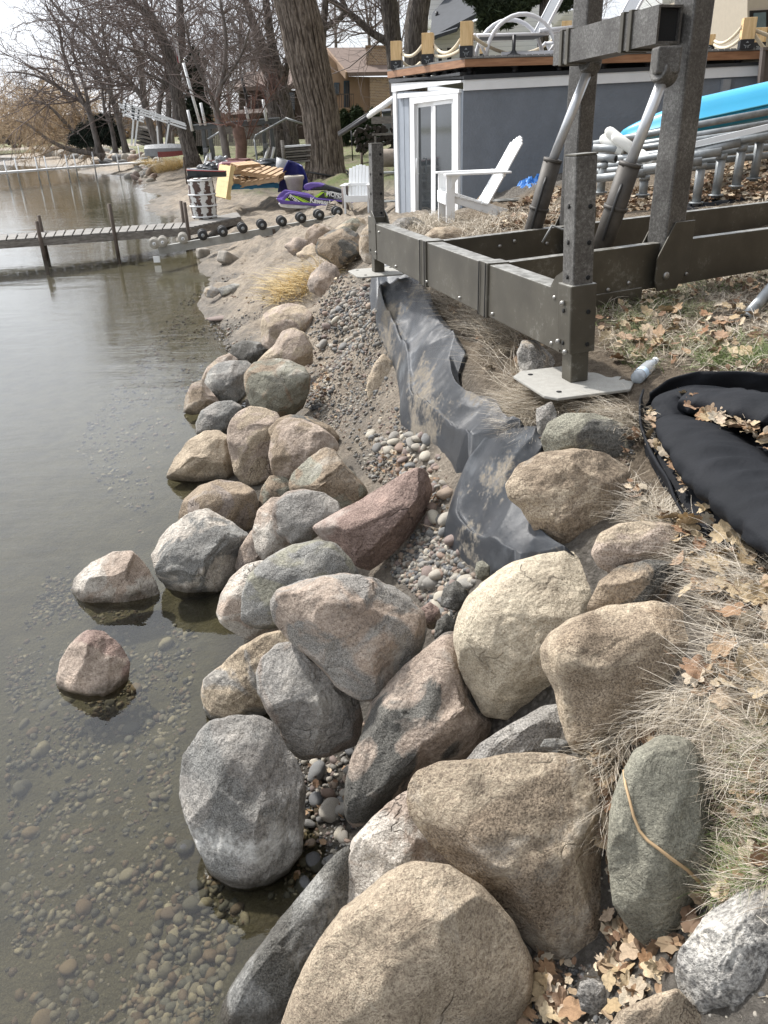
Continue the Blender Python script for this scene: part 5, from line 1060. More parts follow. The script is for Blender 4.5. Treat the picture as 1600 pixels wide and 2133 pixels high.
# Adirondack chairs
CHW = simple('white_chair_paint', (.78,.79,.79), .45, 0, .05, 6)
def adirondack(P, rz, label, s_=1.):
    t = thing('adirondack_chair', label, 'chair', P, rz); t.scale = (s_,)*3
    # local: chair faces +X
    for k in range(7):
        y = (k-3)*.078; L = .88-.045*abs(k-3)**1.5*.35; a0 = Vector((-.02,y,.24)); dv = Vector((-.60,0,1)).normalized()
        b = MB(); b.bar(a0, a0+dv*L, .072, .02, (1,0,.4)); b.build('back_slat', CHW, t, .006)
    for k in range(6):
        x = .48-k*.09; z = .37-k*.026; b = MB(); b.box((x,0,z), (.08,.54,.02), Matrix.Rotation(rad(-16),3,'Y')); b.build('seat_slat', CHW, t, .004)
    for s2 in (-1,1):
        y = s2*.30; b = MB(); b.bar((.55,y,.60), (-.28,y*1.02,.60), .13, .024); b.build('armrest', CHW, t, .006)
        b = MB(); b.bar((.47,s2*.27,0), (.47,s2*.27,.59), .04, .11, (1,0,0)); b.build('front_leg', CHW, t, .004)
        b = MB(); b.bar((.52,s2*.235,.36), (-.45,s2*.235,.04), .03, .12, (0,0,1)); b.build('side_rail', CHW, t, .004)
        b = MB(); b.prism([(.47,s2*.3,.59),(.47,s2*.3,.44),(.36,s2*.3,.59)], (0,.02,0)); b.build('arm_brace', CHW, t)
    b = MB(); b.box((.525,0,.32), (.022,.56,.14)); b.build('front_apron', CHW, t, .003)
    b = MB(); b.bar((-.20,-.33,.585), (-.20,.33,.585), .03, .06, (0,0,1)); b.bar((-.07,-.24,.30), (-.07,.24,.30), .03,.06); b.build('back_support', CHW, t, .003)
    return t
P = PY(1003,470,11.0); P[2] = terr(P[0],P[1])-.01; adirondack(P, rad(186), 'white adirondack chair seen side on in front of the grey building', 1.03)
P = PY(751,463,20.0); P[2] = terr(P[0],P[1])-.02; adirondack(P, rad(-97), 'white adirondack chair facing the camera behind the far lift leg', 1.03)

#@@PIPES
kp0 = PY(1289,293,10.4); kp1 = PY(1720,202,9.4); ax = kp1-kp0; Lk = np.linalg.norm(ax); ax /= Lk
kay = thing('kayak', 'turquoise kayak lying upside down on the galvanised pipes', 'kayak')
sdv = np.cross(ax, [0,0,1]); sdv /= np.linalg.norm(sdv); upv = np.cross(sdv, ax)
TURQ = simple('turquoise_plastic', (.018,.30,.50), .32, 0, .06, 2); b = MB(); vs = []; nS, nK = 34, 20
for i in range(nS):
    t = i/(nS-1); e = min(1, (t/.42))**.55; hw = .36*e; hh = .235*e+.01; c_ = kp0+ax*(t*Lk)+upv*(.055*e-.02+.07*(1-e))
    for k in range(nK):
        a_ = 2*math.pi*k/nK; ca, sa = math.cos(a_), math.sin(a_)
        pw = .75; x_ = math.copysign(abs(ca)**pw, ca)*hw; z_ = math.copysign(abs(sa)**pw, sa)*(hh if sa > 0 else hh*.62)
        if sa > .2: x_ *= .80
        vs.append(c_+sdv*x_+upv*z_)
b.add(vs, [(i*nK+k, i*nK+(k+1)%nK, (i+1)*nK+(k+1)%nK, (i+1)*nK+k) for i in range(nS-1) for k in range(nK)]+[tuple(range(nK)), tuple(range((nS-1)*nK, nS*nK))], True)
kh = b.build('hull', TURQ, kay); kh.modifiers.new('e','EDGE_SPLIT').split_angle = rad(28)
def side(sx): 
    return sx
b = MB()
for i in range(4,nS-1):
    pass
pts = [kp0+ax*(t*Lk)+upv*(.04)+sdv*(.36*min(1,(t/.42))**.55+.006) for t in np.linspace(.06,1,30)]
b.tube(pts, .012, 6); b.build('chine_strip', simple('teal_edge', (.01,.16,.22), .4), kh)
pc = kp0+ax*(Lk*.42); b = MB(); nrm = sdv
lpos = PY(1436,262,9.6)
b = MB(); R_ = 14; b.prism([lpos+ax*(.13*math.cos(2*math.pi*k/20))+upv*(.028*math.sin(2*math.pi*k/20)) for k in range(20)], sdv*.01); bd = b.build('badge', simple('silver_badge', (.45,.5,.52), .4), kh)
def lettering(txt, pos, xdir, updir, size, m, par, name='lettering', ext=.002, shear=0., align='CENTER', bold=0.):
    cu = bpy.data.curves.new(name, 'FONT'); cu.body = txt; cu.size = size; cu.extrude = ext; cu.align_x = align; cu.align_y = 'CENTER'; cu.shear = shear; cu.offset = bold
    tmp = bpy.data.objects.new('tmp_text', cu); COL.objects.link(tmp); dg = bpy.context.evaluated_depsgraph_get(); me = bpy.data.meshes.new_from_object(tmp.evaluated_get(dg)); bpy.data.objects.remove(tmp)
    o = link(bpy.data.objects.new(name, me), par); x = Vector(tuple(xdir)).normalized(); u = Vector(tuple(updir)); u = (u-x*u.dot(x)).normalized(); z = x.cross(u)
    mw = Matrix((x, u, z)).transposed().to_4x4(); mw.translation = V(pos)
    o.matrix_world = mw if par is None else par.matrix_world.inverted() @ mw
    me.materials.clear(); me.materials.append(m); return o
def gzz(px, py, Y): return PY(px, py, Y)
# long galvanised pipes under the kayak
r = random.Random(4)
LONGP = [((1236,300),(1660,222),9.6,.035),((1240,316),(1660,248),9.4,.035),((1238,322),(1660,262),9.2,.032),((1242,336),(1660,284),9.0,.035),((1240,348),(1660,300),8.9,.035),((1243,358),(1660,318),8.8,.032),((1300,338),(1660,272),8.7,.035),((1236,368),(1500,345),8.9,.03)]
for (a, c_, Y, rr_) in LONGP:
    b = MB(); p, q = PY(*a, Y), PY(*c_, Y-.6); b.tube([p, q], rr_, 12); top(b.build('steel_pipe', GALV), 'long galvanised dock pipe lying under the turquoise kayak', 'pipe', 'long galvanised pipes')
b = MB(); b.bar(PY(1432,304,8.3), PY(1660,250,8.0), .06, .05); top(b.build('aluminium_rail', WHITE), 'flat white rail lying on top of the galvanised pipes', 'rail')
def tube_end(b, p, d, r_): pass
FR = [(1251,339,402,(1243,328),(1283,331),8.6),(1289,320,364,(1236,308),(1314,311),9.0),(1339,365,407,(1240,372),(1345,360),8.4),(1450,339,424,(1340,352),(1462,336),8.0),(1491,320,408,(1400,330),(1503,316),8.1),(1533,302,389,(1440,318),(1543,297),8.2),(1570,284,373,(1480,303),(1600,277),8.3)]
for i, (x, yt, yb, a, c_, Y) in enumerate(FR):
    t = thing('dock_leg_frame', ['first short','second','third','fourth','fifth','sixth','seventh'][i]+' galvanised dock leg frame counted from the blue rope along the leaf bank', 'dock leg', (0,0,0), 0, 'galvanised dock leg frames')
    p0 = PY(x, yb, Y); p0[2] -= .02; zt_ = ZAT(p0[0], p0[1], yt); b = MB(); b.tube([p0, (p0[0],p0[1],zt_)], .043, 14); b.build('leg', GALV, t)
    b = MB(); q0, q1 = PY(*a, Y+.1), PY(*c_, Y-.06); b.tube([q0, q1], .040, 14); cp = b.build('cross_pipe', GALV, t)
    dd = (q1-q0)/np.linalg.norm(q1-q0); b = MB(); b.lathe(q1+dd*.001, [(0,.001),(.030,.001),(.030,0)], 14, V(dd)); b.build('pipe_mouth', HOLE, cp)
    b = MB(); b.tube([(p0[0],p0[1],zt_-.05), (p0[0],p0[1],zt_+.0)], .052, 14); b.build('leg_collar', GALV, t)
    b = MB(); b.tube([(p0[0],p0[1],p0[2]+.02),(p0[0],p0[1],p0[2]+.035)], .07, 14); b.build('foot', GALV, t)
PVC = simple('white_pvc', (.72,.71,.66), .4, 0, .04)
for i, (a, c_, Y, lab) in enumerate([((1270,275),(1330,322),9.1,'upper white plastic pipe sticking out beside the ram rod'),((1259,290),(1300,318),9.15,'left white plastic pipe resting on galvanised ones'),((1284,287),(1345,330),9.0,'white plastic pipe nearest to the kayak bow'),((1335,322),(1362,344),8.8,'lower white plastic pipe pointing at the steel column')]):
    b = MB(); p, q = PY(*a, Y), PY(*c_, Y-.2); d_ = (q-p)/np.linalg.norm(q-p); b.tube([p-d_*.05, p-d_*.03, p, q], [.02,.045,.055,.055], 14); top(b.build('plastic_pipe', PVC), lab, 'plastic pipe', 'white plastic pipes')
# blue tarp, ropes, dark bag
BLUE = simple('blue_tarp', (.02,.16,.48), .5, 0, .2, 8); b = MB(); h = hit(1112,386); n = 26; vs = []
for i in range(n):
    for j in range(n):
        u, v = i/(n-1)-.5, j/(n-1)-.5; x = h[0]+u*.75; y = h[1]+v*.9; rr_ = max(0, 1-(u*u+v*v)*3.6); vs.append((x, y, float(terr0(x,y)[0])-.03+rr_*(.07+.22*abs(mnoise.noise(Vector((u*9,v*9,1))))+.1*abs(mnoise.noise(Vector((u*19,v*19,1)))))))
b.add(vs, [(i*n+j,i*n+j+1,(i+1)*n+j+1,(i+1)*n+j) for i in range(n-1) for j in range(n-1)]); top(b.build('blue_tarp', BLUE), 'crumpled bright blue tarp at the foot of the grey wall', 'tarp')
def coil(px, py, Rr, label, m, n=260, thick=.008, cat='rope'):
    h = hit(px, py); pts = []
    for k in range(n):
        a_ = k*.31; q = Rr*(.5+.5*mnoise.noise(Vector((k*.07,1,px)))); x = h[0]+math.cos(a_)*q*1.3; y = h[1]+math.sin(a_)*q; pts.append((x, y, h[2]+.02+.03*abs(mnoise.noise(Vector((k*.13,4,0))))))
    b = MB(); b.tube(pts, thick, 5); top(b.build('rope_coil', m), label, cat)
coil(1262,362,.28,'tangled light blue rope under the galvanised dock legs', simple('light_blue_rope', (.05,.38,.55), .7))
coil(1060,420,.26,'loose grey hose coil lying between chair and blue tarp', simple('grey_hose', (.12,.12,.11), .6), 120, .012, 'hose')
b = MB(); h = hit(1468,430); n = 24; vs = []
for i in range(n):
    for j in range(n):
        u, v = i/(n-1)-.5, j/(n-1)-.5; x = h[0]+u*.85; y = h[1]+v*.35; rr_ = max(0, 1-(u*u+v*v)*4); vs.append((x, y, float(terr0(x,y)[0])-.03+rr_**.5*(.07+.06*mnoise.noise(Vector((u*6,v*6,1))))))
b.add(vs, [(i*n+j,i*n+j+1,(i+1)*n+j+1,(i+1)*n+j) for i in range(n-1) for j in range(n-1)], True); top(b.build('black_bag', BOOM), 'flattened black plastic bag on the leaves behind the steel beam', 'bag')
b = MB(); p, q = PY(1552,664,3.95), PY(1640,560,4.4); b.tube([p, q], .03, 16); d_ = (p-q)/np.linalg.norm(p-q); o = top(b.build('loose_pipe', GALV), 'shiny loose pipe end lying in leaves at the right edge', 'pipe'); b = MB(); b.lathe(p+d_*.001, [(0,.001),(.024,.001),(.024,0)], 14, V(d_)); b.build('pipe_mouth', HOLE, o)
# plastic bottle beside the plate
p = hit(1325,800); q = hit(1350,778); p[2] += .025; q[2] += .03; b = MB(); d_ = V(q-p).normalized(); BOT = NB(mat('clear_bottle')); BOT.b.inputs['Transmission Weight'].default_value = .6; BOT.fin((.7,.75,.8), .1)
o = thing('plastic_bottle', 'crushed clear plastic bottle beside the near lift plate', 'bottle'); b.lathe(p, [(0,0),(.026,.0),(.028,.02),(.024,.05),(.028,.08),(.026,.12),(.012,.15),(.012,.165)], 16, d_); b.build('bottle_body', BOT.m, o)
b = MB(); b.lathe(V(p)+d_*.165, [(.014,0),(.014,.014),(0,.014)], 12, d_); b.build('bottle_cap', WHITE, o); b = MB(); b.lathe(p, [(.0285,.03),(.0265,.06)], 16, d_); b.build('bottle_label', simple('bottle_label', (.5,.62,.75), .5), o)
# twig over the oval boulder
from mathutils.bvhtree import BVHTree
def onto(o, px, py, lift_=.004, default=None):
    me = o.data; bv = BVHTree.FromPolygons([o.matrix_world@v.co if False else Vector(o.location)+v.co for v in me.vertices], [tuple(p.vertices) for p in me.polygons]); d = V(ray(px, py)).normalized(); h_ = bv.ray_cast(V(CAM), d)
    return np.array(h_[0])-np.array(d)*lift_ if h_[0] is not None else default
ob = [o for o in bpy.data.objects if o.get('label') == 'grey green oval boulder with a curved twig across it'][0]
tp = []; last = None
for q in [(1299,1605),(1303,1635),(1312,1668),(1320,1700),(1332,1730),(1348,1750),(1372,1768),(1400,1790),(1432,1812),(1455,1835),(1475,1855),(1500,1872)]:
    p = onto(ob, *q, .006)
    if p is None: p = (last+np.array([.02,-.012,-.006])) if last is not None else PZ(*q, .85)
    tp.append(p); last = p
b = MB(); b.tube(tp, list(np.linspace(.0028,.0045,len(tp))), 8); top(b.build('curved_twig', simple('tan_twig', (.42,.29,.16), .7)), 'thin curved tan twig lying across the grey green oval boulder', 'twig')

#@@DOCKS
DOCKW = simple('dock_planks', (.19,.18,.165), .85, 0, .3, 5, .3, 40)
RUST = simple('rusty_pipe', (.085,.065,.05), .7, .3, .3, 8)
dk_ = thing('wooden_dock', 'low grey plank dock running from the sand bank into the lake', 'dock')
dA0, dA1 = PZ(-260,519,.45), PZ(392,475,.45); dB0, dB1 = PZ(-260,508,.45), PZ(400,463,.45); 
e0 = PZ(500,452,.47); e1 = PZ(492,443,.47)
rng = random.Random(2)
Ld = np.linalg.norm(dA1-dA0); nP = int(Ld/.19)
for i in range(nP):
    t = (i+.5)/nP; a = dA0+(dA1-dA0)*t; c_ = dB0+(dB1-dB0)*t
    if i < nP-98: continue
    b = MB(); b.bar(a+[0,0,rng.uniform(-.006,.006)], c_+[0,0,rng.uniform(-.006,.006)], .165, .03); b.build('plank', DOCKW, dk_)
for i in range(12):
    t = (i+.5)/12; a = dA1+(e0-dA1)*t; c_ = dB1+(e1-dB1)*t; b = MB(); b.bar(a, c_, .15, .03); b.build('plank', DOCKW, dk_)
b = MB(); b.bar(dA0-[0,0,.09], dA1-[0,0,.09], .05, .14); b.bar(dA1-[0,0,.09], e0-[0,0,.09], .05, .14); b.build('stringer', GREYW, dk_); b = MB(); b.bar(dB0-[0,0,.09], dB1-[0,0,.09], .05, .14); b.bar(dB1-[0,0,.09], e1-[0,0,.09], .05, .14); b.build('stringer', GREYW, dk_)
for (x, yt, side_) in ((77,460,0),(82,448,1),(231,424,0),(387,421,0),(376,418,1)):
    for k in range(1):
        A_, B_ = (dA0, dA1) if side_ == 0 else (dB0, dB1); t = min(np.linspace(0,1,400), key=lambda t: abs(proj(A_+(B_-A_)*t)[0]-(x+8))); p = A_+(B_-A_)*t; z = ZAT(p[0],p[1],yt); b = MB(); b.tube([(p[0],p[1]-.04,-.8),(p[0],p[1]-.04,z)], .042, 10); b.build('dock_post', RUST, dk_)
# far white pier
WPI = simple('white_aluminium', (.70,.71,.71), .4, .2, .06)
wp = thing('white_pier', 'narrow white aluminium pier crossing the bay far behind the dock', 'pier'); w0 = PZ(-60,364,.65); w1 = PZ(328,336,.65)
b = MB(); b.bar(w0, w1, 1.1, .12); b.build('pier_deck', WPI, wp)
for x, yt in ((0,334),(8,330),(57,327),(64,325),(117,322),(124,320),(175,316),(230,311),(286,304),(340,299),(345,298)):
    t = (x+66)/392; p = w0+(w1-w0)*min(t,1.02); p = p+[0,(.5 if x in (8,64,124,345) else -.5),0]; z = ZAT(p[0],p[1],yt); b = MB(); b.tube([(p[0],p[1],-.1),(p[0],p[1],z)], .05, 8); b.build('pier_post', WPI, wp)
# roller track
rt0, rt1 = PY(318,527,15.9), PY(716,452,17.6); rt0[2] = .28; rt1 = np.array([-.72,17.3,ZAT(-.72,17.3,456)])
rt0 = PZ(330,522,.26)
tr_ = thing('roller_track', 'steel boat ramp track with ten black roller pairs over the sand', 'boat ramp'); b = MB(); b.bar(rt0, rt1, .10, .16); b.build('rail', simple('pale_steel_rail', (.30,.30,.28), .55, .3, .25, 5), tr_)
rd = (rt1-rt0)/np.linalg.norm(rt1-rt0); sx = np.cross(rd, [0,0,1]); sx /= np.linalg.norm(sx)
RX = [(322,518),(339,506),(381,497),(422,491),(464,485),(505,477),(545,470),(586,464),(626,457),(664,451),(702,447)]
WHD = simple('pale_weathered_wheel', (.34,.32,.28), .8, 0, .3)
for i, (x, y) in enumerate(RX):
    t = min(np.linspace(-.05,1.05,500), key=lambda t: abs(proj(rt0+(rt1-rt0)*t+[0,0,.15])[0]-x)); c_ = rt0+(rt1-rt0)*t+np.array([0,0,.16]); m_ = WHD if i < 3 else RUBBER
    for s_ in (-1,1):
        b = MB(); cc = c_+sx*s_*.13; b.lathe(cc-sx*.045, [(0,0),(.05,0),(.085,.008),(.10,.02),(.10,.07),(.085,.082),(.05,.09),(0,.09)], 20, V(sx)); o = b.build('roller', m_, tr_)
        b = MB(); b.lathe(cc+sx*s_*.046, [(0,.006),(.03,.006),(.036,0)], 12, V(sx*s_)); b.build('hub_cap', WPI if i < 3 else GALV, o)
    b = MB(); b.tube([c_-sx*.2, c_+sx*.2], .014, 8); b.bar(c_-[0,0,.1], c_, .03, .05); b.build('axle', GALV, tr_)
p = PY(571,475,16.4); b = MB(); t = min(np.linspace(0,1,500), key=lambda t: abs(proj(rt0+(rt1-rt0)*t)[0]-571)); c_ = rt0+(rt1-rt0)*t; b.bar(c_+[0,-.08,.04], c_+[.03,-.08,-.42], .07, .05, (1,0,0)); b.build('stake', RUST, tr_)
b = MB(); p = rt0-rd*.06; b.box(p-np.array([0,0,.16]), (.13,.03,.12)); b.build('white_tag', WPI, tr_)
# concrete blocks on the wet sand
CONC = simple('old_concrete', (.26,.235,.20), .9, 0, .3, 9, .6, 40)
for (px, py, s_, rz, ry, lab) in ((424,536,(.26,.26,.22),.5,.1,'small brown concrete block standing at the wet edge'),(478,550,(.42,.26,.22),.9,.5,'rounded concrete lump sunk in the sandy slope')):
    h = hit(px, py); b = MB(); b.box((0,0,0), s_, Matrix.Rotation(ry,3,'Y')); o = b.build('concrete_block', CONC, None, .05); o.location = V(h+[0,0,.08]); o.rotation_euler = (0,0,rz); top(o, lab, 'concrete block')
h = hit(460,663); o = link(bpy.data.objects.new('weed_clump', PROTO[2])); o.location = V(h); o.scale = (.17,.1,.05); top(o, 'small dark weed clump washed up at the waterline', 'weed')

#@@BEACH
# barrel
bt_ = PY(427,452,20.6); bt_[2] = .475; br = thing('rusty_barrel', 'old wooden barrel with peeling white paint standing on the dock', 'barrel', bt_)
nb = NB(mat('peeling_barrel')); wv = nb.n('ShaderNodeTexWave'); wv.inputs['Scale'].default_value = 1.6; wv.inputs['Distortion'].default_value = 5; wv.inputs['Detail'].default_value = 3
uvn = nb.n('ShaderNodeSeparateXYZ'); nb.l(nb.co, uvn.inputs[0]); an = nb.math('ARCTAN2', uvn.outputs[1], uvn.outputs[0]); ws = nb.math('SINE', nb.math('ADD', nb.math('MULTIPLY', an, 7.), nb.math('MULTIPLY', nb.noise(7,5,.7), 9.)))
c = nb.mix(nb.ramp(nb.math('ADD', nb.math('MULTIPLY', ws, .5), nb.noise(4, 4, .6)), [(.5,0.),(.58,1.)]), nb.ramp(nb.noise(9,4,.6), [(.3,(.05,.035,.03)),(.7,(.14,.09,.075))]), (.62,.62,.6)); BAR = nb.fin(c, .7, 0, .3)
b = MB(); pr = [(0,0),(.28,0),(.29,.02)]+[(.29+.035*math.sin(math.pi*z/.92), z) for z in np.linspace(.05,.87,9)]+[(.28,.9),(.28,.92),(.26,.9),(0,.9)]; b.lathe((0,0,0), pr, 28); b.build('staves', BAR, br)
for z in (.05,.30,.56,.88):
    b = MB(); R_ = .297+.035*math.sin(math.pi*z/.92); b.lathe((0,0,z-.018), [(R_,0),(R_+.014,.004),(R_+.014,.032),(R_,.036)], 28); b.build('hoop', WPI, br)
RED = simple('red_trim', (.42,.04,.04), .5); DKG = simple('dark_hull', (.03,.035,.04), .35)
sb = thing('sled_hull', 'small black sled hull with red trim balanced on top of the barrel', 'sled', bt_+np.array([.0,0,.93])); sb.scale = (.62,)*3
b = MB(); vs = []; nS = 14
for i in range(nS):
    t = i/(nS-1); x = -.45+t*1.5; w_ = .30*math.sin(math.pi*(.12+.8*t))**.5; h_ = .22+.1*(1-t)
    vs += [(x,-w_,h_),(x,-w_*.7,.05),(x,0,0),(x,w_*.7,.05),(x,w_,h_),(x,0,h_+.06*(1-t))]
b.add(vs, [(i*6+k, i*6+(k+1)%6, (i+1)*6+(k+1)%6, (i+1)*6+k) for i in range(nS-1) for k in range(6)]+[tuple(range(6)), tuple(range(6*(nS-1),6*nS))]); b.build('hull', DKG, sb, .02)
b = MB(); 
for s_ in (-1,1): b.tube([(-.45+t*1.5, s_*(.30*math.sin(math.pi*(.12+.8*t))**.5+.01), .21+.1*(1-t)) for t in np.linspace(0,1,14)], .014, 6)
b.build('trim', RED, sb); b = MB(); b.lathe((-.42,-.15,.03), [(0,0),(.07,0),(.08,.02),(.08,.08),(.07,.1),(0,.1)], 16, Vector((0,1,0))); b.build('wheel', RUBBER, sb); b = MB(); b.box((-.2,0,.33), (.25,.2,.05)); b.build('white_patch', WPI, sb, .02)
for i, (x, yt, yb, lab) in enumerate(((390,327,384,'rusty post standing in the sand left of the barrel'),(414,318,350,'thin dark stake behind the black sled'),(785,318,366,'short wooden stake behind the far chair'))):
    h = hit(x, yb) if i < 2 else PZ(x-30,367,.9); zt_ = ZAT(h[0],h[1],yt); b = MB(); b.tube([(h[0],h[1],h[2]-.2),(h[0],h[1],zt_)], .045, 8); top(b.build('rusty_post', RUST), lab, 'post')
# pallets
def pallet(P, rot, label, m, w_=1.1, d=.9, bw=.12):
    t = thing('wooden_pallet', label, 'pallet', P); t.rotation_euler = rot
    for k in range(6): b = MB(); b.box((-w_/2+.09+k*(w_-.18)/5,0,.13), (bw,d,.022)); b.build('top_board', m, t)
    for k in range(3): b = MB(); b.box((0,-d/2+.05+k*(d-.1)/2,.065), (w_,.045,.1)); b.build('stringer', m, t)
    for k in range(3): b = MB(); b.box((-w_/2+.06+k*(w_-.12)/2,0,.006), (.1,d,.018)); b.build('bottom_board', m, t)
PW1 = simple('pallet_wood', (.42,.29,.17), .8, 0, .25, 5); PW2 = simple('pallet_yellow', (.66,.52,.27), .75, 0, .12, 5); PBL = simple('blue_pallet', (.03,.17,.30), .7)
def pp(px, py, Y, dz=0): P = PY(px, py, Y); return P+np.array([0,0,dz])
pallet(pp(474,380,22.6), (rad(8),rad(-74),rad(25)), 'yellow new pallet leaning on its edge at the left of the pile', PW2, .85, .75, .143)
pallet(pp(522,392,23.2), (0,0,.2), 'blue pallet at the bottom of the pile', PBL, 1.5, 1.)
pallet(pp(510,381,23.2), (rad(3),rad(4),.3), 'brown pallet lying directly on the blue one', PW1)
pallet(pp(550,380,23.0), (rad(5),rad(-6),-.2), 'brown pallet at the pile right end beside the planter', PW1)
pallet(pp(508,364,23.4), (rad(-4),rad(3),.1), 'pallet in the middle layer of the brown pile', PW1)
pallet(pp(554,365,23.1), (rad(8),rad(8),-.3), 'tilted pallet sticking out right at the top of the pile', PW1)
pallet(pp(512,351,23.5), (rad(6),rad(-2),.5), 'topmost small pallet crowning the brown pile', PW1, .7, .6)
b = MB(); b.box((0,0,0), (.9,.5,.35)); o = b.build('maroon_cushion', simple('maroon_vinyl', (.16,.05,.07), .5), None, .12); o.location = V(pp(488,350,24)); o.rotation_euler = (0,0,.2); top(o, 'maroon rolled cushion behind the pallets', 'cushion')
for i, (px, py, sz, m, lab) in enumerate([(446,352,(.9,.5,.35),DKG,'dark heap of junk behind the sled'),(462,343,(.5,.4,.45),GALV,'grey outboard motor among the junk behind the pallets'),(548,345,(1.3,.6,.35),DKG,'black folded cover lying behind the pallet pile'),(481,338,(1.2,.2,.2),simple('old_red_tube',(.2,.09,.08),.6),'dull red tube lying on the junk heap')]):
    bm = bmesh.new(); bmesh.ops.create_icosphere(bm, subdivisions=4, radius=.5)
    for v in bm.verts: v.co = Vector((v.co.x*sz[0], v.co.y*sz[1], v.co.z*sz[2]))*(1+.5*mnoise.noise(v.co*5+Vector((i*7,0,0))))
    me = bpy.data.meshes.new('junk_heap'); bm.to_mesh(me); bm.free(); o = link(bpy.data.objects.new('junk_heap', me)); me.materials.append(m); o.location = V(pp(px, py, 24.5)); top(o, lab, 'junk')
b = MB(); p = pp(586,352,24.); b.lathe(p-[0,0,.2], [(0,0),(.2,0),(.27,.45),(.25,.45),(.18,.03),(0,.03)], 20, Vector((.35,0,1)).normalized()); top(b.build('grey_bucket', simple('grey_plastic', (.3,.31,.32), .6)), 'tilted grey bucket behind the pallet pile', 'bucket')
# jet ski
jA = np.array([-2.62,21.6]); jB = np.array([-.1,20.9])
PURP = simple('purple_hull', (.10,.055,.26), .3, 0, .06, 2); BLK = simple('gloss_black', (.012,.012,.014), .25); LIME = simple('lime_decal', (.38,.62,.03), .4); WHD2 = simple('white_hull', (.66,.66,.64), .35)
js = thing('stand_up_jet_ski', 'purple and black stand up jet ski with lime stripes on the sand', 'jet ski')
en = PW(600,400,jA,jB)[1]
def jpoly(name, pts, m, off, th, par=js, bev=0.):
    b = MB(); wallpoly(b, pts, jA, jB, off, th); return b.build(name, m, par, bev)
hl = jpoly('lower_hull', [(578,424),(584,431),(600,434),(660,436),(720,443),(790,448),(800,440),(790,436),(720,434),(640,427),(586,421)], WHD2, -.06, .5, js, .03)
jpoly('bumper_rail', [(574,413),(584,425),(640,428),(720,437),(800,442),(800,436),(720,430),(640,422),(592,417)], PURP, .0, .6, js, .02)
tray = jpoly('side_wall', [(582,420),(594,404),(602,400),(640,405),(657,412),(720,419),(770,426),(798,437),(720,431),(640,424)], PURP, -.03, .12, js, .03)
jpoly('far_side_wall', [(575,412),(583,402),(592,395),(610,398),(640,403),(655,411),(640,424),(600,420)], PURP, -.55, .12, js, .03)
sidep = jpoly('side_decal', [(592,418),(603,404),(655,415),(720,421),(775,431),(720,431),(650,425)], BLK, -.024, .004, tray)
jpoly('lime_stripe', [(609,407),(614,408),(648,425),(636,424)], LIME, -.018, .003, sidep); jpoly('lime_stripe', [(617,408.5),(620,409),(655,425.5),(651,425)], LIME, -.018, .003, sidep); jpoly('lime_stripe', [(593,417),(598,412),(605,419),(600,419)], LIME, -.018, .003, sidep); jpoly('white_stripe', [(603,405.5),(605,404.5),(628,422),(625,422)], WHD2, -.018, .003, sidep)
hood = jpoly('hood', [(652,413),(668,399),(690,397),(715,403),(745,413),(775,424),(796,436),(720,424),(670,418)], BLK, -.12, .36, js, .05)
jpoly('hood_stripe', [(656,409),(669,400),(676,400),(664,409),(660,413)], LIME, -.115, .003, hood); jpoly('hood_stripe', [(672,399.5),(690,398.5),(716,405),(745,415),(716,407),(690,401)], WHD2, -.114, .003, hood)
jpoly('handle_pole', [(632,388),(640,382),(655,381),(672,384),(700,391),(725,400),(745,412),(715,403),(680,396),(650,397),(636,396)], BLK, -.2, .18, js, .03); jpoly('pole_pad', [(631,390),(634,384),(645,380.5),(662,381),(675,385),(672,389),(655,391),(645,396),(636,396)], PURP, -.17, .24, js, .04)
ex = np.r_[(jB-jA)/np.linalg.norm(jB-jA), 0]; jn = np.array(en)
def jtext(txt, px, py, size, m, off, par, tilt=0, bold=0): P = PW(px, py, jA, jB, off)[0]; u = np.array([0,0,1.]); x = ex*math.cos(tilt)+u*math.sin(tilt); u2 = -ex*math.sin(tilt)+u*math.cos(tilt); return lettering(txt, P, x, u2, size, m, par, bold=bold)
jtext('Kawasaki', 670, 420.5, .17, WHD2, -.014, sidep, -.16, .006); jtext('JETSKI', 612, 414, .105, WHD2, -.012, sidep, -.62, .003)
jtext('MONSTER', 706, 407.5, .15, WHD2, -.105, hood, -.16, .004); jtext('ENERGY', 706, 413.5, .075, WHD2, -.105, hood, -.16)
for k in range(3): jpoly('claw_mark', [(676+k*2.4,401.5),(677.4+k*2.4,401.5),(678.3+k*2.4,411-abs(k-1)),(677.3+k*2.4,411-abs(k-1))], LIME, -.108, .003, hood)
# planter and purple cowl
b = MB(); p = PY(615,399,22.6); p[2] -= .02; pl_ = thing('stone_planter', 'round beige stone planter with dead stems beside the jet ski', 'planter', p)
b.lathe((0,0,0), [(0,0),(.17,0),(.19,.03),(.24,.30),(.27,.34),(.27,.40),(.25,.42),(.22,.40),(.20,.36),(0,.35)], 26); b.build('pot', simple('beige_stone', (.36,.33,.28), .85, 0, .15), pl_)
h_ = np.array([0,0,0]); xs_ = g.uniform(-.15,.15,160); ys_ = g.uniform(-.15,.15,160); o = blades('dead_stems', xs_, ys_, g.uniform(.05,.16,160), np.full(160,.008), g, STRAW*.5, None, 3.14, .5, kind=None, clampg=False, Z0=np.full(160,.36)); o.parent = pl_
b = MB(); p = PY(612,398,23.2); vs = []; n = 16
for i in range(n):
    t = i/(n-1); 
    for k in range(13):
        a_ = math.pi*k/12; w_ = .42*(1-.55*t**2); vs.append((p[0]+math.cos(a_)*w_*1.0+.12*t, p[1]-.25+.5*math.sin(a_)*(1-.4*t), p[2]+.72*t*(1-.1*math.cos(a_))))
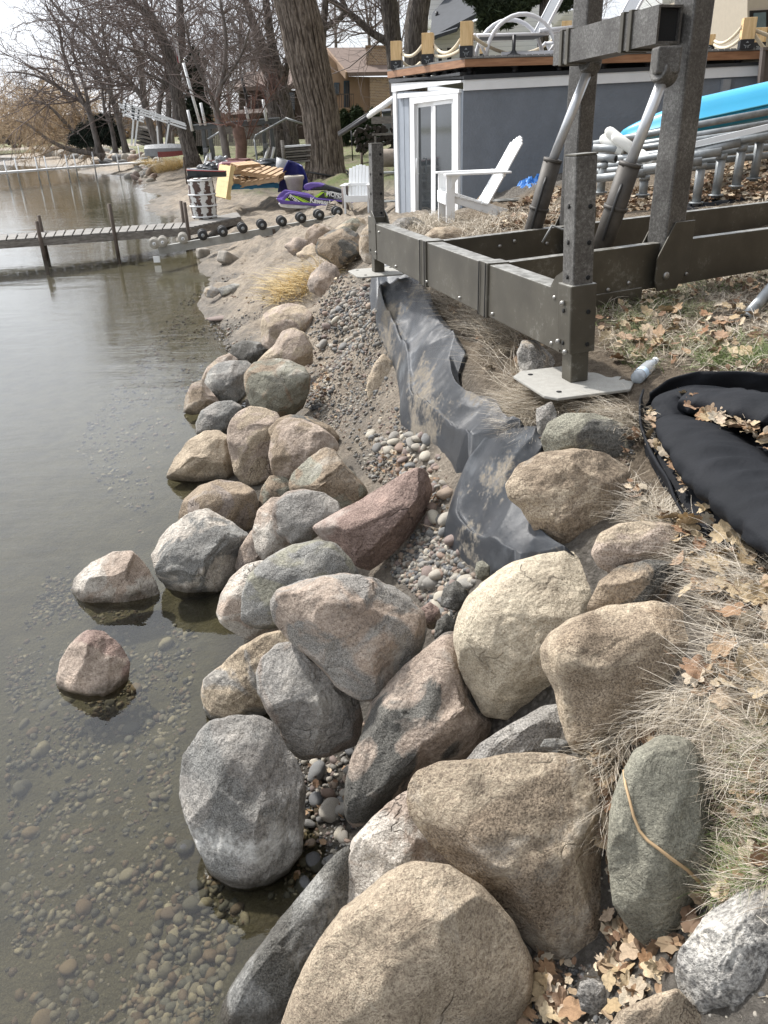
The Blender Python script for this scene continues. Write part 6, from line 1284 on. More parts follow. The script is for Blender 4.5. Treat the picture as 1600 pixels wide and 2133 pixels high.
b.add(vs, [(i*13+k, i*13+k+1, (i+1)*13+k+1, (i+1)*13+k) for i in range(n-1) for k in range(12)], True); o = b.build('purple_cowl', simple('deep_blue_purple', (.03,.035,.18), .35)); o.modifiers.new('t','SOLIDIFY').thickness = .03; top(o, 'upturned dark blue jet ski cowl standing behind the stone planter', 'cowl')
b = MB(); p = PY(721,443,20.6); zt_ = ZAT(p[0],p[1],387); b.tube([p-[0,0,.2],(p[0],p[1],zt_)], .085, 16); top(b.build('brown_pipe_post', simple('brown_pipe', (.11,.085,.075), .6)), 'short brown pipe post between jet ski and white chair', 'post')
# little slatted crate
p = PY(686,438,19.6); cr_ = thing('slatted_crate', 'small weathered slatted crate tilted in the sand above the rollers', 'crate', p); cr_.rotation_euler = (.5,.2,.5); cr_.scale = (.6,)*3
for k in range(4): b = MB(); b.box((0,-.03,.04+k*.08), (.34,.02,.05)); b.build('slat', GREYW, cr_)
for s_ in (-.15,.15): b = MB(); b.box((s_,0,.16), (.03,.04,.36)); b.build('upright', GREYW, cr_)
p = PY(705,461,17.6); b = MB(); b.box((0,0,0), (.5,.16,.12)); o = b.build('driftwood_block', simple('pale_driftwood', (.5,.45,.38), .85), None, .03); o.location = V(p); o.rotation_euler = (0,.05,-.1); top(o, 'pale driftwood block beside the last roller', 'driftwood')
# stand beside the door
p0 = PY(838,447,18.6); st = thing('metal_stand', 'tall grey metal stand with shelf beside the building door', 'stand'); zt_ = ZAT(p0[0],p0[1],358); GM = simple('grey_metal_stand', (.2,.21,.2), .5, .4)
b = MB(); b.box((p0[0]-.15,p0[1],zt_), (.95,.45,.03)); b.build('top_shelf', GM, st); b = MB(); b.box((p0[0]-.15,p0[1],ZAT(p0[0],p0[1],418)), (.9,.42,.02)); b.build('lower_shelf', GM, st)
for x_ in (-.55,-.1,.25):
    for y_ in (-.2,.2): b = MB(); b.tube([(p0[0]+x_,p0[1]+y_,p0[2]-.1),(p0[0]+x_,p0[1]+y_,zt_)], .018, 8); b.build('leg', GM, st)

#@@BACKGROUND
nb = NB(mat('brick_tan')); br_ = nb.n('ShaderNodeTexBrick'); br_.inputs['Scale'].default_value = 3.2; br_.inputs['Color1'].default_value = (.30,.19,.10,1); br_.inputs['Color2'].default_value = (.17,.10,.06,1); br_.inputs['Mortar'].default_value = (.42,.37,.30,1); br_.inputs['Mortar Size'].default_value = .03; br_.inputs['Row Height'].default_value = .28
nb.l(nb.mapping((1,1,1), (rad(90),0,0)), br_.inputs['Vector']); BRICK = nb.fin(nb.mix(.35, br_.outputs[0], nb.ramp(nb.noise(7,4,.6), [(.3,.5),(.7,1.4)]), 'MULTIPLY'), .85)
TANW = simple('tan_siding', (.30,.20,.125), .8, 0, .06, 2); TAND = simple('tan_siding_dark', (.22,.145,.09), .8, 0, .06, 2); ROOF = simple('brown_shingle', (.145,.105,.085), .9, 0, .15, 3); ROOFG = simple('dark_grey_shingle', (.045,.05,.058), .85, 0, .15, 3); DKB = simple('dark_brown_siding', (.07,.052,.04), .8, 0, .2, 2)
nb = NB(mat('white_lap_siding')); sz = nb.n('ShaderNodeSeparateXYZ'); nb.l(nb.co, sz.inputs[0]); fr = nb.math('FRACT', nb.math('MULTIPLY', sz.outputs[2], 5.)); SIDING = nb.fin(nb.ramp(fr, [(.0,(.30,.31,.32)),(.10,(.66,.67,.67)),(1.,(.70,.71,.70))]), .6)
nb.bump(fr, .6, .03)
def slab(b, pts, Y, depth): b.prism([tuple(PY(x, y, Y)) for x, y in pts], (0, depth, 0))
def rect(b, x0, y0, x1, y1, Y, depth): slab(b, [(x0,y0),(x1,y0),(x1,y1),(x0,y1)], Y, depth)
Yh = 56.
hs = thing('orange_house', 'tan two storey house with brick chimney behind the big trunk', 'house')
b = MB(); slab(b, [(680,110),(728,160),(729,240),(731,292),(680,292)], Yh+1.2, 7); hw = b.build('gable_wall', TANW, hs)
b = MB(); slab(b, [(728,159),(771,160),(773,290),(731,290)], Yh, 8); b.build('side_wall', TAND, hs)
b = MB(); slab(b, [(770,160),(822,160),(822,290),(773,290)], Yh-.5, 3); b.build('brick_wall', BRICK, hs)
b = MB(); e0_, e1_ = PY(725,159,Yh-.8), PY(830,157,Yh-.8); r0_, r1_ = PY(682,107,Yh+4), PY(830,106,Yh+4); b.prism([e0_, e1_, r1_, r0_], (0,0,.22)); rf = b.build('roof', ROOF, hs)
b = MB(); b.bar(e0_+[-.1,0,.05], r0_+[-.1,0,.05], .12, .4); b.build('rake_board', TAND, rf)
b = MB(); rect(b, 763,97,808,152, Yh+.5, 1.6); ch = b.build('chimney', BRICK, rf); b = MB(); rect(b, 761,94,810,98, Yh+.4, 1.8); b.build('chimney_cap', TAND, ch)
for x0, y0, x1, y1 in ((696,172,707,198),): b = MB(); rect(b, x0,y0,x1,y1, Yh+1.12, .08); wf = b.build('window', simple('teal_frame', (.02,.05,.07), .5), hs); b = MB(); rect(b, x0+2,y0+2,x0+5,y1-1, Yh+1.08, .03); rect(b, x0+7,y0+2,x1-1,y1-1, Yh+1.08, .03); b.build('pane', GLASS, wf)
b = MB(); rect(b, 716,168,728,226, Yh+1.12, .08); wf = b.build('balcony_door', simple('teal_frame2', (.02,.05,.07), .5), hs); b = MB(); rect(b, 719,171,726,224, Yh+1.08, .03); b.build('pane', GLASS, wf)
b = MB(); rect(b, 698,224,737,230, Yh-.6, 1.8); bc = b.build('balcony', TAND, hs); b = MB(); rect(b, 698,195,737,197, Yh-.6, .12)
for x in range(701,737,5): rect(b, x,197,x+1.2,224, Yh-.58, .08)
b.build('railing', DKB, bc)
hs2 = thing('dark_house', 'low dark brown house behind the bare trees left of the big trunk', 'house')
b = MB(); rect(b, 500,188,640,290, 60., 8); b.build('wall', DKB, hs2); b = MB(); b.prism([PY(488,190,59), PY(645,184,59), PY(645,152,64), PY(515,158,64)], (0,0,.25)); b.build('roof', ROOF, hs2)
for q in ((512,198,524,228),(528,198,540,226),(598,190,616,240)): b = MB(); rect(b, *q, 59.9, .08); w_ = b.build('window', WHITE if q[0] < 520 else DKB, hs2); b = MB(); rect(b, q[0]+2,q[1]+2,q[2]-2,q[3]-2, 59.86, .03); b.build('pane', GLASS, w_)
b = MB(); rect(b, 505,238,600,262, 57., 3); b.prism([PY(480,246,56), PY(600,238,56), PY(600,228,58.5), PY(500,236,58.5)], (0,0,.2)); b.build('porch', DKB, hs2)
fn = thing('picket_fence', 'weathered board fence behind the neighbouring boat lift', 'fence')
for i in range(46):
    x = 408+i*4.2; b = MB(); Yf = 45; rect(b, x,268-i*.12,x+3.4,304, Yf, .03); b.build('picket', GREYW, fn)
b = MB(); rect(b, 406,274,602,276.5, 45.06, .05); b.build('rail', GREYW, fn)
# white house
Yw = 44.
wh = thing('white_house', 'white sided house with dark grey roofs behind the deck', 'house')
b = MB(); slab(b, [(900,76),(1000,40),(1060,-40),(1175,-40),(1180,140),(900,160)], Yw, 7); b.build('wall', SIDING, wh)
b = MB(); rect(b, 893,-60,960,40, Yw+3, 5); b.build('upper_wall', SIDING, wh)
b = MB(); b.prism([PY(896,88,Yw-.8), PY(1000,34,Yw-.8), PY(1010,-40,Yw+4), PY(960,-30,Yw+4), PY(900,38,Yw+2)], (0,0,.2)); b.build('roof', ROOFG, wh)
b = MB(); b.prism([PY(898,84,Yw-1.1), PY(952,66,Yw-1.1), PY(960,52,Yw+.2), PY(905,72,Yw+.2)], (0,0,.15)); b.build('porch_roof', ROOFG, wh)
for q in ((912,100,922,130),(930,98,942,128)): b = MB(); rect(b, *q, Yw-.05, .06); w_ = b.build('window', WHITE, wh); b = MB(); rect(b, q[0]+1.5,q[1]+1.5,q[2]-1.5,q[3]-1.5, Yw-.09, .03); b.build('pane', GLASS, w_)
b = MB(); b.tube([PY(910,38,Yw+1.5), PY(910,24,Yw+1.5)], .08, 8); b.tube([PY(938,32,Yw+1.5), PY(938,20,Yw+1.5)], .08, 8); b.build('roof_vent', BLACKM, wh)
wg = thing('white_gabled_wing', 'white gabled house wing with arched vent behind the steel column', 'house')
b = MB(); slab(b, [(1380,110),(1380,-30),(1430,-20),(1485,14),(1560,75),(1560,130),(1380,130)], Yw+2, 7); b.build('wall', SIDING, wg)
b = MB(); b.bar(PY(1478,12,Yw+1.6), PY(1566,80,Yw+1.6), .7, .22); b.build('gable_roof', ROOFG, wg); b = MB(); b.bar(PY(1476,18,Yw+1.5), PY(1563,86,Yw+1.5), .1, .2); b.build('barge_board', WHITE, wg)
b = MB(); slab(b, [(1484,70),(1484,48),(1487,46),(1490,50),(1491,60),(1491,70)], Yw+1.9, .08); b.build('arched_vent', WHITE, wg)
b = MB(); slab(b, [(1150,60),(1150,48),(1172,25),(1196,20),(1196,150),(1155,150)], Yw-2, 3); b.build('bay_wall', SIDING, wg); b = MB(); b.bar(PY(1148,46,Yw-2.3), PY(1176,16,Yw-2.3), .3, .3); b.build('eave_board', WHITE, wg)
mh = thing('modern_house', 'beige modern house corner with black framed window at the top right', 'house'); Ym = 30.
b = MB(); rect(b, 1557,-60,1760,160, Ym, 8); b.build('wall', simple('beige_render', (.48,.42,.34), .8, 0, .05), mh)
b = MB(); slab(b, [(1563,22),(1700,14),(1700,75),(1563,75)], Ym-.06, .08); w_ = b.build('window', BLACKM, mh); b = MB(); slab(b, [(1571,27),(1596,25),(1596,72),(1569,72)], Ym-.1, .03); slab(b, [(1603,25),(1690,20),(1690,72),(1603,72)], Ym-.1, .03); b.build('pane', simple('sky_pane', (.12,.17,.19), .08), w_)
fp_ = thing('fence_panel', 'dark brown fence panel at the right end of the deck', 'fence'); b = MB(); slab(b, [(1592,106),(1700,100),(1700,186),(1583,186)], 14.2, .06); b.build('panel', simple('brown_fence', (.10,.085,.075), .7), fp_); b = MB(); slab(b, [(1590,100),(1596,100),(1588,186),(1581,186)], 14.1, .1); slab(b, [(1590,98),(1700,92),(1700,98),(1590,104)], 14.09, .12); b.build('frame', simple('brown_fence2', (.13,.11,.10), .7), fp_)
gs = thing('garden_shed', 'small grey garden shed behind the woodpile', 'shed'); b = MB(); slab(b, [(797,236),(812,231),(840,233),(840,296),(799,296)], 42, 2.5); b.build('wall', simple('grey_lap', (.17,.18,.2), .7), gs); b = MB(); b.prism([PY(795,237,41.8), PY(842,232,41.8), PY(842,228,44), PY(795,232,44)], (0,0,.1)); b.build('roof', ROOFG, gs)
# neighbour boat lift
nl = thing('neighbour_boat_lift', 'grey boat lift with white guide poles standing beyond the pallets', 'boat lift'); Yn = 31.
NG = simple('dark_grey_lift', (.085,.09,.09), .5, .3)
b = MB(); slab(b, [(398,262),(582,246),(583,256),(399,272)], Yn, .25); b.build('cross_beam', NG, nl); b = MB(); slab(b, [(396,259.5),(582,243.5),(582,246),(396,262)], Yn-.05, .35); b.build('beam_top', GALV, nl)
for q in ([(419,270),(427,270),(434,352),(426,352)],[(432,268),(440,268),(450,348),(441,348)],[(545,256),(552,256),(558,352),(550,352)],[(560,255),(567,255),(578,345),(569,345)]): b = MB(); slab(b, q, Yn, .18); b.build('column', NG, nl, .02)
for q in ((424,308,433,318),(549,299,558,309)): b = MB(); rect(b, *q, Yn-.2, .3); b.build('pump_box', simple('lift_box', (.15,.155,.16), .5), nl, .02)
for a_, c_ in (((391,229),(401,273)),((418,214),(428,261)),((382,131),(418,261)),((511,222),(518,253)),((548,207),(555,252)),((434,320),(423,353)),((437,318),(441,352)),((560,306),(548,345)),((571,306),(563,345))): b = MB(); b.tube([PY(*a_, Yn-.1), PY(*c_, Yn-.1)], .05, 8); b.build('guide_pole', WPI, nl)
b = MB(); b.tube([PY(503,159,Yn+.1), PY(518,222,Yn+.1)], .05, 8); b.build('black_pole', BLACKM, nl)
for a_, c_, d_ in (((530,290),(533,282),(598,246)),((433,290),(456,276),(470,268)),((530,290),(536,335),(540,350)),((595,246),(610,251),(632,258))): b = MB(); b.tube([PY(*q, Yn-.4) for q in (a_, c_, d_)], .035, 8); b.build('hoop_rail', GALV, nl)
# stacked dock sections at the trunk, leaning frame, rowing boat, woodpile
ds = thing('stacked_dock_sections', 'stack of grey dock sections with white edge beside the big trunk', 'dock sections'); Ys = 27.2
for k in range(7): b = MB(); y = 303+k*5.4; slab(b, [(586+k*.5,y+1.5),(648,y-3),(648,y+.5),(586+k*.5,y+5)], Ys+.1*(k%2), 1.3); b.build('section', WPI if k == 0 else GREYW, ds)
b = MB(); b.tube([PY(588,292,Ys-.2), PY(593,345,Ys-.2)], .06, 8); b.build('stake', GREYW, ds)
af = thing('aluminium_dock_frame', 'tilted aluminium dock frame leaning high among the lakeside trees', 'dock frame'); Ya = 43.5
for a_, c_ in (((248,217),(388,262)),((250,223),(388,268)),((256,214),(386,258)),((254,232),(300,248)),((256,238),(300,254)),((280,225),(274,302)),((290,228),(281,304)),((353,250),(346,300)),((327,262),(330,300)),((262,215),(262,236)),((276,220),(276,242))): b = MB(); b.bar(PY(*a_, Ya), PY(*c_, Ya), .07, .08); b.build('rail', WPI, af)
b = MB()
for k in range(14): x = 256+k*9.5; b.tube([PY(x,219+(x-256)*.325,Ya), PY(x-1,226+(x-256)*.325,Ya+1.2)], .03, 6)
b.build('rungs', WPI, af)
da = thing('stacked_dock_sections', 'pile of grey dock sections under the leaning aluminium frame', 'dock sections')
for k in range(5): b = MB(); slab(b, [(284,262+k*8),(318,272+k*8),(318,277+k*8),(284,267+k*8)], 59+.2*(k%2), 2.); b.build('section', GREYW, da)
rb_ = thing('rowing_boat', 'upturned silver and red rowing boat on the bank behind the pier', 'boat'); b = MB(); P0, P1 = PY(306,312,48.), PY(398,309,48.); vs = []; nS = 14
for i in range(nS):
    t = i/(nS-1); c_ = P0+(P1-P0)*t; w_ = .75*(math.sin(math.pi*(.25+.7*t)))**.5; h_ = .62*(.6+.4*math.sin(math.pi*(.2+.75*t)))
    vs += [c_+[0,-w_,-h_*.55], c_+[0,-w_*.92,h_*.1], c_+[0,-w_*.5,h_*.45], c_+[0,w_*.5,h_*.45], c_+[0,w_*.92,h_*.1], c_+[0,w_,-h_*.55]]
b.add(vs, [(i*6+k, i*6+(k+1)%6, (i+1)*6+(k+1)%6, (i+1)*6+k) for i in range(nS-1) for k in range(6)]+[tuple(range(6)), tuple(range(6*(nS-1),6*nS))]); b.build('hull', simple('aluminium_hull', (.22,.225,.23), .6, .3), rb_)
b = MB(); vv = []
for i in range(nS):
    t = i/(nS-1); c_ = P0+(P1-P0)*t; w_ = .75*(math.sin(math.pi*(.25+.7*t)))**.5+.02; h_ = .62*(.6+.4*math.sin(math.pi*(.2+.75*t))); vv += [c_+[0,-w_,-h_*.62], c_+[0,-w_,-h_*.18]]
b.add([v for v in vv]+[v+np.array([0,.03,0]) for v in vv], [(2*i,2*i+1,2*i+3,2*i+2) for i in range(4, nS-1)]+[(2*nS+2*i,2*nS+2*i+1,2*nS+2*i+3,2*nS+2*i+2) for i in range(4, nS-1)]); b.build('red_band', simple('faded_red', (.20,.05,.045), .7), rb_)
wl = thing('woodpile', 'dark covered woodpile in a wire rack behind the building', 'woodpile'); b = MB(); p = PY(782,303,33.)
rg = random.Random(1)
for i in range(90):
    x = rg.uniform(-.75,.75); z = rg.uniform(-.2,.75)*(1-.3*abs(x)); b.tube([(p[0]+x, p[1]-.25+rg.uniform(0,.1), p[2]+z),(p[0]+x+rg.uniform(-.1,.1), p[1]+.5, p[2]+z)], rg.uniform(.05,.09), 7)
b.build('logs', simple('dark_logs', (.04,.033,.028), .9), wl); b = MB()
for x in (-.9,.8): b = MB(); b.tube([(p[0]+x,p[1]-.3,p[2]-.5),(p[0]+x,p[1]-.3,p[2]+.55)], .025, 6); b.build('rack_post', BLACKM, wl)
b = MB(); p = PY(812,329,24.); b.tube([p-[.55,0,0], p+[.8,.2,0]], .24, 14); top(b.build('felled_log', simple('log_bark', (.26,.22,.18), .9, 0, .25)), 'cut log lying on the lawn beside the building', 'log')
bn = thing('garden_bench', 'plain wooden bench on the lawn just left of the building', 'bench'); p = PY(812,312,27.); b = MB(); b.box(p+[0,0,.45], (1.1,.3,.06)); b.build('seat', GREYW, bn); b = MB(); b.box(p+[0,.2,.85], (1.1,.05,.2)); b.build('backrest', GREYW, bn)
for x in (-.45,.45): b = MB(); b.box(p+[x,0,.2], (.06,.3,.5)); b.build('leg', GREYW, bn)
pg = thing('gangway_rail', 'long two tone pole slanting down from the building to the lawn', 'pole'); b = MB(); b.tube([PY(708,281,22.), PY(772,240,20.)], .05, 8); b.tube([PY(706,277,22.3), PY(770,236,20.3)], .04, 8); b.build('black_section', BLACKM, pg); b = MB(); b.tube([PY(768,242,20.05), PY(826,203,18.3)], .055, 8); b.tube([PY(772,235,20.2), PY(826,199,18.5)], .045, 8); b.build('white_section', WPI, pg)
fg = thing('folded_flag', 'red and white striped flag hanging limp among the branches', 'flag'); nb = NB(mat('flag_stripes')); sz = nb.n('ShaderNodeSeparateXYZ'); nb.l(nb.co, sz.inputs[0]); FLG = nb.fin(nb.ramp(nb.math('FRACT', nb.math('ADD', nb.math('MULTIPLY', sz.outputs[0], 4.), nb.math('MULTIPLY', sz.outputs[2], .5))), [(.45,(.5,.03,.05)),(.5,(.7,.68,.68))]), .7)
b = MB(); p0 = PY(362,80,33.); p1 = PY(374,131,33.); vs = []
for i in range(14):
    t = i/13
    for k in range(7): s_ = k/6; vs.append((p0[0]+(p1[0]-p0[0])*s_*(.5+.5*math.sin(math.pi*(.2+.7*t)))+.05*t, 33+.1*math.sin(s_*14+t*3), p0[2]+(p1[2]-p0[2])*t))
b.add(vs, [(i*7+k,i*7+k+1,(i+1)*7+k+1,(i+1)*7+k) for i in range(13) for k in range(6)], True); b.build('cloth', FLG, fg).modifiers.new('t','SOLIDIFY').thickness = .02
b = MB(); b.tube([PY(360,70,33.), PY(372,140,33.)], .03, 6); b.build('pole', GREYW, fg)
# riprap of the distant point
r = np.random.default_rng(8); k = 0
for poly, n in (([(95,322),(180,320),(330,325),(330,345),(270,342),(180,338)], 110), ([(265,372),(300,345),(330,350),(335,372),(300,382)], 34)):
    X, Y = region(poly, n, r)
    for i in range(n):
        s = r.uniform(.3,.8)*(Y[i]/60)*.8; o = link(bpy.data.objects.new('riprap_rock', PROTO[r.integers(0,10)])); o.scale = (s, s*r.uniform(.6,1), s*r.uniform(.6,.9)); o.rotation_euler = (r.normal(0,.5), r.normal(0,.5), r.uniform(0,6.28)); o.location = (X[i], Y[i], max(terr0(X[i],Y[i])[0],-.1)+s*.1)
        tag(o, 'angular riprap rock on the distant stony point' if n > 50 else 'larger rock in the riprap heap at the end of the sandy cove', 'rock', 'riprap rocks on the point' if n > 50 else 'riprap rocks at the cove')

#@@TREES
nb = NB(mat('bark_grey')); v1 = nb.noise(5, 6, .65, nb.mapping((3.2,3.2,.55)), 1.2); BARK = nb.fin(nb.ramp(v1, [(.35,(.045,.038,.034)),(.5,(.12,.105,.095)),(.68,(.25,.225,.20))]), .95, 0, .15); nb.bump(v1, 1., .12)
nb = NB(mat('bark_far_hazed')); v1 = nb.noise(3, 5, .6, nb.mapping((2,2,.6))); BARKF = nb.fin(nb.ramp(v1, [(.35,(.09,.08,.075)),(.65,(.20,.18,.165))]), .95, 0, .15)  # far bark lightened in its colour to stand in for distance haze
TWIG = simple('twigs', (.15,.12,.11), .9, 0, .2, 2); TWIGO = simple('willow_twigs', (.46,.35,.23), .9, 0, .2, 2)
def tree(name, label, limbs, Y, seed, nb_=26, twig=TWIG, bark=BARKF, droop=0., length=1., group=None, levels=3, sides=7, thin=1., up=.35, cat='tree', crown=True, spawn0=.3, bend=0.):
    r = random.Random(seed); t = thing(name, label, cat, (0,0,0), 0, group); tb = MB(); cb = MB()
    def pt(q, dy=0.): P = PY(q[0], q[1], Y+dy); dep = (P-CAM)@FW; return P, q[2]*.5*dep/F0
    L3 = []
    for li, L in enumerate(limbs):
        dyend = 0. if li == 0 else r.uniform(-.12,.12)*Y*.4; P3 = []; R3 = []
        for k, q in enumerate(L): P, rr_ = pt(q, dyend*k/max(1,len(L)-1)); P3.append(P); R3.append(rr_)
        # smooth
        Q = []; RR = []
        for k in range(len(P3)-1):
            for s in range(4):
                u = s/4; a = P3[max(k-1,0)]; b_ = P3[k]; c_ = P3[k+1]; d = P3[min(k+2,len(P3)-1)]
                Q.append(.5*((2*b_)+(-a+c_)*u+(2*a-5*b_+4*c_-d)*u*u+(-a+3*b_-3*c_+d)*u**3)); RR.append(R3[k]*(1-u)+R3[k+1]*u)
        Q.append(P3[-1]); RR.append(R3[-1]); 
        if li == 0: Q[0] = Q[0]-np.array([0,0,.3]); RR[0] *= 1.35
        tb.tube(Q, RR, sides); L3.append((Q, RR))
    def grow(p, d, L, r0, lev):
        n = 4 if lev < levels else 3; pts = [p.copy()]; d = d/np.linalg.norm(d); q = p.copy()
        for k in range(n):
            d = d+np.array([r.gauss(0,.22), r.gauss(0,.22), r.gauss(0,.18)+up*.22-droop*(.25+.35*k*(lev>=levels-1))]); d /= np.linalg.norm(d); q = q+d*L/n; pts.append(q.copy())
        cb.tube(pts, [r0*(1-.8*k/n) for k in range(n+1)], 4 if lev < 2 else 3, False)
        if lev < levels:
            for c in range((4,4,4,3)[lev]):
                i = r.randint(1, n); dd = pts[i]-pts[i-1]; dd /= np.linalg.norm(dd); a = np.array([r.gauss(0,1), r.gauss(0,1), r.gauss(0,.8)]); a -= dd*(a@dd); a /= np.linalg.norm(a)
                grow(pts[i-1]+(pts[i]-pts[i-1])*r.random(), dd*.75+a*r.uniform(.4,.9), L*r.uniform(.42,.68), max(r0*.48, .0045*thin*Y/50), lev+1)
    if crown:
        tot = [sum(np.linalg.norm(Q[i+1]-Q[i]) for i in range(len(Q)-1)) for Q, R_ in L3]
        for (Q, RR), T in zip(L3, tot):
            for c in range(max(2, int(nb_*.8*T/sum(tot)))):
                f = r.uniform(spawn0 if Q is L3[0][0] else .12, 1.)*(len(Q)-1.001); i = int(f); d = Q[i+1]-Q[i]; d /= np.linalg.norm(d); a = np.array([r.gauss(0,1), r.gauss(0,1), r.gauss(0,.6)]); a -= d*(a@d); a /= np.linalg.norm(a)
                grow(Q[i], d*.5+a*.9, Y*.075*length*r.uniform(.6,1.2), min(RR[i]*.4, .0009*Y*thin), 1)
    tb.build('trunk', bark, t, recalc=False)
    if crown: cb.build('crown', twig, t, recalc=False)
    return t
# the big cottonwood: furrowed bark as real relief
ct = thing('cottonwood_tree', 'massive furrowed cottonwood trunk leaning left behind the jet ski', 'tree'); prof = [(680,378,112),(677,366,88),(677,345,79),(676,300,74),(666,225,75),(651,165,80),(636,100,84),(627,50,87),(614,0,86),(600,-60,84),(590,-130,78),(578,-220,62),(565,-330,40),(552,-430,14)]
Q = []; RR = []
for q in prof: P = PY(q[0], q[1], 27.6); Q.append(P); RR.append(q[2]*.5*((P-CAM)@FW)/F0)
Q[0][2] -= .1; ts = np.linspace(0, len(Q)-1, 150); QQ = np.stack([np.interp(ts, range(len(Q)), [q[k] for q in Q]) for k in range(3)], -1); RQ = np.interp(ts, range(len(Q)), RR); n = 150; vs = []
for i in range(150):
    for k in range(n):
        a_ = 2*math.pi*k/n; z = QQ[i][2]; f1 = mnoise.noise(Vector((math.cos(a_)*5.5+z*.10, math.sin(a_)*5.5, z*.45))); f2 = mnoise.noise(Vector((math.cos(a_)*13, math.sin(a_)*13+z*.2, z*1.1)))
        rg_ = 1-abs(f1)*2; flare = 1+(.16*math.cos(a_*5+1)+.05)*max(0, 1-i/12.)
        rr_ = RQ[i]*flare*(1+.055*rg_+.04*(1-2*abs(f2))-.03); vs.append((QQ[i][0]+math.cos(a_)*rr_, QQ[i][1]+math.sin(a_)*rr_, z))
b = MB(); b.add(vs, [(i*n+k, i*n+(k+1)%n, (i+1)*n+(k+1)%n, (i+1)*n+k) for i in range(149) for k in range(n)], True)
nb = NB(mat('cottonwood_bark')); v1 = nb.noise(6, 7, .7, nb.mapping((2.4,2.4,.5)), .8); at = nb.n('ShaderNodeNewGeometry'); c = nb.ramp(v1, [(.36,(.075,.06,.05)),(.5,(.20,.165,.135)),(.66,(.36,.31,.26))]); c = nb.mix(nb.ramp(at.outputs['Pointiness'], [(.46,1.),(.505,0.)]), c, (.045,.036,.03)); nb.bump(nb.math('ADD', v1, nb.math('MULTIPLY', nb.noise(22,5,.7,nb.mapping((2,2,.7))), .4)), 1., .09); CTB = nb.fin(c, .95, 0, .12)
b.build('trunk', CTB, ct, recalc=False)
b = MB(); k0 = 6; pts = []; 
for k in range(33): a_ = 2*math.pi*k/32; pts.append((QQ[14][0]+math.cos(a_)*RQ[14]*1.13, QQ[14][1]+math.sin(a_)*RQ[14]*1.13, QQ[14][2]+.08*math.sin(a_*2)))
b.tube(pts, .03, 6); b.build('strap', RUBBER, ct)
rr0 = random.Random(77); cb0 = MB()
for k in range(16):
    i0 = rr0.randint(95, 145); p = QQ[i0].copy(); d = np.array([rr0.gauss(0,1), rr0.gauss(0,.6), .9]); d /= np.linalg.norm(d); pp_ = [p.copy()]
    for j in range(6): d = d+np.array([rr0.gauss(0,.2), rr0.gauss(0,.2), .12]); d /= np.linalg.norm(d); p = p+d*rr0.uniform(.7,1.2); pp_.append(p.copy())
    cb0.tube(pp_, [.16*(1-.85*j/6) for j in range(7)], 6, False)
    for j in range(1, 7):
        for _q in range(3):
            d2 = d*.5+np.array([rr0.gauss(0,.7), rr0.gauss(0,.7), rr0.gauss(.2,.5)]); d2 /= np.linalg.norm(d2); cb0.tube([pp_[j], pp_[j]+d2*.9+[0,0,.1], pp_[j]+d2*1.9+[0,0,.4]], [.035,.02,.008], 4, False)
cb0.build('crown', BARK, ct, recalc=False)
# its upper limbs reach over the picture
NT = 'bare trees on the lake shore'
tree('bare_tree', 'bare lakeside tree whose lowest limb sweeps far left over the water', [[(206,309,13),(187,237,11),(175,215,10),(150,200,8),(103,169,6),(56,153,4),(15,150,2)],[(175,215,10),(156,175,8),(131,106,6),(122,56,5),(94,10,3)],[(187,237,9),(178,187,7),(165,150,6),(150,90,5),(165,20,4)]], 62, 1, 80, droop=.25, length=1.2, group=NT)
tree('bare_tree', 'slender bare tree between the sweeping one and the leaning frame', [[(262,309,13),(245,240,12),(231,194,10),(225,150,9),(200,94,6),(187,30,4)],[(231,194,8),(200,165,6),(172,125,4),(150,70,3)],[(225,150,6),(245,100,5),(248,40,3)]], 60, 2, 60, length=1.1, group=NT)
tree('bare_tree', 'small forked bare tree in front of the dark evergreen bush', [[(240,309,10),(232,265,8),(218,230,6),(212,180,4),(200,150,3)],[(232,265,6),(228,220,5),(235,170,3)]], 60.5, 3, 26, length=.9, group=NT)
tree('bare_tree', 'curving bare tree leaning left with its crown cut by the top edge', [[(330,312,16),(306,237,15),(297,203,13),(269,169,10),(225,119,8),(175,69,6),(122,19,5),(90,-20,4)],[(297,203,11),(290,125,9),(272,69,7),(250,10,5)],[(225,119,6),(215,70,5),(210,0,4)]], 55, 4, 80, length=1.2, group=NT)
tree('bare_tree', 'twin stemmed dark tree just right of the curving one', [[(336,312,12),(331,231,11),(341,175,10),(347,134,9),(335,60,8),(300,0,6)],[(350,312,13),(352,230,12),(352,150,10),(375,90,7),(380,0,5)]], 52, 5, 60, length=1.1, group=NT)
tree('bare_tree', 'thick dark old trunk with many limbs behind the neighbouring lift', [[(402,335,34),(385,270,31),(370,200,29),(360,140,26),(330,60,20),(290,15,14),(230,-20,9)],[(362,160,20),(378,80,17),(372,-10,14)],[(360,140,14),(310,115,10),(270,100,7)],[(366,180,10),(340,170,8),(300,150,5)]], 44, 6, 100, length=1.25, bark=BARK, group=NT)
tree('bare_tree', 'knotted bare tree rising behind the neighbouring lift beam', [[(474,336,17),(464,276,16),(451,227,14),(460,178,11),(468,138,10),(470,70,8),(458,0,6)],[(455,240,8),(430,180,6),(400,110,5),(385,40,4)],[(460,178,7),(500,120,5),(520,60,4)]], 30, 7, 80, length=1.3, thin=.9, group=NT)
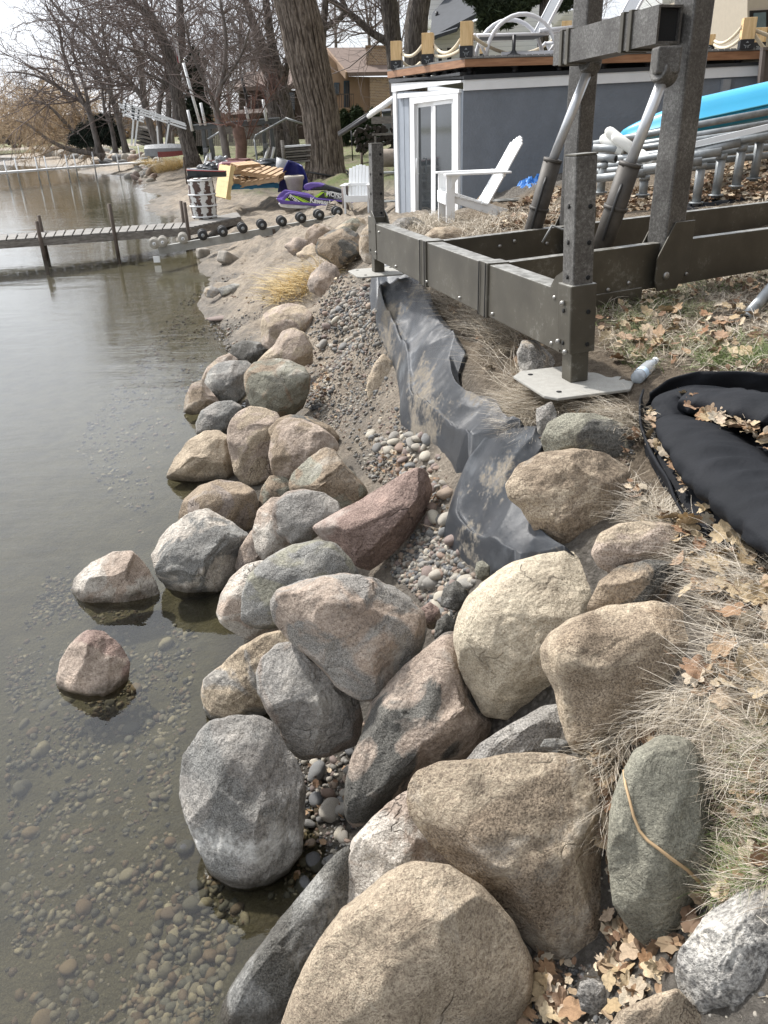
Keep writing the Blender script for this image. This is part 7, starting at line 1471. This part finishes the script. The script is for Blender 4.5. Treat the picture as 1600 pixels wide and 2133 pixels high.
tree('bare_tree', 'tall dark double trunk directly left of the big cottonwood', [[(584,318,44),(578,260,38),(566,172,30),(544,94,22),(525,40,17),(505,-20,12)],[(610,318,36),(600,250,30),(587,181,24),(566,94,20),(556,20,16),(550,-40,14)],[(555,130,12),(510,90,9),(480,40,7)],[(590,190,12),(600,130,9),(604,60,7),(600,0,5)]], 42, 8, 110, length=1.2, bark=BARK, group=NT)
tree('bare_tree', 'dark stem behind the right side of the big cottonwood', [[(668,170,18),(672,78,16),(678,0,14),(676,-40,12)],[(672,60,14),(720,25,11),(700,-20,8)]], 40, 9, 20, length=1.2, bark=BARK, group=NT)
tree('bare_tree', 'old tree left of the deck with a heavy limb reaching up left', [[(833,300,32),(828,200,32),(822,130,33),(819,81,35),(811,16,38),(806,-60,34),(800,-180,24),(792,-300,10)],[(812,92,20),(802,84,17),(775,68,15),(746,42,14),(713,16,12),(660,-20,9)]], 33, 10, 50, length=1.2, bark=BARK, group=NT, spawn0=.5)
tree('bare_tree', 'thick trunk right behind the second rope post of the deck', [[(868,300,50),(866,150,49),(866,90,50),(869,32,48),(880,-30,44),(892,-150,30),(900,-280,12)]], 31, 11, 26, bark=BARK, group=NT, spawn0=.7)
tree('bare_tree', 'dark trunk rising behind the near steel column', [[(1474,140,16),(1474,75,15),(1478,0,14),(1480,-50,12)],[(1478,20,8),(1510,-10,6),(1560,20,4)],[(1478,0,6),(1500,40,4),(1530,60,3)]], 38, 12, 46, length=1.3, bark=BARK, group=NT)
tree('willow_tree', 'golden weeping willow spreading low over the far water', [[(215,320,14),(150,312,10),(100,290,7),(60,260,5),(30,250,3)],[(190,315,10),(140,260,8),(100,220,5),(60,205,3)],[(200,316,10),(170,250,8),(130,190,6),(90,165,4)],[(215,318,9),(190,270,7),(160,230,5),(140,200,3)]], 80, 13, 150, simple('willow_twigs_near', (.30,.22,.14), .9), BARKF, .5, .6, 'willows at the far point', thin=.8, spawn0=.1)
tree('willow_tree', 'paler orange willow on the far shore at the left edge', [[(30,305,10),(20,270,8),(5,240,5),(-15,220,3)],[(40,305,8),(50,260,6),(60,220,4)],[(20,300,8),(-10,260,6),(-30,240,4)]], 150, 14, 180, TWIGO, BARKF, .5, .6, 'willows at the far point', thin=1., spawn0=.1)
tree('willow_tree', 'tall orange willow crown behind the golden one', [[(150,310,9),(130,260,8),(110,210,6),(95,180,4)],[(150,300,8),(170,240,6),(180,200,4)],[(140,300,8),(90,250,6),(70,220,4)]], 120, 15, 200, TWIGO, BARKF, .45, .6, 'willows at the far point', thin=1., spawn0=.1)
tree('pollard_stump', 'reddish knobbly pollard stump with thin upright shoots', [[(502,336,23),(503,300,25),(498,275,27),(500,262,20)],[(515,290,3),(528,230,2.6),(539,159,2)],[(518,290,3),(555,215,2.5),(591,158,2)],[(500,270,10),(480,258,8),(470,262,5)]], 29, 16, 60, simple('red_shoots', (.17,.08,.06), .8), simple('red_bark', (.14,.085,.065), .95, 0, .3, 6, .8, 12), 0, .35, thin=.7, up=.9, spawn0=.6)
# background row of small bare trees
rr2 = random.Random(40)
for i, (x, Y, base, topy) in enumerate([(60,140,302,215),(250,130,300,150),(310,120,295,120),(420,75,300,90),(440,80,300,60),(500,85,285,40),(530,90,285,60),(545,75,290,30),(625,90,280,60),(700,95,110,-10),(770,85,100,-30),(1500,60,130,-40),(1540,60,130,-20),(905,80,120,-30),(1385,70,130,-40),(395,70,300,50),(360,90,300,40),(480,95,290,100),(830,100,200,-20),(1240,75,130,-60)]):
    lx = rr2.uniform(-14,10); h_ = base-topy
    tree('background_tree', ['far bare tree on the skyline seen between nearer trunks','distant leafless tree in the grove behind the houses'][i % 2], [[(x,base,7),(x+lx*.3,base-h_*.4,6),(x+lx,topy,3)],[(x+lx*.2,base-h_*.3,4),(x+lx-16,base-h_*.75,2)],[(x+lx*.2,base-h_*.35,4),(x+lx+18,base-h_*.8,2)]], Y, 50+i, 34, length=.8, group='far trees seen between nearer trunks' if i % 2 == 0 else 'grove behind the houses', thin=.9, sides=5)
# evergreens
nb = NB(mat('evergreen')); at = nb.n('ShaderNodeVertexColor', layer_name='col'); EVG = nb.fin(at.outputs[0], .8, 0, .2)
def evergreen(label, blobs, Y, seed, n, size, col, group=None, name='evergreen_bush', cat='evergreen', stem=None):
    """blobs: (px, py, half width px, half height px)"""
    r = np.random.default_rng(seed); t = thing(name, label, cat, (0,0,0), 0, group); VV = []; CC = []
    W = np.array([b_[2]*b_[3] for b_ in blobs], float); W /= W.sum()
    for b_, w_ in zip(blobs, W):
        P = PY(b_[0], b_[1], Y); k = ((P-CAM)@FW)/F0; m_ = int(n*w_); d = r.normal(0,1,(m_,3)); d /= np.linalg.norm(d,axis=1)[:,None]; q = r.random(m_)**.33
        nn = np.array([mnoise.noise(Vector((float(a)*2.2, float(b2)*2.2, float(c_)*2.2+b_[0]))) for a, b2, c_ in d]); q = q*(1+.55*nn)
        Cc = P+d*q[:,None]*np.array([b_[2]*k, min(b_[2],b_[3])*k, b_[3]*k]); a = r.normal(0,1,(m_,3)); a /= np.linalg.norm(a,axis=1)[:,None]; c2 = r.normal(0,1,(m_,3)); c2 -= a*(c2*a).sum(1)[:,None]; c2 /= np.linalg.norm(c2,axis=1)[:,None]
        s = size*r.uniform(.5,1.3,(m_,1)); VV.append(np.stack([Cc-a*s, Cc+c2*s*.35, Cc+a*s], 1).reshape(-1,3)); cl = np.array(col)*r.uniform(.55,1.5,(m_,1)); CC.append(np.repeat(np.c_[cl, np.ones(m_)], 3, 0))
    VV = np.concatenate(VV); f = np.arange(len(VV)).reshape(-1,3); me = bpy.data.meshes.new('foliage'); me.from_pydata(VV.tolist(), [], f.tolist()); o = link(bpy.data.objects.new('foliage', me), t); setcol(o, 'col', np.concatenate(CC)); me.materials.append(EVG)
    if stem:
        b = MB(); b.tube([PY(stem[0],stem[1],Y), PY(stem[2],stem[3],Y)], stem[4]*.5*Y*.9/F0, 8); b.build('stem', BARK, t)
    return t
EG = (.035,.05,.028)
evergreen('dark evergreen bush between the lakeside trunks', [(190,280,32,20),(215,270,30,26),(170,290,25,15),(235,290,18,15)], 63, 1, 12000, .25, (.022,.03,.022), stem=(200,312,200,280,6))
for i, (x, y, hw, hh) in enumerate([(718,262,10,30),(745,262,15,36),(777,265,18,30),(757,300,7,14)]): evergreen(['left narrow','middle tall','right broad','low round'][i]+' arborvitae shrub below the tan house', [(x,y,hw,hh),(x,y+hh*.4,hw*1.1,hh*.6)], 40, 10+i, 6000, .16, (.03,.045,.02), 'arborvitae shrubs', stem=(x,y+hh+12,x,y,3))
evergreen('dark spruce behind the neighbouring boat lift', [(415,240,22,60),(410,170,16,50),(405,280,30,30)], 50, 20, 16000, .3, (.025,.035,.022), stem=(414,305,412,180,6), name='spruce_tree')
evergreen('pine branches hanging in front of the white house', [(1020,20,26,26),(1050,40,30,14),(1000,-10,30,20),(1075,15,30,22),(1010,50,16,10),(1110,-15,40,18),(1165,8,26,12),(1200,-10,30,14)], 33, 21, 17000, .17, (.04,.055,.03), stem=(1128,140,1138,-30,22), name='pine_tree')
evergreen('small conifer tips at the top right edge of the deck', [(1535,30,8,16),(1548,8,10,12)], 60, 22, 1500, .25, (.05,.06,.035), stem=(1540,90,1540,20,2), name='pine_tree')
# far shore woods across the lake
b = MB(); r = np.random.default_rng(3); VV = []; CC = []
for i in range(26000):
    X = r.uniform(-520,-60); Yv = r.uniform(505,540); h_ = 11+5*mnoise.noise(Vector((X*.02,0,0)))+3*mnoise.noise(Vector((X*.09,3,0))); z = 2+h_*r.random()**.8; s = r.uniform(.8,2.); a = r.uniform(0,6.28)
    VV += [(X-s*math.cos(a), Yv, z), (X+s*math.cos(a), Yv, z+s*.3), (X, Yv, z+s*1.4)]; c = np.array([(.28,.19,.12),(.22,.18,.15),(.17,.15,.14)][i % 3])*r.uniform(.8,1.2); CC += [(*c,1)]*3
me = bpy.data.meshes.new('far_woods'); me.from_pydata(VV, [], [(3*i,3*i+1,3*i+2) for i in range(26000)]); o = link(bpy.data.objects.new('far_woods', me)); setcol(o, 'col', CC); me.materials.append(EVG); o['kind'] = 'stuff'
